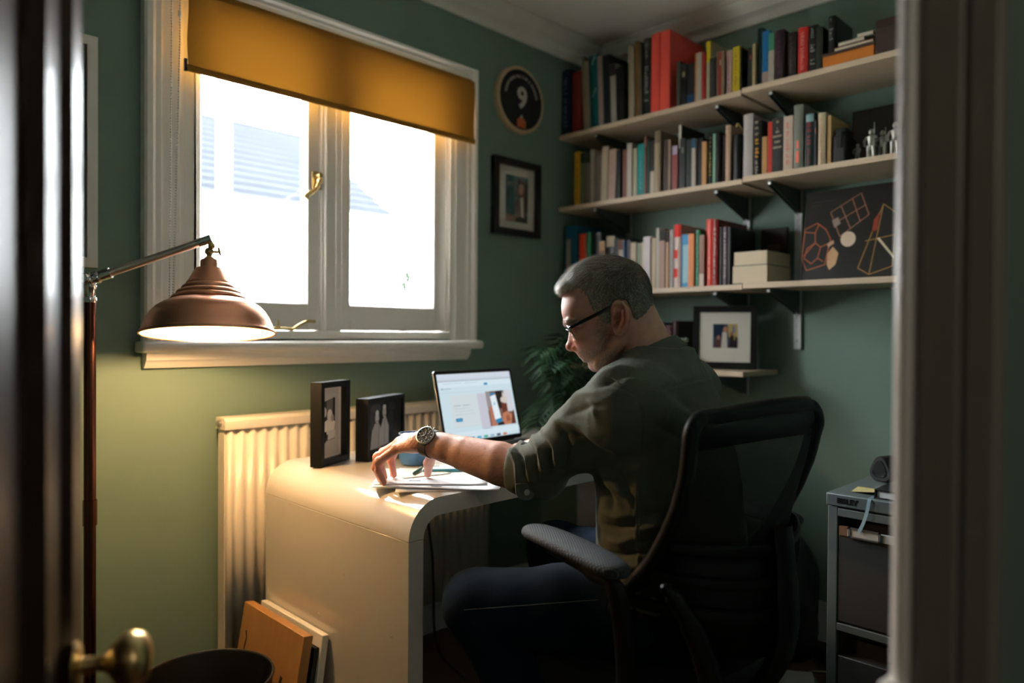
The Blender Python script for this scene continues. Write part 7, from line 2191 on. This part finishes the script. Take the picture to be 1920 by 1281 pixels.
# ------------------------------------------------------------------ office chair
oc = thing('office_chair', 'black mesh-backed office chair with fabric armrests that the man sits in', 'chair', (1.275, .84, 0))
CF = Vector((.1045, .9945, 0)); CS = Vector((.9945, -.1045, 0)); CB = Vector((1.25, .61, 0))
def K3(s_, d_, z): return CB + CS * s_ + CF * d_ + Vector((0, 0, z))
M_plast = mat('black_chair_plastic', (.005, .0055, .006), .5, spec=.25)
zz_ = [.50, .56, .60, .65, .70, .75, .80, .86, .92, .985]; dd_ = [.21, .20, .178, .135, .092, .061, .036, .014, .003, .0]
def cd_(z): return float(np.interp(z, zz_, dd_))
# outer frame of the back as one closed tube
W_ = .203
def WZ(z): return float(np.interp(z, [.5, .7, .82, .95, 1.0], [.186, .186, .192, .203, .203]))
path = []
for z in np.linspace(.56, .925, 16): path.append(K3(-WZ(z), cd_(z), z))
for k in range(1, 9):
    a = math.pi / 2 * k / 8; path.append(K3(-W_ + .035 * (1 - math.cos(a)), cd_(.95), .925 + .035 * math.sin(a)))
for k in range(1, 12):
    s_ = -W_ + .035 + (2 * W_ - .07) * k / 12; path.append(K3(s_, cd_(.96) - .018 * (1 - (s_ / W_) ** 2), .960 + .010 * (1 - (s_ / W_) ** 2) + .004 * s_ / W_))
for k in range(0, 9):
    a = math.pi / 2 * (1 - k / 8); path.append(K3(W_ - .035 * (1 - math.cos(a)), cd_(.95), .925 + .035 * math.sin(a)))
for z in np.linspace(.925, .56, 16)[1:]: path.append(K3(WZ(z), cd_(z), z))
for k in range(1, 10):
    s_ = W_ * (1 - 2 * k / 10); path.append(K3(s_, .20 - .03 * (1 - (s_ / W_) ** 2), .56 - .012 * (1 - (s_ / W_) ** 2)))
b = MB(); b.tube(path, .0165, 12, closed=True, flat=.85); b.obj('back_frame', M_plast, oc, smooth=True)
# mesh
M_mesh = bpy.data.materials.new('black_chair_mesh'); M_mesh.use_nodes = True
nt = M_mesh.node_tree; pb = nt.nodes['Principled BSDF']; pb.inputs['Base Color'].default_value = (.005, .005, .005, 1); pb.inputs['Roughness'].default_value = .8
tr_ = nt.nodes.new('ShaderNodeBsdfTransparent'); mx = nt.nodes.new('ShaderNodeMixShader')
tc_ = nt.nodes.new('ShaderNodeTexCoord'); wv = nt.nodes.new('ShaderNodeTexWave'); wv.inputs['Scale'].default_value = 130; wv.bands_direction = 'Z'
wv2 = nt.nodes.new('ShaderNodeTexWave'); wv2.inputs['Scale'].default_value = 130; wv2.bands_direction = 'X'
mm_ = nt.nodes.new('ShaderNodeMath'); mm_.operation = 'MULTIPLY'; m2_ = nt.nodes.new('ShaderNodeMath'); m2_.operation = 'MULTIPLY'; m2_.inputs[1].default_value = .5
nt.links.new(tc_.outputs['Object'], wv.inputs['Vector']); nt.links.new(tc_.outputs['Object'], wv2.inputs['Vector'])
nt.links.new(wv.outputs['Fac'], mm_.inputs[0]); nt.links.new(wv2.outputs['Fac'], mm_.inputs[1]); nt.links.new(mm_.outputs[0], m2_.inputs[0])
nt.links.new(m2_.outputs[0], mx.inputs[0]); nt.links.new(pb.outputs[0], mx.inputs[1]); nt.links.new(tr_.outputs[0], mx.inputs[2]); nt.links.new(mx.outputs[0], nt.nodes['Material Output'].inputs[0])
def sag(z, s_, off=0):
    q = 1 - (s_ / WZ(z)) ** 2
    return cd_(z) - off - max(.016, cd_(z) + .022) * max(0, q) ** .8
b = MB(); vs = []; nu, nv = 16, 20
for j in range(nv + 1):
    z = .57 + (.955 - .57) * j / nv
    for i in range(nu + 1):
        s_ = (-1 + 2 * i / nu) * WZ(z)
        if j == nv: s_ *= .9
        vs.append(K3(s_, sag(z, s_), z + (.012 * (1 - (s_ / W_) ** 2) if j == nv else 0)))
b.add(vs, [(j * (nu + 1) + i, j * (nu + 1) + i + 1, (j + 1) * (nu + 1) + i + 1, (j + 1) * (nu + 1) + i) for j in range(nv) for i in range(nu)])
b.obj('mesh_panel', M_mesh, oc, smooth='all', fix=False)
def band(name, za, zb, off, kk=.97):
    b = MB(); vs = []; n_ = 16
    for z in (za, (za + zb) / 2, zb):
        for i in range(n_ + 1):
            s_ = (-1 + 2 * i / n_) * WZ(z) * kk
            vs.append(K3(s_, sag(z, s_, off), z + .008 * (1 - (s_ / W_) ** 2)))
    b.add(vs, [(j * (n_ + 1) + i, j * (n_ + 1) + i + 1, (j + 1) * (n_ + 1) + i + 1, (j + 1) * (n_ + 1) + i) for j in range(2) for i in range(n_)])
    o = b.obj(name, M_plast, oc, smooth='all', fix=False); m_ = o.modifiers.new('thick', 'SOLIDIFY'); m_.thickness = .008
band('top_band', .905, .962, .002)
band('lumbar_shell', .52, .715, .012)
for z, q in ((.735, .010), (.675, .012), (.615, .012)):
    b = MB(); b.tube([K3((-1 + 2 * k / 14) * WZ(z), sag(z, (-1 + 2 * k / 14) * WZ(z), .018), z - .012 * (1 - (2 * k / 14 - 1) ** 2)) for k in range(15)], q, 8, flat=.7); b.obj('back_rib', M_plast, oc, smooth=True)
b = MB(); b.tube(smooth_path([K3(0, -.045, .76), K3(0, -.055, .66), K3(0, -.05, .54), K3(0, .03, .42), K3(0, .16, .375)]), [.030] * 6 + [.034] * 6 + [.036] * 12 + [.034], 10, flat=.5); b.obj('back_stem', M_plast, oc, smooth=True)
b = MB(); b.tube(smooth_path([at(1241, 1099, 1.14), at(1262, 1120, 1.15), at(1295, 1175, 1.17), at(1320, 1235, 1.19), at(1335, 1290, 1.22)]), [.003, .0075, .009, .0095, .0095, .0095] + [.014] * 6 + [.018] * 6 + [.020] * 7, 12); b.obj('adjusting_lever', M_plast, oc, smooth=True)
# seat
M_seat = mat('black_seat_fabric', (.013, .013, .014), .85, bump=(300, .4))
b = MB(); loft(b, [[K3(.235 * k_ * math.copysign(abs(math.cos(a)) ** .45, math.cos(a)), .265 + .225 * k_ * math.copysign(abs(math.sin(a)) ** .45, math.sin(a)), z) for a in [2 * math.pi * i / 40 for i in range(40)]] for z, k_ in ((.392, .90), (.398, .97), (.415, 1), (.445, 1), (.462, .96), (.470, .86))])
b.obj('seat', M_seat, oc, smooth=True)
b = MB(); b.box((1.275 - .10, .84 - .12, .355), (1.275 + .10, .84 + .12, .393)); b.obj('seat_mechanism', M_plast, oc, bevel=.008)
b = MB(); b.tube([(1.275, .84, .36), (1.275, .84, .22)], .026, 16); b.tube([(1.275, .84, .24), (1.275, .84, .09)], .034, 16); b.obj('gas_column', M_plast, oc, smooth=True)
for k in range(5):
    a = math.radians(72 * k + 20); d_ = Vector((math.cos(a), math.sin(a), 0)); c0 = Vector((1.275, .84, .10))
    b = MB(); b.tube([c0, c0 + d_ * .15 + Vector((0, 0, -.005)), c0 + d_ * .30 + Vector((0, 0, -.020))], [.030, .024, .016], 10, flat=.8); lg = b.obj('base_leg', M_plast, oc, smooth=True)
    b = MB(); cc = c0 + d_ * .30; s_ = Vector((-d_.y, d_.x, 0))
    for q in (-.016, .016): b.tube([Vector((cc.x, cc.y, .026)) + s_ * (q - .007), Vector((cc.x, cc.y, .026)) + s_ * (q + .007)], .0255, 16)
    b.tube([Vector((cc.x, cc.y, .03)), Vector((cc.x, cc.y, .085))], .007, 8); b.obj('caster', M_plast, lg, smooth=True)
# armrests: woven pads on folding arms
M_weave = bpy.data.materials.new('woven_arm_fabric'); M_weave.use_nodes = True
nt = M_weave.node_tree; pb = nt.nodes['Principled BSDF']; pb.inputs['Roughness'].default_value = .8
tc_ = nt.nodes.new('ShaderNodeTexCoord'); mp1 = nt.nodes.new('ShaderNodeMapping'); mp1.inputs['Rotation'].default_value = (0, 0, math.radians(40)); mp2 = nt.nodes.new('ShaderNodeMapping'); mp2.inputs['Rotation'].default_value = (0, 0, math.radians(-28))
w1 = nt.nodes.new('ShaderNodeTexWave'); w1.inputs['Scale'].default_value = 75; w2_ = nt.nodes.new('ShaderNodeTexWave'); w2_.inputs['Scale'].default_value = 75
mn = nt.nodes.new('ShaderNodeMath'); mn.operation = 'MULTIPLY'; cr_ = nt.nodes.new('ShaderNodeMix'); cr_.data_type = 'RGBA'
cr_.inputs['A'].default_value = (.010, .012, .014, 1); cr_.inputs['B'].default_value = (.075, .092, .105, 1)
nt.links.new(tc_.outputs['Object'], mp1.inputs[0]); nt.links.new(tc_.outputs['Object'], mp2.inputs[0]); nt.links.new(mp1.outputs[0], w1.inputs['Vector']); nt.links.new(mp2.outputs[0], w2_.inputs['Vector'])
nt.links.new(w1.outputs['Fac'], mn.inputs[0]); nt.links.new(w2_.outputs['Fac'], mn.inputs[1]); nt.links.new(mn.outputs[0], cr_.inputs['Factor']); nt.links.new(cr_.outputs['Result'], pb.inputs['Base Color'])
bp_ = nt.nodes.new('ShaderNodeBump'); bp_.inputs['Strength'].default_value = .5; bp_.inputs['Distance'].default_value = .002; nt.links.new(mn.outputs[0], bp_.inputs['Height']); nt.links.new(bp_.outputs[0], pb.inputs['Normal'])
def armrest(back, front, foot):
    back, front = Vector(back), Vector(front); ax = (front - back).normalized(); L = (front - back).length
    sd_ = ax.cross(Vector((0, 0, 1))).normalized(); up = sd_.cross(ax)
    secs = []
    for t, k_ in ((0, .30), (.02, .62), (.07, .88), (.18, 1), (.5, 1.06), (.82, 1), (.93, .84), (.98, .58), (1, .26)):
        c = back + ax * (L * t) + up * (.006 * math.sin(math.pi * t))
        secs.append([c + sd_ * (.033 * k_ * math.copysign(abs(math.cos(a)) ** .8, math.cos(a))) + up * (.0155 * (k_ ** .7) * math.sin(a)) for a in [2 * math.pi * i / 24 for i in range(24)]])
    b = MB(); loft(b, secs); b.obj('arm_pad', M_weave, oc, smooth=True, subsurf=1)
    m0 = back + ax * (L * .30) - up * .022; ft = Vector(foot)
    b = MB(); b.tube(smooth_path([back + ax * (L * .75) - up * .016, m0, back - up * .03 + ax * .02, (back + ft) / 2 + Vector((0, 0, -.02)), ft]), [.010] * 6 + [.014] * 6 + [.017] * 12 + [.018], 10, flat=.8); b.obj('arm_post', M_plast, oc, smooth=True)
armrest((.934, .680, .718), (.994, .950, .727), K3(-.225, .12, .45))
armrest(K3(.275, .07, .70), K3(.275, .37, .705), K3(.225, .12, .45))
pr_o = thing('paper_roll', 'pale roll of paper lying on the floor beside the black backpack', 'roll', (2.09, .97, 0))
b = MB(); b.lathe([(.012, 0), (.045, 0), (.045, .22), (.012, .22), (.012, 0)], (2.03, 1.06, .0455), (.55, -.83, 0), 24, caps=False); b.obj('roll', mat('grey_wrapping_paper', (.22, .22, .21), .7), pr_o, smooth=True)
b = MB(); b.tube([(2.025, 1.067, .0455), (2.156, .87, .0455)], .011, 12); b.obj('core', mat('card_core', (.25, .18, .11), .8), pr_o)
